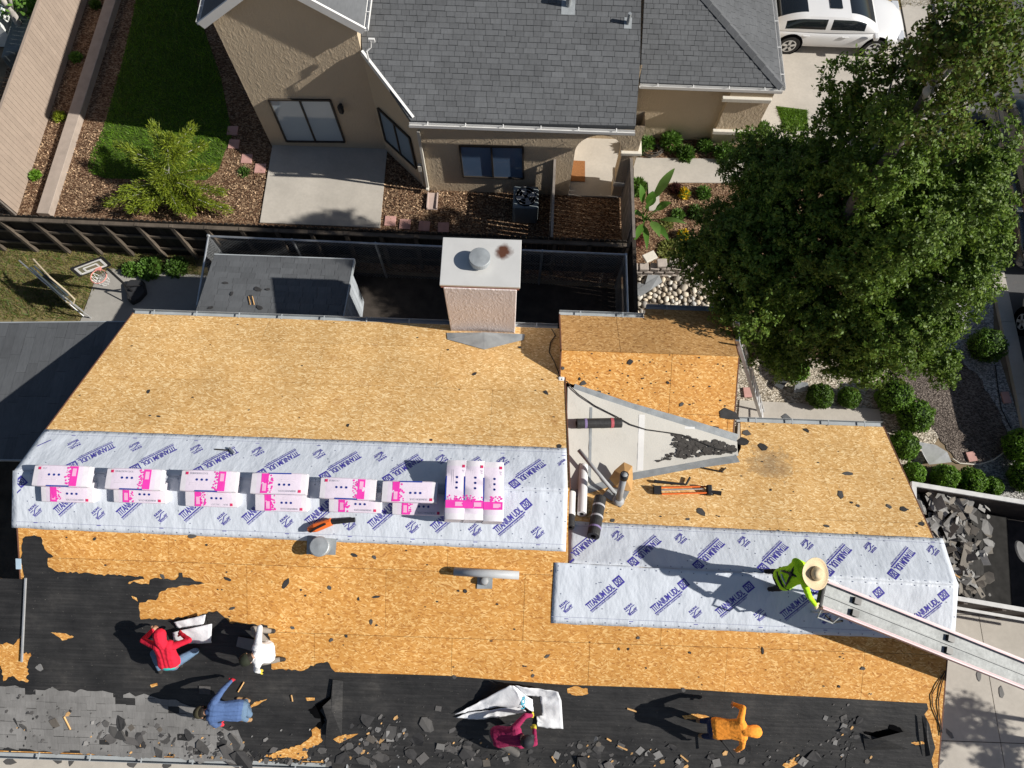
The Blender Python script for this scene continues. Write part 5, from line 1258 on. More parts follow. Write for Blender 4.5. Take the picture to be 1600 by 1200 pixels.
ROLLB = mat('black_roll', (.035, .035, .036), .55, .3, 12, .4, 30); LABG = mat('grey_band', (.42, .42, .44), .5); LABR = mat('red_band', (.45, .10, .12), .5); LABV = mat('violet_band', (.22, .17, .33), .5)
a = saddle_at(900, 664, .105); b = saddle_at(969, 664, .105); b.z = a.z - .06
roll('black roll lying alone on the pale saddle', a, b, .10, ROLLB, ((.17, .05, LABV), (.75, .06, LABR)))
def r2(u0, v0, u1, v1, h, pl=N2): return pl.at(u0, v0, h), pl.at(u1, v1, h)
a, b = r2(938, 778, 927, 838, .12); roll('black roll with grey bands beside the vent pipe', a, b, .115, ROLLB, ((.22, .04, LABG), (.5, .04, LABG), (.78, .04, LABV)))
a, b = r2(912, 728, 909, 803, .13); roll('white roll standing out between the two black ended ones', a, b, .088, mat('white_roll', (.66, .66, .67), .5, .05, 6, .15, 20), ())
a, b = r2(893, 768, 891, 824, .12); roll('white wrapped roll with black end against the step in the roof', a, b, .082, ROLLB, ((.05, .52, WHITE),))
mb = MB(); pa, pb = N2.at(904, 703, .50), N2.at(962, 772, .10); mb.tube([pa, pb], .038, 14); wp = mb.build('plastic_pipe', GREYP, None, True); tag(wp, 'long grey plastic pipe leaning across the white roll', 'pipe')
vb = N2.at(962, 778, .0); vp = thing('plumbing_vent', 'grey plumbing vent pipe in its square flashing beside the rolls', 'vent', vb)
mb = MB(); q = [N2.at(u, v, .02) for u, v in ((942, 773), (955, 760), (984, 767), (970, 793))]; mb.prism(q[::-1] if area2(q) < 0 else q, (0, 0, -.006)); mb.build('flashing', GALV_W, vp)
pt_ = P(976, 741, vb.z + .75); mb = MB(); mb.lathe(N2.at(966, 783, .02), (0, 0, 1), [(.12, 0), (.10, .05), (.07, .09)], 16); mb.build('boot', GREYP, vp, True)
mb = MB(); mb.tube([N2.at(966, 783, .02), pt_], .062, 16); mb.build('pipe', PIPE, vp, True); d_ = (pt_ - N2.at(966, 783)).normalized(); mb = MB(); mb.lathe(pt_, d_, [(.075, -.12), (.078, 0), (.055, 0), (.05, -.05)], 16); mb.build('collar', DARK, vp, True)
cb = MB(); q = [N2.at(u, v, h) for u, v, h in ((960, 735, .30), (975, 722, .42), (988, 728, .40), (989, 745, .25), (987, 768, .06), (975, 766, .08), (962, 760, .1), (952, 748, .15))]
cx_ = sum((p for p in q), Vector()) / len(q); cb.add(q + [cx_ + Vector((.02, 0, .12))], [(i, (i + 1) % 8, 8) for i in range(8)]); tag(cb.build('cardboard_piece', CARD), 'torn brown cardboard leaning behind the plumbing vent', 'cardboard')
# round attic vent
c = SP.at(500, 860); av = thing('attic_vent', 'round grey attic vent on a square base below the pink bundles', 'vent', c)
q = [SP.at(u, v, .02) for u, v in ((479, 866), (524, 867), (526, 842), (480, 838))]; MB().prism([p for p in q], (0, 0, -.012)).build('base', GALV_W, av)
MB().lathe(SP.at(504, 856, .02), (0, 0, 1), [(.14, 0), (.14, .18), (.172, .19), (.172, .235), (.155, .25), (.02, .262)], 26).build('dome', GALV_W, av, False)
# tube lying on a flue base
c = SP.at(756, 905); fl = thing('flue_base', 'square grey flue flashing under the lying metal tube', 'vent', c)
q = [SP.at(u, v, .02) for u, v in ((745, 920), (769, 920), (770, 901), (746, 899))]; MB().prism(q, (0, 0, -.012)).build('base', GALV_W, fl); MB().lathe(SP.at(757, 908, .02), (0, 0, 1), [(.075, 0), (.07, .10), (.05, .12)], 14).build('collar', GREYP, fl, True)
mb = MB(); a, b = SP.at(709, 893, .12), SP.at(811, 899, .12); mb.tube([a, b], .072, 20); tb_ = mb.build('metal_tube', mat('pale_tube', (.42, .435, .45), .5, .08, 5), None, True); tag(tb_, 'long pale grey tube lying on the bare sheathing', 'tube')
# drip edge strip
mb = MB(); a, b = SP.at(40, 903, .03), SP.at(34, 1034, .05); mb.tube([a, b], .022, 6); tag(mb.build('metal_strip', ALU), 'long thin metal strip lying on the felt at the left edge', 'metal strip')
q = SP.at(29, 881, .05); tag(MB().box(q, (.09, .19, .012), Matrix.Rotation(.43, 3, 'X')).build('blue_scrap', mat('blue_scrap', (.40, .52, .62), .5)), 'small pale blue piece stuck at the left roof edge', 'debris')

# ------------------------------------------------------------------ tools
def tool(name, label, parts, cat='tool'):
    c = parts[0][1].v[0]; o = thing(name, label, cat, c)
    for n, mb, m in parts: bevel(mb.build(n, m, o), .004)
    return o
A = SP.at(482, 828, .12); B = SP.at(518, 815, .13); Cc = SP.at(555, 812, .10)
m1 = MB(); d = (B - A); m1.tube([A, A.lerp(B, .3), B], [.05, .085, .07], 10); m2 = MB(); m2.tube([B - d * .05, Cc], [.05, .042], 10); m3 = MB(); m3.tube([A + Vector((.05, -.04, .05)), A.lerp(B, .35) + Vector((0, -.05, .10)), A.lerp(B, .8) + Vector((0, -.02, .08))], .018, 7)
tool('leaf_blower', 'orange and black leaf blower lying on the membrane above the attic vent', [('motor_body', m1, ORANGE), ('nozzle', m2, DARK), ('handle', m3, DARK)])
A = N1.at(336, 702, .03); B = N1.at(364, 704, .03); m1 = MB(); m1.tube([A, B], .014, 7); m2 = MB(); m2.tube([N1.at(358, 700, .05), N1.at(366, 709, .05)], [.024, .022], 8); tool('hammer', 'dark hammer lying on the far membrane behind the bundles', [('handle', m1, RUBBER), ('head', m2, GALV)])
A = N2.at(1098, 731, .03); B = N2.at(1128, 737, .03); C_ = N2.at(1134, 731, .03); m1 = MB(); m1.tube([A, B, C_], .016, 6); tool('pry_bar', 'dark bent pry bar lying below the saddle', [('bar', m1, DARK)])
# folded tripod
tp = thing('tripod', 'folded orange tripod lying on the pale sheathing', 'tripod', N2.at(1070, 765))
for (u0, v0, u1, v1, m, r) in ((1028, 762, 1108, 760, ORANGE, .016), (1034, 772, 1104, 770, ORANGE, .016), (1030, 766, 1100, 764, ALU, .012)): MB().tube([N2.at(u0, v0, .07), N2.at(u1, v1, .09)], r, 8).build('leg', m, tp)
MB().box(N2.at(1027, 766, .06), (.14, .16, .10)).build('foot_plate', DARK, tp); bevel(MB().box(N2.at(1108, 766, .09), (.10, .2, .12)).build('head', DARK, tp), .02); MB().tube([N2.at(1108, 768, .1), N2.at(1127, 771, .12)], [.03, .045], 10).build('pan_handle', RUBBER, tp)
A = N2.at(1022, 752, .05); B = N2.at(1072, 757, .05); C_ = N2.at(1078, 746, .07); m1 = MB(); m1.tube([A, B], [.035, .02], 8); m2 = MB(); m2.tube([B, C_], .022, 8); tool('nail_gun', 'black tool lying just behind the tripod', [('body', m1, DARK), ('grip', m2, RUBBER)])
# cables
def cable(name, label, pts, r=.011, m=RUBBER): 
    out = []
    for i in range(len(pts) - 1):
        for k in range(6): out.append(pts[i].lerp(pts[i + 1], k / 6) + Vector((0, 0, .004 * math.sin(k))))
    out.append(pts[-1]); return tag(MB().tube(out, r, 6).build(name, m, None, True), label, 'cable')
cable('power_cable', 'black cable running across the pale saddle', [NES.at(876, 594, .04), NES.at(886, 596, .05)] + [saddle_at(u, v, .03) for u, v in ((893, 607), (905, 618), (930, 635), (960, 650), (985, 664), (1010, 672), (1040, 676), (1065, 680), (1090, 690), (1120, 702), (1147, 707))])
cable('power_cable', 'dark cable lying on the bare strip along the right roof edge, outer one', [SP.at(u, v, .02) for u, v in ((1477, 1048), (1466, 1066), (1456, 1085), (1457, 1103), (1468, 1132), (1470, 1150))], .009); cable('power_cable', 'dark cable lying on the bare strip along the right roof edge, inner one', [SP.at(u, v, .02) for u, v in ((1478, 1050), (1471, 1070), (1466, 1095), (1468, 1120), (1472, 1145))], .009)
cable('power_cable', 'black cable from the gutter down beside the chimney', [N1.at(u, v, .02) for u, v in ((862, 514), (868, 524), (860, 535), (858, 550), (866, 565), (874, 585), (878, 593))], .010)
o = saddle_at(880, 592, .08) if False else NES.at(877, 593, .05); tag(bevel(MB().box(o, (.12, .10, .09)).build('junction_plug', WHITE), .02), 'white cable plug at the corner where the roofs meet', 'plug')
# ladder against the right edge of the rear block
lt, lb = Vector((_r.x + .05, P(1150, 522, 3.6).y, 3.95)), P(1193, 655, .04)
lad = thing('ladder', 'aluminium ladder leaning against the roof edge beside the tree', 'ladder', lb); d = (lt - lb).normalized(); s = d.cross(Vector((1, .2, 0))).normalized(); s = Vector((-.25, .97, 0)) * .2 if True else s
lt = P(1152, 518, 3.75); d = (lt - lb); sd = Vector((0.05, 1, 0)).normalized() * .20
for k in (-1, 1): mb = MB(); board(mb, lb + sd * k, lt + sd * k, .03, .08, .04); mb.build('stile', ALU, lad)
for k in range(12): c = lb.lerp(lt, (k + .6) / 12.4); MB().tube([c - sd, c + sd], .016, 7).build('rung', ALU, lad)
# ------------------------------------------------------------------ yard things on the left
hb = P(214, 455); hp = thing('basketball_hoop', 'portable basketball hoop with dark base on the concrete path', 'basketball hoop', hb)
mb = MB(); q = [tuple(P(u, v, .2)[:2]) for u, v in ((196, 442), (203, 436), (222, 437), (226, 455), (215, 467), (203, 473), (198, 468))]; bevel(mb.prism([Vector((x, y, .2)) for x, y in ccw(q)], (0, 0, -.2)).build('base', mat('base_plastic', (.035, .036, .04), .5, .15, 6), hp), .04, 3)
pole_t = P(168, 420, 1.45); MB().tube([P(207, 455, .18), P(190, 440, .75), pole_t], .03, 10).build('pole', DARK, hp); MB().tube([P(222, 446, .2), P(196, 447, .6)], .016, 7).build('brace', DARK, hp); MB().tube([P(205, 470, .2), P(194, 447, .6)], .016, 7).build('brace', DARK, hp)
bc = [P(111, 420, 1.55), P(124, 431, 1.12), P(172, 414, 1.12), P(159, 402, 1.55)]
bd = link('backboard', bc, [(0, 1, 2, 3)], mat('clear_board', (.20, .19, .12), .2, .1, 4), hp)
nrm = (bc[1] - bc[0]).cross(bc[2] - bc[0]).normalized(); nrm = nrm if nrm.z > 0 else -nrm
def bar_on(q, w, m, name, off=.014):
    mb = MB()
    for i in range(len(q)):
        a, b = q[i] - nrm * off, q[(i + 1) % len(q)] - nrm * off; board2(mb, a, b, nrm, w, 2 * off)
    return mb.build(name, m, bd)
bar_on(bc, .06, DARK, 'rim_frame', .012); ctr = sum(bc, Vector()) / 4
bar_on([ctr + (p - ctr) * .80 for p in bc], .05, WHITE, 'border_line'); bar_on([ctr + (p - ctr) * .42 + (bc[1] - bc[0]) * .1 for p in bc], .04, WHITE, 'target_square')
rc = P(154, 432, 1.18); mb = MB(); mb.tube([(rc.x + .19 * math.cos(k * .2618), rc.y + .19 * math.sin(k * .2618), rc.z) for k in range(25)], .013, 6); mb.build('rim', mat('faded_red', (.62, .26, .22), .6), hp)
mb = MB(); mb.box(rc + Vector((-.05, .22, .0)), (.12, .12, .05)); mb.build('rim_bracket', mat('faded_red', (.62, .26, .22), .6), hp)
mb = MB()
for k in range(12):
    a0, a1 = k * .5236, (k + 1) * .5236
    for sg in (0, 1):
        a, b = (a0, a1) if sg else (a1, a0); mb.tube([(rc.x + .19 * math.cos(a), rc.y + .19 * math.sin(a), rc.z), (rc.x + .15 * math.cos((a + b) / 2), rc.y + .15 * math.sin((a + b) / 2), rc.z - .15), (rc.x + .12 * math.cos(b), rc.y + .12 * math.sin(b), rc.z - .30)], .006, 4)
tag(mb.build('net', WHITE, hp), kind='stuff')
# folded metal frame standing on the weeds
f0, f1 = P(66, 440), P(132, 494); ff = thing('folded_frame', 'folded metal frame standing on the weedy grass', 'metal frame', (f0 + f1) / 2)
T0, T1 = P(30, 408, 1.15), P(108, 475, 1.15)
def tb2(n, pts, r, m): return MB().tube(pts, r, 8).build(n, m, ff)
tb2('rail', [P(30, 407, 1.0), P(70, 442, 1.0), P(131, 494, .25)], .018, ALU); tb2('rail', [P(52, 405, 1.1), P(78, 433, 1.1), P(104, 455, .9), P(117, 468, .8), P(114, 476, .7), P(104, 472, .7)], .022, WOOD_N if False else mat('tan_tube', (.50, .42, .30), .6))
for (a, b, c, d, zz) in ((48, 418, 100, 466, 1.12), (54, 416, 106, 462, 1.05), (52, 424, 96, 463, .95)): tb2('slat', [P(a, b, zz), P(c, d, zz - .12)], .024, mat('dark_slat', (.06, .075, .085), .5))
for (u, v) in ((58, 428), (98, 462), (112, 474)): p = P(u, v, .9); tb2('leg', [Vector((p.x, p.y, 0)), p], .018, ALU)
mb = MB(); q = [P(60, 428, 1.0), P(94, 458, 1.0), P(94, 458, 1.0) - Vector((0, 0, .8)), P(60, 428, 1.0) - Vector((0, 0, .8))]; nn_ = (q[1] - q[0]).cross(Vector((0, 0, 1))).normalized(); mb.prism(q, nn_ * .03); mb.build('panel', mat('dark_panel', (.05, .06, .06), .6), ff)

# ------------------------------------------------------------------ garden oddments right
q = [P(u, v, z) for u, v, z in ((1433, 690, .55), (1462, 695, .45), (1480, 706, .30), (1487, 722, .18), (1452, 726, .12), (1446, 716, .3))]
mb = MB(); mb.add(q, [(5, 4, 3, 2, 1, 0)]); mtl = mb.build('metal_sheet', ALU); mtl.modifiers.new('t', 'SOLIDIFY').thickness = .006; tag(mtl, 'bent silver metal sheet leaning among the bushes', 'metal sheet')
q = [P(u, v, z) for u, v, z in ((1244, 596, .4), (1262, 598, .4), (1266, 610, .15), (1240, 614, .15))]; mtl = MB().add(q, [(3, 2, 1, 0)]).build('metal_flashing', GALV_W); mtl.modifiers.new('t', 'SOLIDIFY').thickness = .006; tag(mtl, 'grey metal flashing dropped on the pale gravel', 'metal sheet')
for i, (u, v, w, h, a) in enumerate(((1167, 614, .20, .26, .05), (1516, 714, .22, .24, .2), (1570, 622, .2, .3, .1))):
    c = P(u, v); tag(bevel(MB().box((c.x, c.y, .04), (w, h, .05), Matrix.Rotation(a, 3, 'Z')).build('paving_brick', PINKC), .006), ['reddish paver on the gravel beside the ladder', 'reddish paver at the lower end of the bark bed', 'shaded paver on the grey gravel strip'][i], 'paver', 'loose pavers')
cable('edging_cord', 'pale edging strip curving round the bark bed', [P(u, v, .05) for u, v in ((1487, 716), (1500, 724), (1530, 726), (1552, 719), (1572, 705), (1580, 690))], .016, TRIM)
cable('drip_line', 'thin dark irrigation line along the gravel strip', [P(u, v, .03) for u, v in ((1555, 570), (1560, 610), (1565, 640), (1580, 670))], .012, RUBBER)
c = P(1216, 602); tag(MB().prism([Vector((c.x + dx, c.y + dy, .12 + dz)) for dx, dy, dz in ((-.15, -.05, 0), (.02, -.16, .03), (.17, .03, .08), (-.02, .14, .05))], (0, 0, -.01)).build('grey_shingle_piece', SHINGLE_D), 'grey shingle piece on the gravel under the tree', 'debris')
tag(MB().prism([P(u, v, .055) for u, v in ((1221, 651), (1228, 646), (1238, 655), (1228, 657))], (0, 0, -.01)).build('shingle_piece', SHINGLE_D), 'grey shingle piece on the front walk', 'debris')

# ------------------------------------------------------------------ vehicles
def car(name, label, cx, cy, heading, L, W, H, paint, sedan=True):
    """heading: direction of the nose"""
    root = thing(name, label, 'car', (cx, cy, 0)); ca, sa = math.cos(heading), math.sin(heading)
    T = lambda x, y, z: Vector((cx + x * ca - y * sa, cy + x * sa + y * ca, z))
    hl, hw = L / 2, W / 2
    # lower body: stations from tail to nose (x, half width, bottom, shoulder height, centre height)
    st = [(-hl, .70, .40, .78, .80), (-hl + .10, .86, .28, .92, .97), (-hl + .55, .97, .24, .97, 1.05), (-hl * .45, 1.0, .22, .96, 1.03), (0, 1.0, .22, .95, 1.0), (hl * .38, 1.0, .22, .93, 1.0), (hl * .62, .99, .24, .86, .96), (hl - .45, .95, .26, .76, .86), (hl - .12, .82, .30, .66, .74), (hl, .62, .40, .58, .62)]
    k = H / 1.46; vs = []; fs_ = []; prof = 9
    for x, w, b, s_, c_ in st:
        w *= hw
        for y, z in ((-w * .86, b), (-w, b + .10), (-w * 1.0, (b + s_) / 2), (-w * .965, s_ * k), (-w * .55, c_ * k * .995), (0, c_ * k), (w * .55, c_ * k * .995), (w * .965, s_ * k), (w, (b + s_) / 2), (w, b + .10), (w * .86, b)): vs.append(T(x, y, z))
    n = 11
    for i in range(len(st) - 1):
        for j in range(n - 1): fs_.append((i * n + j, i * n + j + 1, (i + 1) * n + j + 1, (i + 1) * n + j))
        fs_.append((i * n + n - 1, i * n, (i + 1) * n, (i + 1) * n + n - 1))
    fs_ += [tuple(range(n - 1, -1, -1)), tuple(range((len(st) - 1) * n, len(st) * n))]
    fs_ = [f[::-1] for f in fs_]
    b = link('body', vs, fs_, paint, root, smooth=True); b.modifiers.new('s', 'SUBSURF').levels = 2; b.modifiers['s'].render_levels = 2
    # cabin: smooth loft, its faces sorted into roof, windows and pillars
    r0, r1, r2_, r3 = (-hl + .22, -hl + 1.25, hl * .10, hl * .55) if sedan else (-hl + .2, -hl + .6, hl * .1, hl * .45)
    zb2 = .93 * k; zr = H; wb, wr = hw * .93, hw * .74; cab = [(0, 0, 0)] * 4 + [(r3, wb, .99 * k)]
    ns = 44; rows = []; prof = [(1.0, 0), (.985, .22), (.93, .55), (.86, .82), (.80, .93), (.62, .985), (.3, 1.0), (0, 1.0)]
    def hz(x):
        if x < r1: t = (x - r0) / (r1 - r0); return math.sin(t * math.pi / 2) ** .85 * .97
        if x > r2_: t = (r3 - x) / (r3 - r2_); return math.sin(max(0, t) * math.pi / 2) ** .9 * .97
        t = (x - r1) / (r2_ - r1); return .97 + .03 * math.sin(math.pi * t)
    cv_ = []; grp = {}
    for i in range(ns + 1):
        x = r0 + (r3 - r0) * i / ns; h = hz(x); zz = zb2 + .04 + (zr - zb2 - .04) * h; nar = .90 + .10 * math.sin(math.pi * i / ns) ** .5
        full = [(-a * wb * nar * (1 if b < .5 else 1), b) for a, b in prof] + [(a * wb * nar, b) for a, b in prof[-2::-1]]
        for y, b in full: cv_.append(T(x, y, zb2 + (zz - zb2) * b))
    m_ = len(full)
    for i in range(ns):
        x = r0 + (r3 - r0) * (i + .5) / ns
        for j in range(m_ - 1):
            side = j < 4 or j >= m_ - 5; top = not side
            if side: g_ = 'side_window_l' if j < 4 else 'side_window_r'; edge = j in (3, m_ - 5, 0, m_ - 2); frac = (x - r0) / (r3 - r0)
            if side and (edge or frac < .13 or frac > .86 or abs(frac - .52) < .018): g_ = 'pillar'
            if top: g_ = 'rear_window' if (r0 + .12 < x < r1 - .03) else 'windshield' if (r2_ + .06 < x < r3 - .08) else 'roof' if r1 - .05 < x < r2_ + .08 else 'cowl' if x > r2_ else 'rear_deck'
            if top and g_ != 'roof' and j in (4, m_ - 6): g_ = 'pillar'
            grp.setdefault(g_, []).append((i * m_ + j, i * m_ + j + 1, (i + 1) * m_ + j + 1, (i + 1) * m_ + j)[::-1])
    for g_, ff_ in grp.items():
        used = sorted({q for f in ff_ for q in f}); ix = {q: a for a, q in enumerate(used)}
        link(g_.replace('_l', '').replace('_r', '') if g_.startswith('side') else g_, [cv_[q] for q in used], [tuple(ix[q] for q in f) for f in ff_], TINT if 'window' in g_ or g_ == 'windshield' else paint, root, smooth=True)
    for sg in (-1, 1):
        bevel(MB().box(T(cab[4][0] - .12, sg * (hw + .08), 1.0 * k), (.14, .20, .13), Matrix.Rotation(heading, 3, 'Z')).build('mirror', paint, root), .03)
        for x in (-hl * .40, hl * .12): bevel(MB().box(T(x, sg * hw * 1.0, .84 * k), (.2, .035, .03), Matrix.Rotation(heading, 3, 'Z')).build('door_handle', paint, root), .01)
        for x in (-hl + .95, hl - .92):
            w = MB(); ax = Vector((-sa, ca, 0)); c = T(x, sg * (hw - .11), .33); w.lathe(c - ax * .11, ax, [(.20, 0), (.32, 0), (.335, .03), (.335, .19), (.32, .22), (.20, .22)], 26); wh = w.build('wheel', RUBBER, root)
            rm = MB(); rm.lathe(c + ax * sg * .09, ax * sg, [(.215, 0), (.22, .02), (.19, .022), (.185, .0)], 22)
            for s5 in range(5):
                aa = s5 * 1.2566; dv = (Vector((0, 0, 1)) * math.cos(aa) + Vector((ca, sa, 0)) * math.sin(aa)); pv = dv.cross(ax).normalized() * .032; cc2 = c + ax * sg * .105; rm.prism([cc2 - pv, cc2 + dv * .2 - pv * 1.3, cc2 + dv * .2 + pv * 1.3, cc2 + pv], ax * sg * .012)
            rm.build('rim', ALU, wh)
            mb = MB(); mb.lathe(T(x, sg * (hw - .02), .36), ax, [(.385, -.015), (.385, .021 * 1)], 26); mb.build('wheel_arch', HOLE, root)
        mb = MB(); mb.box(T(hl - .20, sg * hw * .66, .66 * k), (.22, .34, .12), Matrix.Rotation(heading, 3, 'Z')); bevel(mb.build('headlight', mat('lamp_glass', (.55, .57, .6), .1, .05, 4, spec=.8), root), .03)
    return root
PAINT_W = NT('white_car_paint'); PAINT_W.b.inputs['Coat Weight'].default_value = .6; PAINT_W = PAINT_W.done(PAINT_W.val((.68, .68, .685), PAINT_W.noise(1, 2), .98, 1.02), .35, 0, .5)
PAINT_K = NT('dark_car_paint'); PAINT_K.b.inputs['Coat Weight'].default_value = .8; PAINT_K = PAINT_K.done(PAINT_K.val((.018, .026, .032), PAINT_K.noise(1, 2), .9, 1.1), .25, 0, .5)
PAINT_C = NT('cream_car_paint'); PAINT_C.b.inputs['Coat Weight'].default_value = .5; PAINT_C = PAINT_C.done(PAINT_C.val((.55, .55, .50), PAINT_C.noise(1, 2), .96, 1.04), .4, 0, .5)
rw = P(1230, 82); ws = car('parked_car', 'white sedan with dark sunroof parked on the neighbour driveway', 9.18, 17.55, 0.0, 4.4, 1.74, 1.26, PAINT_W)
tz = MB(); tz.box((9.02, 17.55, 1.274), (.36, .74, .014)); bevel(tz.build('sunroof', TINT, ws), .03)
pc = P(1600, 350, .8); car('parked_car', 'dark pickup truck parked at the street edge behind the tree', 14.05, 12.0, -math.pi / 2, 5.3, 1.95, 1.75, PAINT_K)
pc = P(1588, 512); car('parked_car', 'cream coloured vehicle parked at the right edge in front of the dark one', pc.x + .85, pc.y - 1.36, math.pi / 2, 4.6, 1.85, 1.6, PAINT_C, False)

# ------------------------------------------------------------------ dumpster full of torn off roofing
dz = 1.55; d0 = P(1426, 757, dz); d1 = P(1600, 786, dz); dirD = (d1 - d0).normalized(); nD = Vector((dirD.y, -dirD.x, 0)); wD = 2.30; LD = 4.6
du = thing('dumpster', 'open steel dumpster beside the house filled with torn shingles', 'dumpster', d0 - Vector((0, 0, dz)))
STEEL = mat('rusty_steel', (.075, .062, .055), .7, .4, 5, .3, 30); RIMS = mat('pale_steel_rim', (.55, .55, .54), .5, .15, 6)
rotD = Matrix((dirD, nD, Vector((0, 0, -1)))).transposed()
def dbox(n, x, y, z, sx, sy, sz, m): return MB().box(d0 + dirD * x + nD * y + Vector((0, 0, z - dz)), (sx, sy, sz), rotD).build(n, m, du)
dbox('side_wall', LD / 2, 0, dz / 2, LD, .05, dz, STEEL); dbox('side_wall', LD / 2, wD, dz / 2, LD, .05, dz, STEEL); dbox('end_wall', 0, wD / 2, dz / 2, .05, wD - .06, dz, STEEL); dbox('end_wall', LD, wD / 2, dz / 2, .05, wD - .06, dz, STEEL); dbox('floor', LD / 2, wD / 2, .12, LD - .06, wD - .06, .06, STEEL)
dbox('top_rim', LD / 2, 0, dz + .035, LD + .1, .10, .07, RIMS); dbox('top_rim', LD / 2, wD, dz + .035, LD + .1, .09, .07, RIMS); dbox('top_rim', 0, wD / 2, dz + .034, .10, wD - .1, .066, RIMS)
dbox('step_rail', LD / 2, wD + .16, dz - .25, LD, .06, .05, RIMS)
for k in range(6): dbox('rib', .3 + k * .8, wD + .05, dz / 2, .08, .06, dz - .1, STEEL); dbox('rib', .3 + k * .8, -.05, dz / 2, .08, .06, dz - .1, STEEL)
mb = MB(); hv = []
for i in range(15):
    for j in range(11):
        x, y = .05 + i * .2, .06 + j * (wD - .12) / 10; h = .85 + .28 * math.exp(-((x - .9) / 1.1) ** 2) + .1 * mnoise.noise(Vector((x * 2, y * 2, 1))); hv.append(d0 + dirD * x + nD * y + Vector((0, 0, (h if x < 1.55 else max(.35, h - (x - 1.55) * .8)) - dz)))
heap = link('debris_heap', hv, [(i * 11 + j, (i + 1) * 11 + j, (i + 1) * 11 + j + 1, i * 11 + j + 1) for i in range(14) for j in range(10)], mat('heap_dark', (.025, .024, .023), .95, .4, 6)); tag(heap, 'dark heap of roofing rubble inside the dumpster', 'debris', kind='stuff')
def scrap_poly(r, rng, el=1.6, n=None):
    n = n or rng.randint(5, 8); ph = rng.random() * 6; return [(r * el * rng.uniform(.6, 1.15) * math.cos(i * 6.283 / n + ph), r * rng.uniform(.6, 1.15) * math.sin(i * 6.283 / n + ph)) for i in range(n)]
def scrap(name, label, group, c, nrm_, r, m, rng, el=1.6, rot=None, th=.008, rect=False, bendk=.0):
    a = nrm_.orthogonal().normalized(); b = nrm_.cross(a); t = rng.random() * 6.28 if rot is None else rot; ca, sa = math.cos(t), math.sin(t)
    pl_ = [(-r * el, -r), (r * el, -r), (r * el, r), (-r * el, r)] if rect else scrap_poly(r, rng, el)
    if rect: pl_ = [(x * rng.uniform(.9, 1.05), y * rng.uniform(.9, 1.05)) for x, y in pl_]
    pts = [c + a * (x * ca - y * sa) + b * (x * sa + y * ca) + nrm_ * (bendk * (x * x) / max(r, .01)) for x, y in pl_]
    o = MB().prism(pts, -nrm_ * th).build(name, m); tag(o, label, 'debris', group); return o
rd = random.Random(12); SCR = [shingle_mat('torn_shingle_%s' % n, c, .2) for n, c in (('pale', (.29, .285, .275)), ('mid', (.18, .175, .168)), ('warm', (.21, .19, .165)))]
for k in range(330):
    x, y = rd.uniform(.05, 1.95), rd.uniform(.1, wD - .12)
    if x > 1.45 and rd.random() < .6: continue
    h = .90 + .30 * math.exp(-((x - .9) / 1.1) ** 2) + rd.uniform(0, .16)
    c = d0 + dirD * x + nD * y + Vector((0, 0, h - dz)); nv = Vector((rd.gauss(0, .42), rd.gauss(0, .42), 1)).normalized()
    scrap('torn_shingle', 'torn grey shingle in the dumpster, %s, %s' % (('near its far wall', 'half way across', 'near its front wall')[min(2, int(y / wD * 3))], ('at the house end', 'on the crest', 'on the outer side')[min(2, int(x / .6))]), 'torn shingle pieces in the dumpster', c, nv, rd.uniform(.035, .12), SCR[rd.randrange(3)], rd, rd.uniform(1.0, 2.4), rect=rd.random() < .35, bendk=rd.uniform(-.15, .15))
c = d0 + dirD * .85 + nD * 1.75 + Vector((0, 0, 1.42 - dz)); tag(MB().box(c, (.42, .03, .03), Matrix.Rotation(-.55, 3, 'Z')).build('wood_strip', WOOD_N), 'pale wood strip on top of the dumpster heap', 'wood strip')
c = P(1594, 862, 1.1); mb = MB(); mb.lathe(c, (.5, .1, .85), [(.20, 0), (.24, .02), (.22, .05), (.02, .06)], 22); tag(mb.build('metal_disc', mat('dull_disc', (.13, .13, .13), .8, .2, 6), None, False), 'grey metal disc lying at the far side of the dumpster', 'metal disc')

# ------------------------------------------------------------------ conveyor reaching the ridge
cz0, cz1 = 5.02, 4.05
Aup, Alo = P(1294, 909, cz0), P(1272, 947, cz0); Bup, Blo = P(1640, 1048, cz1), P(1640, 1094, cz1)
Aup, Alo = Aup, Alo; dC = ((Bup + Blo) / 2 - (Aup + Alo) / 2).normalized(); wv = Vector((-dC.y, dC.x, 0)).normalized(); A0 = (Aup + Alo) / 2; LC = 9.2; wC = .46
B0 = A0 + dC * LC
cv = thing('conveyor', 'metal conveyor with pink side rails reaching from the right to the ridge', 'conveyor', Vector((B0.x, B0.y, 0)))
upC = dC.cross(wv) * -1; upC = upC if upC.z > 0 else -upC
rotC = Matrix((dC, wv, upC)).transposed()
def cbox(n, x, y, z, sx, sy, sz, m): return MB().box(A0 + dC * x + wv * y + upC * z, (sx, sy, sz), rotC).build(n, m, cv)
BELT = NT('worn_belt'); _b = BELT.val((.40, .415, .41), BELT.noise(3, 4, BELT.scaled((1, 1, 1))), .75, 1.2); BELT = BELT.done(BELT.val(_b, BELT.noise(22, 2), .85, 1.15), .75, 0, .2)
GREYR = mat('dull_rib', (.36, .37, .365), .7, .12, 6); PINKR = mat('faded_pink_rail', (.60, .44, .455), .5, .12, 5)
cbox('belt', LC / 2, .105, 0, LC, .195, .03, BELT); cbox('belt', LC / 2, -.105, 0, LC, .195, .03, BELT); cbox('centre_rib', LC / 2, 0, .015, LC, .022, .05, GREYR)
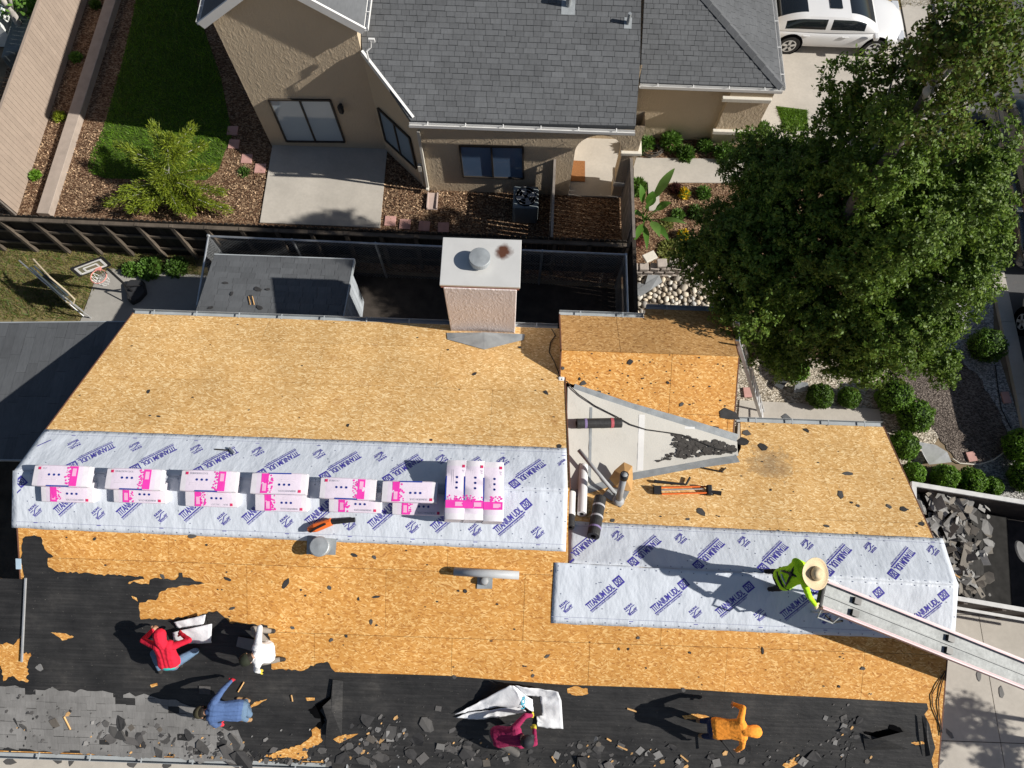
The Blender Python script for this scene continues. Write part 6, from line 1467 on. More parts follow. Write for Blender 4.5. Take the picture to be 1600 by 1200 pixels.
for s_ in (-1, 1): cbox('side_rail', LC / 2 + .02, s_ * (wC / 2 - .012), .03, LC, .035, .13, PINKR); cbox('rail_lip', LC / 2, s_ * (wC / 2 - .034), .098, LC, .02, .008, mat('pale_pink_lip', (.60, .44, .45), .6, .1, 6))
cbox('under_frame', LC / 2 + .4, 0, -.12, LC - .8, wC * .8, .10, mat('dark_pink_frame', (.20, .085, .095), .6))
for x in (.62, 2.42, 4.2, 6.0, 7.8):
    for s_ in (-1, 1): cbox('cleat', x, s_ * .10, .045, .12, .10, .06, DARK)
MB().tube([A0 - wv * .2 + upC * .0, A0 + wv * .2], .05, 14).build('end_roller', DARK, cv)
hA = A0 - wv * (wC / 2 + .02) + dC * .05; MB().tube([hA, hA - wv * .12 - upC * .05, hA - wv * .12 + dC * .28 - upC * .05, hA + dC * .34], .014, 8).build('handle', GREYR, cv)
hA = A0 + wv * (wC / 2 + .0) + dC * .0; bevel(MB().box(hA + dC * .10 + upC * .04, (.24, .07, .07), rotC).build('side_box', WHITE, cv), .015)
MB().tube([A0 - wv * .28 + dC * .22 - upC * .1, A0 - wv * .34 + dC * .4 - upC * .12, A0 - wv * .26 + dC * .55 - upC * .12], .018, 8).build('hose', RUBBER, cv)
for s_ in (-1, 1): MB().tube([B0 + wv * .2 * s_, Vector((B0.x + .2, B0.y + .2 * s_, 0))], .05, 8).build('leg', PINKR, cv)
for s_ in (-1, 1): q = A0 + dC * .35 + wv * .16 * s_; MB().tube([q - upC * .05, Vector((q.x - .02, q.y, SP.z(q.x, q.y) + .02))], .02, 7).build('prop', ALU, cv)

# ------------------------------------------------------------------ scraps on the roof
rr = random.Random(31)
MARKS = [((500, 850), 'the round attic vent'), ((760, 895), 'the lying grey tube'), ((255, 1000), 'the worker in red'), ((410, 1015), 'the worker in white'), ((355, 1105), 'the worker in blue'), ((800, 1150), 'the worker in maroon'), ((1140, 1140), 'the worker in orange'), ((1250, 895), 'the straw hat'), ((1070, 768), 'the tripod'), ((915, 780), 'the leaning rolls'), ((1175, 590), 'the ladder'), ((757, 530), 'the chimney'), ((1150, 700), 'the saddle tip'), ((40, 870), 'the left roof edge'), ((1470, 1050), 'the right cables'), ((800, 1095), 'the white sheet'), ((500, 1110), 'the long felt tear'), ((1380, 1150), 'the open felt hole'), ((1440, 800), 'the dumpster corner'), ((925, 664), 'the roll on the saddle'), ((460, 1165), 'the bare wood patch'), ((60, 1170), 'the lower left corner'), ((620, 1180), 'the bottom rubble heap'), ((1260, 1190), 'the small bare patch at the bottom'), ((200, 1160), 'the lower left gutter')]
def near(u, v): return min(MARKS, key=lambda m: (m[0][0] - u) ** 2 + (m[0][1] - v) ** 2)[1]
DK = [mat('felt_scrap', (.04, .039, .04), .8, .3, 9), shingle_mat('shingle_scrap', (.085, .082, .08), .2)]
dark_px = [(587, 933, .05, 3), (447, 912, .07, 2), (515, 918, .05, 1.4), (580, 972, .05, 1.5), (457, 981, .06, 1.3), (518, 1000, .05, 1.3), (541, 994, .035, 1.4), (585, 871, .06, 1.3), (553, 867, .05, 2), (518, 847, .05, 2.4), (727, 924, .04, 1.5), (855, 1026, .05, 2), (982, 1014, .035, 1.2), (967, 1014, .03, 1.2), (997, 997, .04, 1.3), (1192, 1017, .04, 2.6), (1078, 1020, .03, 1.4), (1348, 1045, .05, 1.3), (1311, 1073, .035, 1), (356, 905, .05, 3), (254, 901, .05, 2), (363, 951, .05, 2.2), (710, 1058, .06, 1.2), (1068, 1078, .06, 1.2), (833, 1056, .04, 1.2), (245, 930, .04, 1.5), (560, 936, .03, 2), (148, 842, .04, 1.5), (300, 838, .05, 2.5)]
for u, v, r, el in dark_px: scrap('felt_scrap', 'small dark scrap on the orange sheathing, nearest ' + near(u, v), 'dark scraps on the near slope', SP.at(u, v, .012), SP.n, r * rr.uniform(.6, .85), DK[rr.random() > .5], rr, el)
n2_px = [(1095, 799, .07, 1.6), (1325, 740, .06, 1.7), (1314, 773, .07, 1.6), (1389, 791, .05, 1.2), (1412, 795, .06, 1.4), (1292, 822, .04, 1.4), (1341, 790, .035, 1.2), (958, 813, .04, 1.2), (1192, 698, .10, 1.1), (1260, 672, .05, 1.6), (1161, 690, .12, 1.2), (1166, 676, .1, 1.0), (1440, 818, .05, 1.2), (1075, 811, .03, 1.5), (1331, 785, .03, 1.0)]
for u, v, r, el in n2_px: scrap('felt_scrap', 'dark torn scrap on the pale right sheathing, nearest ' + near(u, v), 'dark scraps right of the saddle', N2.at(u, v, .012), N2.n, r, DK[rr.random() > .5], rr, el)
ne_px = [(1137, 648, .13, 1.9), (1065, 632, .05, 1.2), (912, 599, .05, 1.5), (933, 615, .06, 1.6), (1001, 645, .10, 1.7), (985, 566, .06, 1.2), (880, 575, .04, 1.2), (906, 592, .03, 1.4), (1044, 598, .03, 1.3), (1118, 672, .08, 1.4)]
for u, v, r, el in ne_px: scrap('felt_scrap', 'dark torn scrap on the small rear roof, nearest ' + near(u, v), 'dark scraps on the small rear roof', NES.at(u, v, .014), NES.n, r, DK[rr.random() > .5], rr, el)
n1_px = [(232, 611, .05, 1.6), (853, 613, .06, 1.6), (812, 542, .05, 1.2), (741, 584, .04, 2), (674, 687, .03, 1.2), (700, 546, .03, 1.2), (874, 697, .06, 1.2), (544, 664, .03, 2), (248, 650, .03, 2)]
for u, v, r, el in n1_px: scrap('felt_scrap', 'small dark scrap on the pale far slope, nearest ' + near(u, v), 'dark scraps on the far slope', N1.at(u, v, .012), N1.n, r * .8, DK[0], rr, el)
crumb = MB()
for k in range(520):
    pl = rr.choice([SP, SP, SP, N2, N1, NES]); poly = POLY[{id(SP): 'S', id(N2): 'N2', id(N1): 'N1', id(NES): 'NES'}[id(pl)]]
    if pl is N1 and rr.random() < .75: continue
    xs = [p[0] for p in poly]; ys = [p[1] for p in poly]; x, y = rr.uniform(min(xs), max(xs)), rr.uniform(min(ys), max(ys))
    if not inside((x, y), poly) or (pl is SP and inside((x, y), outer)) or (pl in (SP, N1) and abs(y - 2.26) < 1.0) : continue
    r = rr.uniform(.006, .02); crumb.prism([pl.xy(x + q[0], y + q[1], .008) for q in scrap_poly(r, rr, 1.5, 5)], (0, 0, -.004))
tag(crumb.build('felt_crumbs', DK[0]), 'tiny dark crumbs of felt strewn over the bare sheathing', 'debris', kind='stuff')
# light shingle pieces and torn felt along the lower eave
def outfelt(u, v): return SP.at(u, v, rr.uniform(.018, .028))
GP = [shingle_mat('old_piece_%s' % n, c, .2) for n, c in (('pale', (.21, .205, .20)), ('mid', (.105, .10, .098)), ('warm', (.13, .115, .10)))]
lite = [(62, 1043), (285, 1030), (320, 1078), (685, 1107), (688, 1168), (1290, 1122), (1318, 1136), (1305, 1160), (1316, 1180), (1255, 1190), (1000, 1173), (1027, 1180), (935, 1163), (970, 1166), (730, 1170), (905, 1188), (760, 1192), (790, 1186), (600, 1165), (560, 1172), (580, 1155), (610, 1150), (590, 1140), (530, 1188), (360, 1170), (330, 1168), (345, 1152), (372, 1160), (270, 1165), (250, 1140), (205, 1137), (85, 1130), (640, 1190), (660, 1185), (870, 1180), (1120, 1192), (1060, 1190), (1355, 1190)]
for u, v in lite: scrap('shingle_scrap', 'loose grey shingle piece on the felt, nearest ' + near(u, v), 'loose grey shingle pieces on the felt', outfelt(u, v), (SP.n + Vector((rr.gauss(0, .08), rr.gauss(0, .08), 0))).normalized(), rr.uniform(.035, .075), GP[rr.choice([0, 0, 1, 2])], rr, rr.uniform(1.0, 1.4), rect=rr.random() < .7, bendk=.06, th=.005)
CLU = [(345, 1160, 40, 14), (330, 1175, 50, 8), (70, 1130, 40, 14), (210, 1150, 50, 12), (590, 1160, 38, 14), (560, 1185, 50, 8), (770, 1182, 50, 9), (720, 1170, 30, 8), (940, 1180, 50, 12), (1255, 1185, 40, 9), (1320, 1150, 14, 20), (1010, 1190, 60, 6), (590, 1150, 20, 10), (420, 1186, 30, 5)]
for k in range(80):
    cu, cv2, su, sv = rr.choice(CLU); u = cu + rr.gauss(0, su); v = min(cv2 + rr.gauss(0, sv), 1162 + u * .0625)
    scrap('felt_rag', 'torn dark roofing rag by the lower eave, nearest ' + near(u, v), 'torn rags along the lower eave', outfelt(u, v), (SP.n + Vector((rr.gauss(0, .10), rr.gauss(0, .10), 0))).normalized(), rr.uniform(.05, .16), rr.choice([DK[0], DK[0], DK[1], DK[1], GP[1]]), rr, rr.uniform(1, 2), bendk=rr.uniform(-.2, .2))
sm_ = MB()
for k in range(650):
    cu, cv2, su, sv = rr.choice(CLU); u = cu + rr.gauss(0, su * 1.2); v = min(cv2 + rr.gauss(0, sv * 1.5), 1163 + u * .0625); p = SP.at(u, v); r = rr.uniform(.006, .016) + .03 * rr.random() ** 4; nv = (SP.n + Vector((rr.gauss(0, .2), rr.gauss(0, .2), 0))).normalized(); a = nv.orthogonal(); b = nv.cross(a); c = p + Vector((0, 0, .022))
    sm_.prism([c + a * x + b * y for x, y in scrap_poly(r, rr, 1.6, 5)], -nv * .005, rr.choice([0, 0, 0, 0, 1, 1, 1, 2, 3]))
tag(sm_.build('roofing_rubble', [DK[0], GP[1], GP[0], WOOD_N]), 'fine rubble of shingle and wood bits along the lower eave', 'debris', kind='stuff')
for i, (u0, v0, u1, v1) in enumerate(((372, 1081, 381, 1066), (980, 1107, 995, 1112), (965, 1165, 980, 1172), (455, 1086, 457, 1096), (100, 1120, 110, 1140), (955, 1158, 948, 1154), (1063, 1180, 1075, 1190), (862, 1182, 868, 1192))): tag(MB().tube([SP.at(u0, v0, .03), SP.at(u1, v1, .03)], .014, 4).build('wood_splinter', WOOD_N), 'splinter of raw wood on the black felt, nearest ' + near(u0, v0), 'wood splinter', 'wood splinters on the felt')
# scraps on the ground strip and the shed roof
for u, v in ((88, 1181), (113, 1186), (206, 1193), (262, 1190), (15, 1190)): scrap('ground_scrap', 'dark scrap fallen on the concrete below the lower eave', 'dark scraps below the eave', P(u, v, .045), Vector((0, 0, 1)), rr.uniform(.06, .12), DK[1], rr, 1.8)
for u, v in ((1530, 1055), (1565, 1082), (1485, 1148), (1467, 1192)): scrap('ground_scrap', 'grey scrap lying on the concrete drive', 'grey scraps on the drive', P(u, v, .045), Vector((0, 0, 1)), .06, SCR[1], rr, 2.2)
for u, v in ((352, 442), (402, 451), (418, 452), (392, 464), (362, 458), (330, 480), (405, 480)): scrap('shed_scrap', 'dark scrap lying on the shed roof', 'dark scraps on the shed roof', RS.at(u, v, .03), RS.n, rr.uniform(.03, .07), DK[0], rr, 1.6)
for k in range(2): tag(MB().tube([RS.at(388 + k * 6, 463, .03), RS.at(391 + k * 6, 476, .03)], .014, 4).build('wood_splinter', WOOD_N), 'splinter of raw wood lying on the shed roof', 'wood splinter', 'wood splinters on the shed')
# ------------------------------------------------------------------ workers
def cloth(name, col, rough=.85):
    if name in MATS: return MATS[name]
    t = NT(name); c = t.val(col, t.noise(6, 4), .92, 1.06)
    t.bump(t.noise(14, 3, t.scaled((1, 1.8, 1))), .45, .02); MATS[name] = t.done(c, rough, 0, .2); return MATS[name]
SKIN = mat('skin', (.42, .24, .16), .6, .08, 20); HAIR = mat('dark_hair', (.02, .016, .013), .8, .2, 30)
DENIM = cloth('blue_denim', (.12, .19, .29)); NAVYP = cloth('navy_trousers', (.02, .032, .085)); BLACKP = cloth('black_trousers', (.016, .016, .018)); GREYT = cloth('grey_work_trousers', (.25, .23, .205)); BOOT = mat('tan_boot', (.36, .22, .11), .8, .2, 15); BOOTD = mat('dark_boot', (.035, .03, .028), .8, .2, 15)
GLOVE_Y = mat('yellow_glove', (.62, .50, .05), .7, .15, 12); GLOVE_R = mat('red_glove', (.55, .03, .05), .7, .15, 12); GLOVE_C = mat('cream_glove', (.66, .58, .34), .7, .15, 12)
def two_bone(a, target, l1, l2, hint):
    a, target = Vector(a), Vector(target); d = target - a; L = min(d.length, (l1 + l2) * .985); L = max(L, abs(l1 - l2) + .05); d.normalize()
    x = (l1 * l1 - l2 * l2 + L * L) / (2 * L); h = math.sqrt(max(0, l1 * l1 - x * x)); hint = Vector(hint); hint = (hint - d * hint.dot(d)).normalized()
    return a + d * x + hint * h, a + d * L
def figure(label, pel, neck, head, feet, hands, hints, cl, width=1.0, hood=None, sit=None, finger=1.0):
    """cl: dict top, legs, boots, hands, sleeve; hints: knees, elbows; one continuous voxel surface"""
    pel = Vector(pel); KS = .91; sc = lambda p: pel + (Vector(p) - pel) / KS
    feet = [sc(p) for p in feet]; hands = [sc(p) for p in hands]
    pel, neck, head = Vector(pel), Vector(neck), Vector(head); up = (neck - pel).normalized(); look = (head - neck).normalized(); neck = pel + up * .50
    look = look; headc = neck + look * .17
    kn, el = hints
    # sideways axis from the feet, made square to the spine
    side = (Vector(feet[1]) - Vector(feet[0])); side = side - up * side.dot(up)
    sh_hint = Vector(hands[1]) - Vector(hands[0]); sh_hint -= up * sh_hint.dot(up)
    sside = (side.normalized() + sh_hint.normalized() * 1.0); sside = (sside - up * sside.dot(up)).normalized(); side = (side.normalized() + sside).normalized(); side = (side - up * side.dot(up)).normalized()
    B = []
    def cap(p, r, q, r2, m): B.append((Vector(p), r, Vector(q), r2, m))
    T, Lg = cl['top'], cl['legs']; belly = up.cross(sside).normalized()
    if belly.z > 0: belly = -belly
    # torso: three strands make it wide and flat, waist narrower than chest
    for s_ in (-1, 0, 1):
        cap(pel + side * .075 * s_ - up * .015, .136, pel + up * .24 + sside * .07 * s_, .112, T); cap(pel + up * .24 + sside * .07 * s_, .112, pel + up * .42 + sside * .095 * s_ * width, .115, T)
    cap(pel + side * .07 - up * .07, .118, pel - side * .07 - up * .07, .118, Lg)
    shs = [neck - up * .075 + sside * .175 * s_ * width for s_ in (-1, 1)]
    cap(shs[0], .075, shs[1], .075, T); cap(neck - up * .07, .08, neck - up * .0, .062, T); cap(neck - up * .02, .055, neck + look * .08, .055, cl.get('neck', SKIN))
    hd = cl.get('headm', HAIR)
    cap(headc + look * .01, .094, headc - look * .03 + Vector((0, 0, .0)), .088, hd)
    face = cl['face']; face = Vector(face); face = (face - look * face.dot(look)).normalized(); ear = look.cross(face)
    if not hood:
        cap(headc + face * .06 - look * .04, .055, headc + face * .055 - look * .075, .042, SKIN); cap(headc + face * .095 - look * .005, .012, headc + face * .112 - look * .028, .015, SKIN)
        for s_ in (-1, 1): cap(headc + ear * .092 * s_, .02, headc + ear * .096 * s_ - look * .03, .016, SKIN); cap(headc + face * .088 + ear * .033 * s_ + look * .012, .012, headc + face * .09 + ear * .036 * s_ + look * .012, .012, HAIR)
        cap(headc + face * .092 + ear * .02 - look * .055, .008, headc + face * .092 - ear * .02 - look * .055, .008, cl.get('lip', SKIN))
    else:
        cap(headc + look * .02, .118, headc - look * .05 - face * .03, .112, hood); cap(headc - look * .10 - face * .045, .10, neck - up * .03 - face * .03, .095, hood); cap(headc + face * .055 - look * .03, .072, headc + face * .06 - look * .06, .055, SKIN); cap(headc + face * .11 - look * .01, .014, headc + face * .122 - look * .03, .016, SKIN)
    for i, s_ in enumerate((-1, 1)):
        hip = pel + side * .095 * s_ - up * .04
        ft = Vector(feet[i]); ank = ft + Vector((0, 0, .07)); knee, ank = two_bone(hip, ank, .43, .42, kn[i])
        cap(hip, .098, hip.lerp(knee, .5), .082, Lg); cap(hip.lerp(knee, .5), .082, knee, .064, Lg); cap(knee, .064, knee.lerp(ank, .4), .063, Lg); cap(knee.lerp(ank, .4), .063, ank, .047, Lg)
        td = cl['toe'][i] if 'toe' in cl else face; td = Vector(td); td.z = SP.my * td.y; td.normalize(); cap(ank - td * .05 - Vector((0, 0, .03)), .045, ank + td * .15 - Vector((0, 0, .04)), .038, cl['boots']); cap(ank, .05, ank - Vector((0, 0, .03)), .052, cl['boots'])
        sh = shs[i]; elb, wr = two_bone(sh, hands[i], .29, .25, el[i]); sl = cl.get('sleeve', T)
        cap(sh, .072, sh.lerp(elb, .5), .06, T); cap(sh.lerp(elb, .5), .06, elb, .052, sl); cap(elb, .052, wr, .038, sl)
        hm = cl['hands']; hm = hm[i] if isinstance(hm, (list, tuple)) else hm
        hdv = (wr - elb).normalized(); hs = hdv.cross(Vector((0, 0, 1))); hs = hs.normalized() if hs.length > .1 else hdv.orthogonal().normalized(); dn = hdv.cross(hs).normalized(); dn = dn if dn.z < 0 else -dn
        cap(wr, .032, wr + hdv * .05, .036, hm)
        for k in range(4):   # palm edge and four fingers, each bent at the knuckle
            o_ = hs * (-.030 + .020 * k); kk = wr + hdv * .085 + o_; ln = (.036, .042, .04, .030)[k]
            cap(wr + hdv * .03 + o_ * .8, .018, kk, .0135, hm); cap(kk, .0125, kk + (hdv * .85 + dn * .5) * ln, .0115, hm); cap(kk + (hdv * .85 + dn * .5) * ln, .0115, kk + (hdv * .85 + dn * .5) * ln + (hdv * .35 + dn * .95) * ln * .9, .0105, hm)
        th = wr + hdv * .03 - hs * .035; cap(th, .017, th + (hdv * .5 - hs * .8) * .04, .014, hm); cap(th + (hdv * .5 - hs * .8) * .04, .014, th + (hdv * .5 - hs * .8) * .04 + (hdv * .9 + dn * .3) * .035, .012, hm)
    # union of the strands as one surface
    vs = []; fs_ = []
    for p, r, q, r2, m in B:
        d = q - p; L = d.length; d = d.normalized() if L > 1e-6 else Vector((0, 0, 1)); a = d.orthogonal().normalized(); b = d.cross(a); n = 10; rings = [(-r, 0.02 * r)]
        rings = []
        for k in range(1, 4): t = k * math.pi / 6; rings.append((-r * math.cos(t), r * math.sin(t)))
        for k in range(3): t = k * math.pi / 6; rings.append((L + r2 * math.sin(t), r2 * math.cos(t)))
        base = len(vs); vs.append(p - d * r)
        for z, rr_ in rings: vs += [p + d * z + (a * math.cos(i * 6.28319 / n) + b * math.sin(i * 6.28319 / n)) * rr_ for i in range(n)]
        vs.append(q + d * r2); top_ = len(vs) - 1; nr = len(rings)
        fs_ += [(base, base + 1 + (i + 1) % n, base + 1 + i) for i in range(n)]
        for k in range(nr - 1): fs_ += [(base + 1 + k * n + i, base + 1 + k * n + (i + 1) % n, base + 1 + (k + 1) * n + (i + 1) % n, base + 1 + (k + 1) * n + i) for i in range(n)]
        fs_ += [(base + 1 + (nr - 1) * n + i, base + 1 + (nr - 1) * n + (i + 1) % n, top_) for i in range(n)]
    me = bpy.data.meshes.new('person'); me.from_pydata([tuple(v) for v in vs], [], fs_); tmp = bpy.data.objects.new('tmp', me); COL.objects.link(tmp)
    rm = tmp.modifiers.new('r', 'REMESH'); rm.mode = 'VOXEL'; rm.voxel_size = .0095; smm = tmp.modifiers.new('s', 'SMOOTH'); smm.factor = .5; smm.iterations = 3
    bpy.context.view_layer.update(); dg = bpy.context.evaluated_depsgraph_get(); out = bpy.data.meshes.new_from_object(tmp.evaluated_get(dg)); bpy.data.objects.remove(tmp); bpy.data.meshes.remove(me)
    nv = len(out.vertices); co = np.empty(nv * 3); out.vertices.foreach_get('co', co); co = co.reshape(-1, 3)
    nf = len(out.polygons); cen = np.empty(nf * 3); out.polygons.foreach_get('center', cen); cen = cen.reshape(-1, 3)
    best = np.full(nf, 1e9); idx = np.zeros(nf, int); ml = []
    for p, r, q, r2, m in B:
        if m not in ml: ml.append(m)
        pa = np.array(p); d = np.array(q) - pa; L2 = max(d @ d, 1e-9); t = np.clip(((cen - pa) @ d) / L2, 0, 1); dist = np.linalg.norm(cen - pa - t[:, None] * d, axis=1) - (r + (r2 - r) * t)
        w = dist < best; best = np.where(w, dist, best); idx = np.where(w, ml.index(m), idx)
    # cloth folds
    nrm_ = np.empty(nv * 3); out.vertices.foreach_get('normal', nrm_); nrm_ = nrm_.reshape(-1, 3)
    f_ = np.array([.009 * (abs(mnoise.noise(Vector((c[0] * 5 + c[2] * 4, c[1] * 14 + c[0] * 3, c[2] * 6)))) - .2) + .0015 * mnoise.noise(Vector((c[0] * 28, c[1] * 22, c[2] * 26))) for c in co])
    co = co + nrm_ * f_[:, None]; p_ = np.array(pel); co = p_ + (co - p_) * KS; un = lambda p: pel + (p - pel) * KS
    O = np.array([co[:, 0].mean(), co[:, 1].mean(), co[:, 2].min()]); out.vertices.foreach_set('co', (co - O).ravel()); out.materials.clear()
    for m in ml: out.materials.append(m)
    out.polygons.foreach_set('material_index', idx.astype(np.int32)); out.polygons.foreach_set('use_smooth', np.ones(nf, bool)); out.update(); out.name = 'person'
    o = place('person', out, O); tag(o, label, 'person', 'workers on the roof')
    return o, dict(head=un(headc), look=look, face=face, ear=ear, neck=un(neck), up=up, side=sside * KS, pel=pel, sh=shs, belly=belly * KS)
def cap_hat(o, k, m, brim=True, name='cap'):
    c, u, f, e = k['head'] + k['look'] * .012, k['look'], k['face'], k['ear']; vs = []; fs_ = []; n = 16
    for i, (rr_, z) in enumerate(((.108, -.045), (.110, .015), (.100, .062), (.072, .098), (.03, .113))):
        for j in range(n): a = j * 6.28319 / n; vs.append(c + (f * math.cos(a) * 1.06 + e * math.sin(a) * .95) * rr_ + u * z)
    for i in range(4):
        for j in range(n): fs_.append((i * n + j, i * n + (j + 1) % n, (i + 1) * n + (j + 1) % n, (i + 1) * n + j))
    fs_.append(tuple(range(4 * n, 5 * n)))
    if brim:
        b0 = len(vs)
        for j in range(7): a = -1.0 + j * .333; vs += [c + (f * math.cos(a) * 1.06 + e * math.sin(a) * .95) * .106 - u * .015, c + (f * (math.cos(a) * .12 + .075) + e * math.sin(a) * .098) - u * .03]
        for j in range(6): fs_.append((b0 + 2 * j, b0 + 2 * j + 1, b0 + 2 * j + 3, b0 + 2 * j + 2))
    h = link(name, vs, fs_, m, o, smooth=True); h.modifiers.new('t', 'SOLIDIFY').thickness = .006; return h
J = lambda u, v, h: SP.at(u, v, h)
X = Vector((1, 0, 0)); Y = Vector((0, 1, 0)); Z = Vector((0, 0, 1))
# straw hat worker at the conveyor
HIVIS = cloth('hi_vis_green', (.46, .85, .025)); STRAW = mat('straw', (.66, .53, .34), .85, .1, 40, .3, 90)
hgrip = A0 - wv * (wC / 2 + .12) + dC * .10 - upC * .02
o, k = figure('worker in lime green shirt, black harness and straw hat holding the conveyor end', J(1224, 905, .84), J(1257, 890, 1.22), J(1272, 894, 1.36), [J(1200, 893, .0), J(1204, 921, .0)], [A0 + wv * .24 + dC * .03 + upC * .05, hgrip], ([X * .8 + Z * .3, X * .8 + Z * .3], [-X * .4 + Y * .9, -X * .2 - Y * .9]), dict(top=HIVIS, legs=BLACKP, boots=BOOTD, hands=GLOVE_C, face=X * .8 - Z * .6, toe=[X, X]))
hc_ = k['head'] + k['look'] * .05; u = (k['look'] + Z * 1.2).normalized(); a = u.orthogonal().normalized(); b = u.cross(a); vs = []; fs_ = []; n = 32
prof = [(.245, .012), (.235, .0), (.18, -.008), (.118, .0), (.112, .02), (.108, .05), (.095, .10), (.07, .125), (.02, .115)]
for r_, z in prof:
    for j in range(n):
        t = j * 6.28319 / n; cc_ = a * math.cos(t) + b * math.sin(t); roll_ = .035 * (abs(cc_.dot(k['side'])) ** 2) if r_ > .15 else 0; pin = 1 - .18 * abs(cc_.dot(k['side'])) if z > .07 else 1
        vs.append(hc_ + cc_ * r_ * pin + u * (z + roll_))
for i in range(len(prof) - 1):
    for j in range(n): fs_.append((i * n + j, i * n + (j + 1) % n, (i + 1) * n + (j + 1) % n, (i + 1) * n + j))
fs_.append(tuple(range((len(prof) - 1) * n, len(prof) * n)))
h_ = link('straw_hat', vs, fs_, STRAW, o, smooth=True); h_.modifiers.new('t', 'SOLIDIFY').thickness = .006
MB().lathe(hc_, u, [(.113, .008), (.116, .012), (.113, .038), (.108, .04)], 28).build('hat_band', mat('hat_band', (.12, .09, .07), .8), h_)
def strap(pts, w=.022):
    return MB().tube(pts, w, 6)
bk = -k['belly']; sd_ = k['side']; pe, nk, up3 = k['pel'], k['neck'], k['up']
hm = MB(); mid_ = pe + up3 * .30 + bk * .118
for s_ in (-1, 1):
    hm.tube([pe + up3 * .04 + sd_ * .15 * s_ + bk * .07, pe + up3 * .18 + sd_ * .09 * s_ + bk * .118, mid_, nk - up3 * .06 - sd_ * .10 * s_ + bk * .09, nk - up3 * .05 - sd_ * .13 * s_], .019, 6)
hm.tube([pe + up3 * .03 + sd_ * .2, pe + up3 * .03 + sd_ * .12 + bk * .11, pe + up3 * .03 + bk * .135, pe + up3 * .03 - sd_ * .12 + bk * .11, pe + up3 * .03 - sd_ * .2], .024, 6); hm.lathe(mid_, bk, [(.04, 0), (.04, .02), (.02, .025)], 10)
hm.build('harness', DARK, o, True)
hb_ = MB(); q = pe + up3 * .10; hb_.tube([q + sd_ * .19, q + sd_ * .12 + bk * .10, q + bk * .132, q - sd_ * .12 + bk * .10, q - sd_ * .19], .016, 6); hb_.build('reflective_band', mat('silver_band', (.5, .52, .53), .4), o, True)
# orange hoodie
ORH = cloth('orange_hoodie', (.95, .34, .045))
o, k = figure('worker in bright orange hoodie bending over the black felt', J(1121, 1138, .80), J(1163, 1141, .96), J(1181, 1143, .95), [J(1094, 1126, 0), J(1096, 1150, 0)], [J(1148, 1101, .48), J(1147, 1183, .42)], ([X * .6 + Y * .2, X * .6 - Y * .2], [X * .6 + Y * .6, X * .7 - Y * .5]), dict(top=ORH, legs=NAVYP, boots=BOOT, hands=[SKIN, SKIN], face=-Z * .9 + X * .4, toe=[X, X]), width=1.02, hood=ORH)
tl = MB(); tl.tube([J(1148, 1183, .42), J(1129, 1159, .30), J(1120, 1152, .05)], .016, 7); tag(tl.build('shovel_handle', RUBBER), 'dark tool handle held by the worker in orange', 'tool')
# maroon shirt, crouching at the loose sheet
MAR = cloth('maroon_shirt', (.30, .022, .085))
o, k = figure('worker in maroon shirt and yellow gloves crouching at the white sheet', J(779, 1151, .42), J(818, 1150, .66), J(830, 1161, .84), [J(790, 1134, 0), J(794, 1170, 0)], [J(830, 1118, .34), J(835, 1141, .32)], ([X * .8 + Z * .7 + Y * .3, X * .8 + Z * .7 - Y * .3], [X * .3 + Y * .5 + Z * .3, X * .8 - Y * .3]), dict(top=MAR, legs=cloth('grey_trousers', (.11, .105, .10)), boots=BOOTD, hands=GLOVE_Y, face=X * .9 - Z * .4, toe=[X, X]))
cap_hat(o, k, mat('black_cap', (.022, .024, .03), .7, .3, 12))
# blue shirt
BLU = cloth('blue_shirt', (.075, .13, .28))
o, k = figure('worker in blue denim shirt and red gloves bent low to the left', J(371, 1110, .70), J(332, 1112, .84), J(314, 1113, .76), [J(385, 1094, 0), J(388, 1124, 0)], [J(362, 1063, .30), J(348, 1134, .22)], ([X * .2 - Y * .3 - Z * .1, -X * .4 + Y * .1], [Y * .7 + X * .2, -Y * .5 - Z * .3]), dict(top=BLU, legs=DENIM, boots=BOOT, hands=GLOVE_R, face=-Z * .9 - X * .3, toe=[Y * .2 - X, -X]), width=1.06)
cap_hat(o, k, mat('olive_cap', (.05, .045, .025), .8, .2, 12))
# white shirt
WSH = cloth('white_shirt', (.74, .745, .76))
o, k = figure('worker in white shirt and grey trousers crouching at the felt edge', J(418, 1019, .46), J(401, 1022, .90), J(384, 1031, .98), [J(424, 986, 0), J(440, 1030, 0)], [J(402, 995, .52), J(405, 1053, .40)], ([-X * .5 + Y * .8, X * .2 + Z * .6 - X * .6], [Y * .7, -Y * .6 - X * .5]), dict(top=WSH, legs=GREYT, boots=BOOTD, hands=GLOVE_Y, face=-X * .6 - Z * .7, toe=[-X, -X]))
cap_hat(o, k, mat('green_black_cap', (.02, .024, .014), .8, .2, 12))
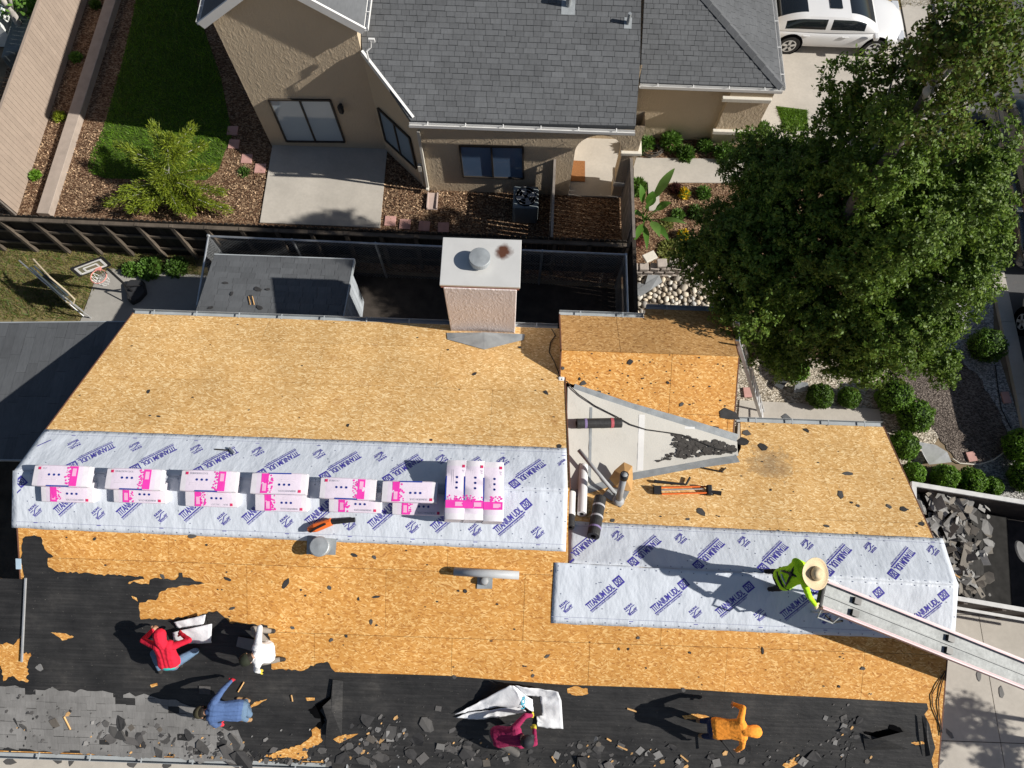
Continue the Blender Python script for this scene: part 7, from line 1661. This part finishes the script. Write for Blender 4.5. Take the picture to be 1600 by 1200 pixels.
# red hoodie
REDH = cloth('red_hoodie', (.62, .018, .045))
o, k = figure('worker in red hoodie and jeans kneeling over white material', J(264, 1034, .46), J(251, 992, .72), J(244, 977, .78), [J(252, 1046, 0), J(284, 1036, 0)], [J(238, 985, .30), J(284, 991, .42)], ([Y * .9 - X * .5 + Z * .4, Y * .6 + X * .8 + Z * .4], [-X * .8, X * .9 + Z * .2]), dict(top=REDH, legs=DENIM, boots=BOOTD, hands=[SKIN, GLOVE_R], face=Y * .5 - Z * .8, toe=[Y, Y]), hood=REDH)
wb = MB(); pe, sd_, up3, bk = k['pel'], k['side'], k['up'], -k['belly']; q = pe - up3 * .045; wb.tube([q + sd_ * .18, q + sd_ * .12 + bk * .09, q + bk * .122, q - sd_ * .12 + bk * .09, q - sd_ * .18], .03, 7); wb.build('waistband', mat('teal_waistband', (.03, .42, .38), .7), o, True)

# ------------------------------------------------------------------ loose white sheets the workers handle
def crumpled(name, label, outline, cat, m, seed, lettering=None, sub=7):
    """outline: (u, v, height) round the sheet; the inside is filled and crumpled"""
    pts = [J(u, v, h) for u, v, h in outline]; bm = bmesh.new(); vv = [bm.verts.new(p) for p in pts]; f = bm.faces.new(vv)
    bmesh.ops.triangulate(bm, faces=[f]); bmesh.ops.subdivide_edges(bm, edges=bm.edges[:], cuts=sub, use_grid_fill=True)
    for v in bm.verts:
        n_ = mnoise.noise(Vector((v.co.x * 5 + seed, v.co.y * 7, 0))) * .035 + abs(mnoise.noise(Vector((v.co.x * 11 + v.co.y * 6, v.co.y * 9 + seed, 4)))) * .035; v.co += SP.n * n_
    bmesh.ops.recalc_face_normals(bm, faces=bm.faces[:])
    me = bpy.data.meshes.new(name); bm.to_mesh(me); bm.free(); me.materials.append(m); me.polygons.foreach_set('use_smooth', np.ones(len(me.polygons), bool))
    c = sum(pts, Vector()) / len(pts)
    for v in me.vertices: v.co -= c
    o = place(name, me, c); o.modifiers.new('t', 'SOLIDIFY').thickness = .004; return tag(o, label, cat, 'loose white sheets on the felt')
ws_ = crumpled('loose_sheet', 'crumpled white sheet with a dark patch lifted by the worker in maroon', [(709, 1117, .06), (750, 1096, .12), (796, 1071, .34), (803, 1072, .36), (818, 1084, .22), (832, 1092, .12), (834, 1112, .10), (818, 1103, .20), (770, 1106, .10), (730, 1112, .06)], 'sheet', WHITEC, 1.0)
crumpled('loose_sheet', 'right part of the lifted white sheet, beside the gloved hands', [(804, 1071, .34), (840, 1076, .28), (872, 1081, .30), (877, 1095, .18), (880, 1139, .05), (840, 1135, .04), (838, 1120, .08), (846, 1116, .08), (844, 1088, .12), (818, 1087, .2)], 'sheet', WHITEC, 3.0)
crumpled('loose_sheet', 'rolled lower flap of the white sheet in front of the worker in maroon', [(712, 1121, .05), (735, 1113, .10), (775, 1108, .16), (815, 1104, .22), (822, 1112, .12), (800, 1117, .08), (775, 1121, .05), (745, 1124, .03)], 'sheet', WHITEC, 5.0)
q = [J(u, v, .13) for u, v in ((831, 1088), (844, 1088), (847, 1118), (836, 1119))]; tag(MB().prism(q[::-1] if area2(q) < 0 else q, -SP.n * .006).build('dark_patch', FELT), 'dark felt patch between the two halves of the white sheet', 'felt piece')
tv, tf = text_mesh('UDL', .03); ink = MB(); o0 = J(820, 1108, .24); ink.add([o0 + Vector((-v[1] * .09, v[0] * .14 * .9, v[0] * .14 * .43)) for v in tv], tf); tag(ink.build('cyan_letters', CYAN), 'cyan letters printed on the lifted white sheet', 'lettering', kind='stuff')
crumpled('loose_sheet', 'upper folded white sheet behind the worker in red', [(272, 972, .12), (300, 966, .14), (322, 960, .16), (318, 976, .10), (290, 981, .08), (276, 982, .08)], 'sheet', WHITEC, 7.0, sub=4)
crumpled('loose_sheet', 'lower folded white sheet under the arm of the worker in red', [(270, 988, .16), (300, 981, .20), (331, 975, .20), (331, 1004, .05), (295, 1006, .04), (272, 999, .06)], 'sheet', WHITEC, 9.0, sub=4)
q = [J(u, v, .02) for u, v in ((322, 962), (339, 955), (352, 966), (358, 972), (354, 982), (334, 990), (325, 976))]; tag(MB().prism(q[::-1] if area2(q) < 0 else q, -SP.n * .01).build('felt_bundle', FELT), 'dark folded felt beside the white sheets', 'felt piece')
q = [J(u, v, .06) for u, v in ((372, 995), (400, 1000), (396, 1018), (369, 1010))]; tag(MB().prism(q[::-1] if area2(q) < 0 else q, -SP.n * .008).build('shingle_strip', SCR[1]), 'grey shingle strip in front of the worker in white', 'debris')
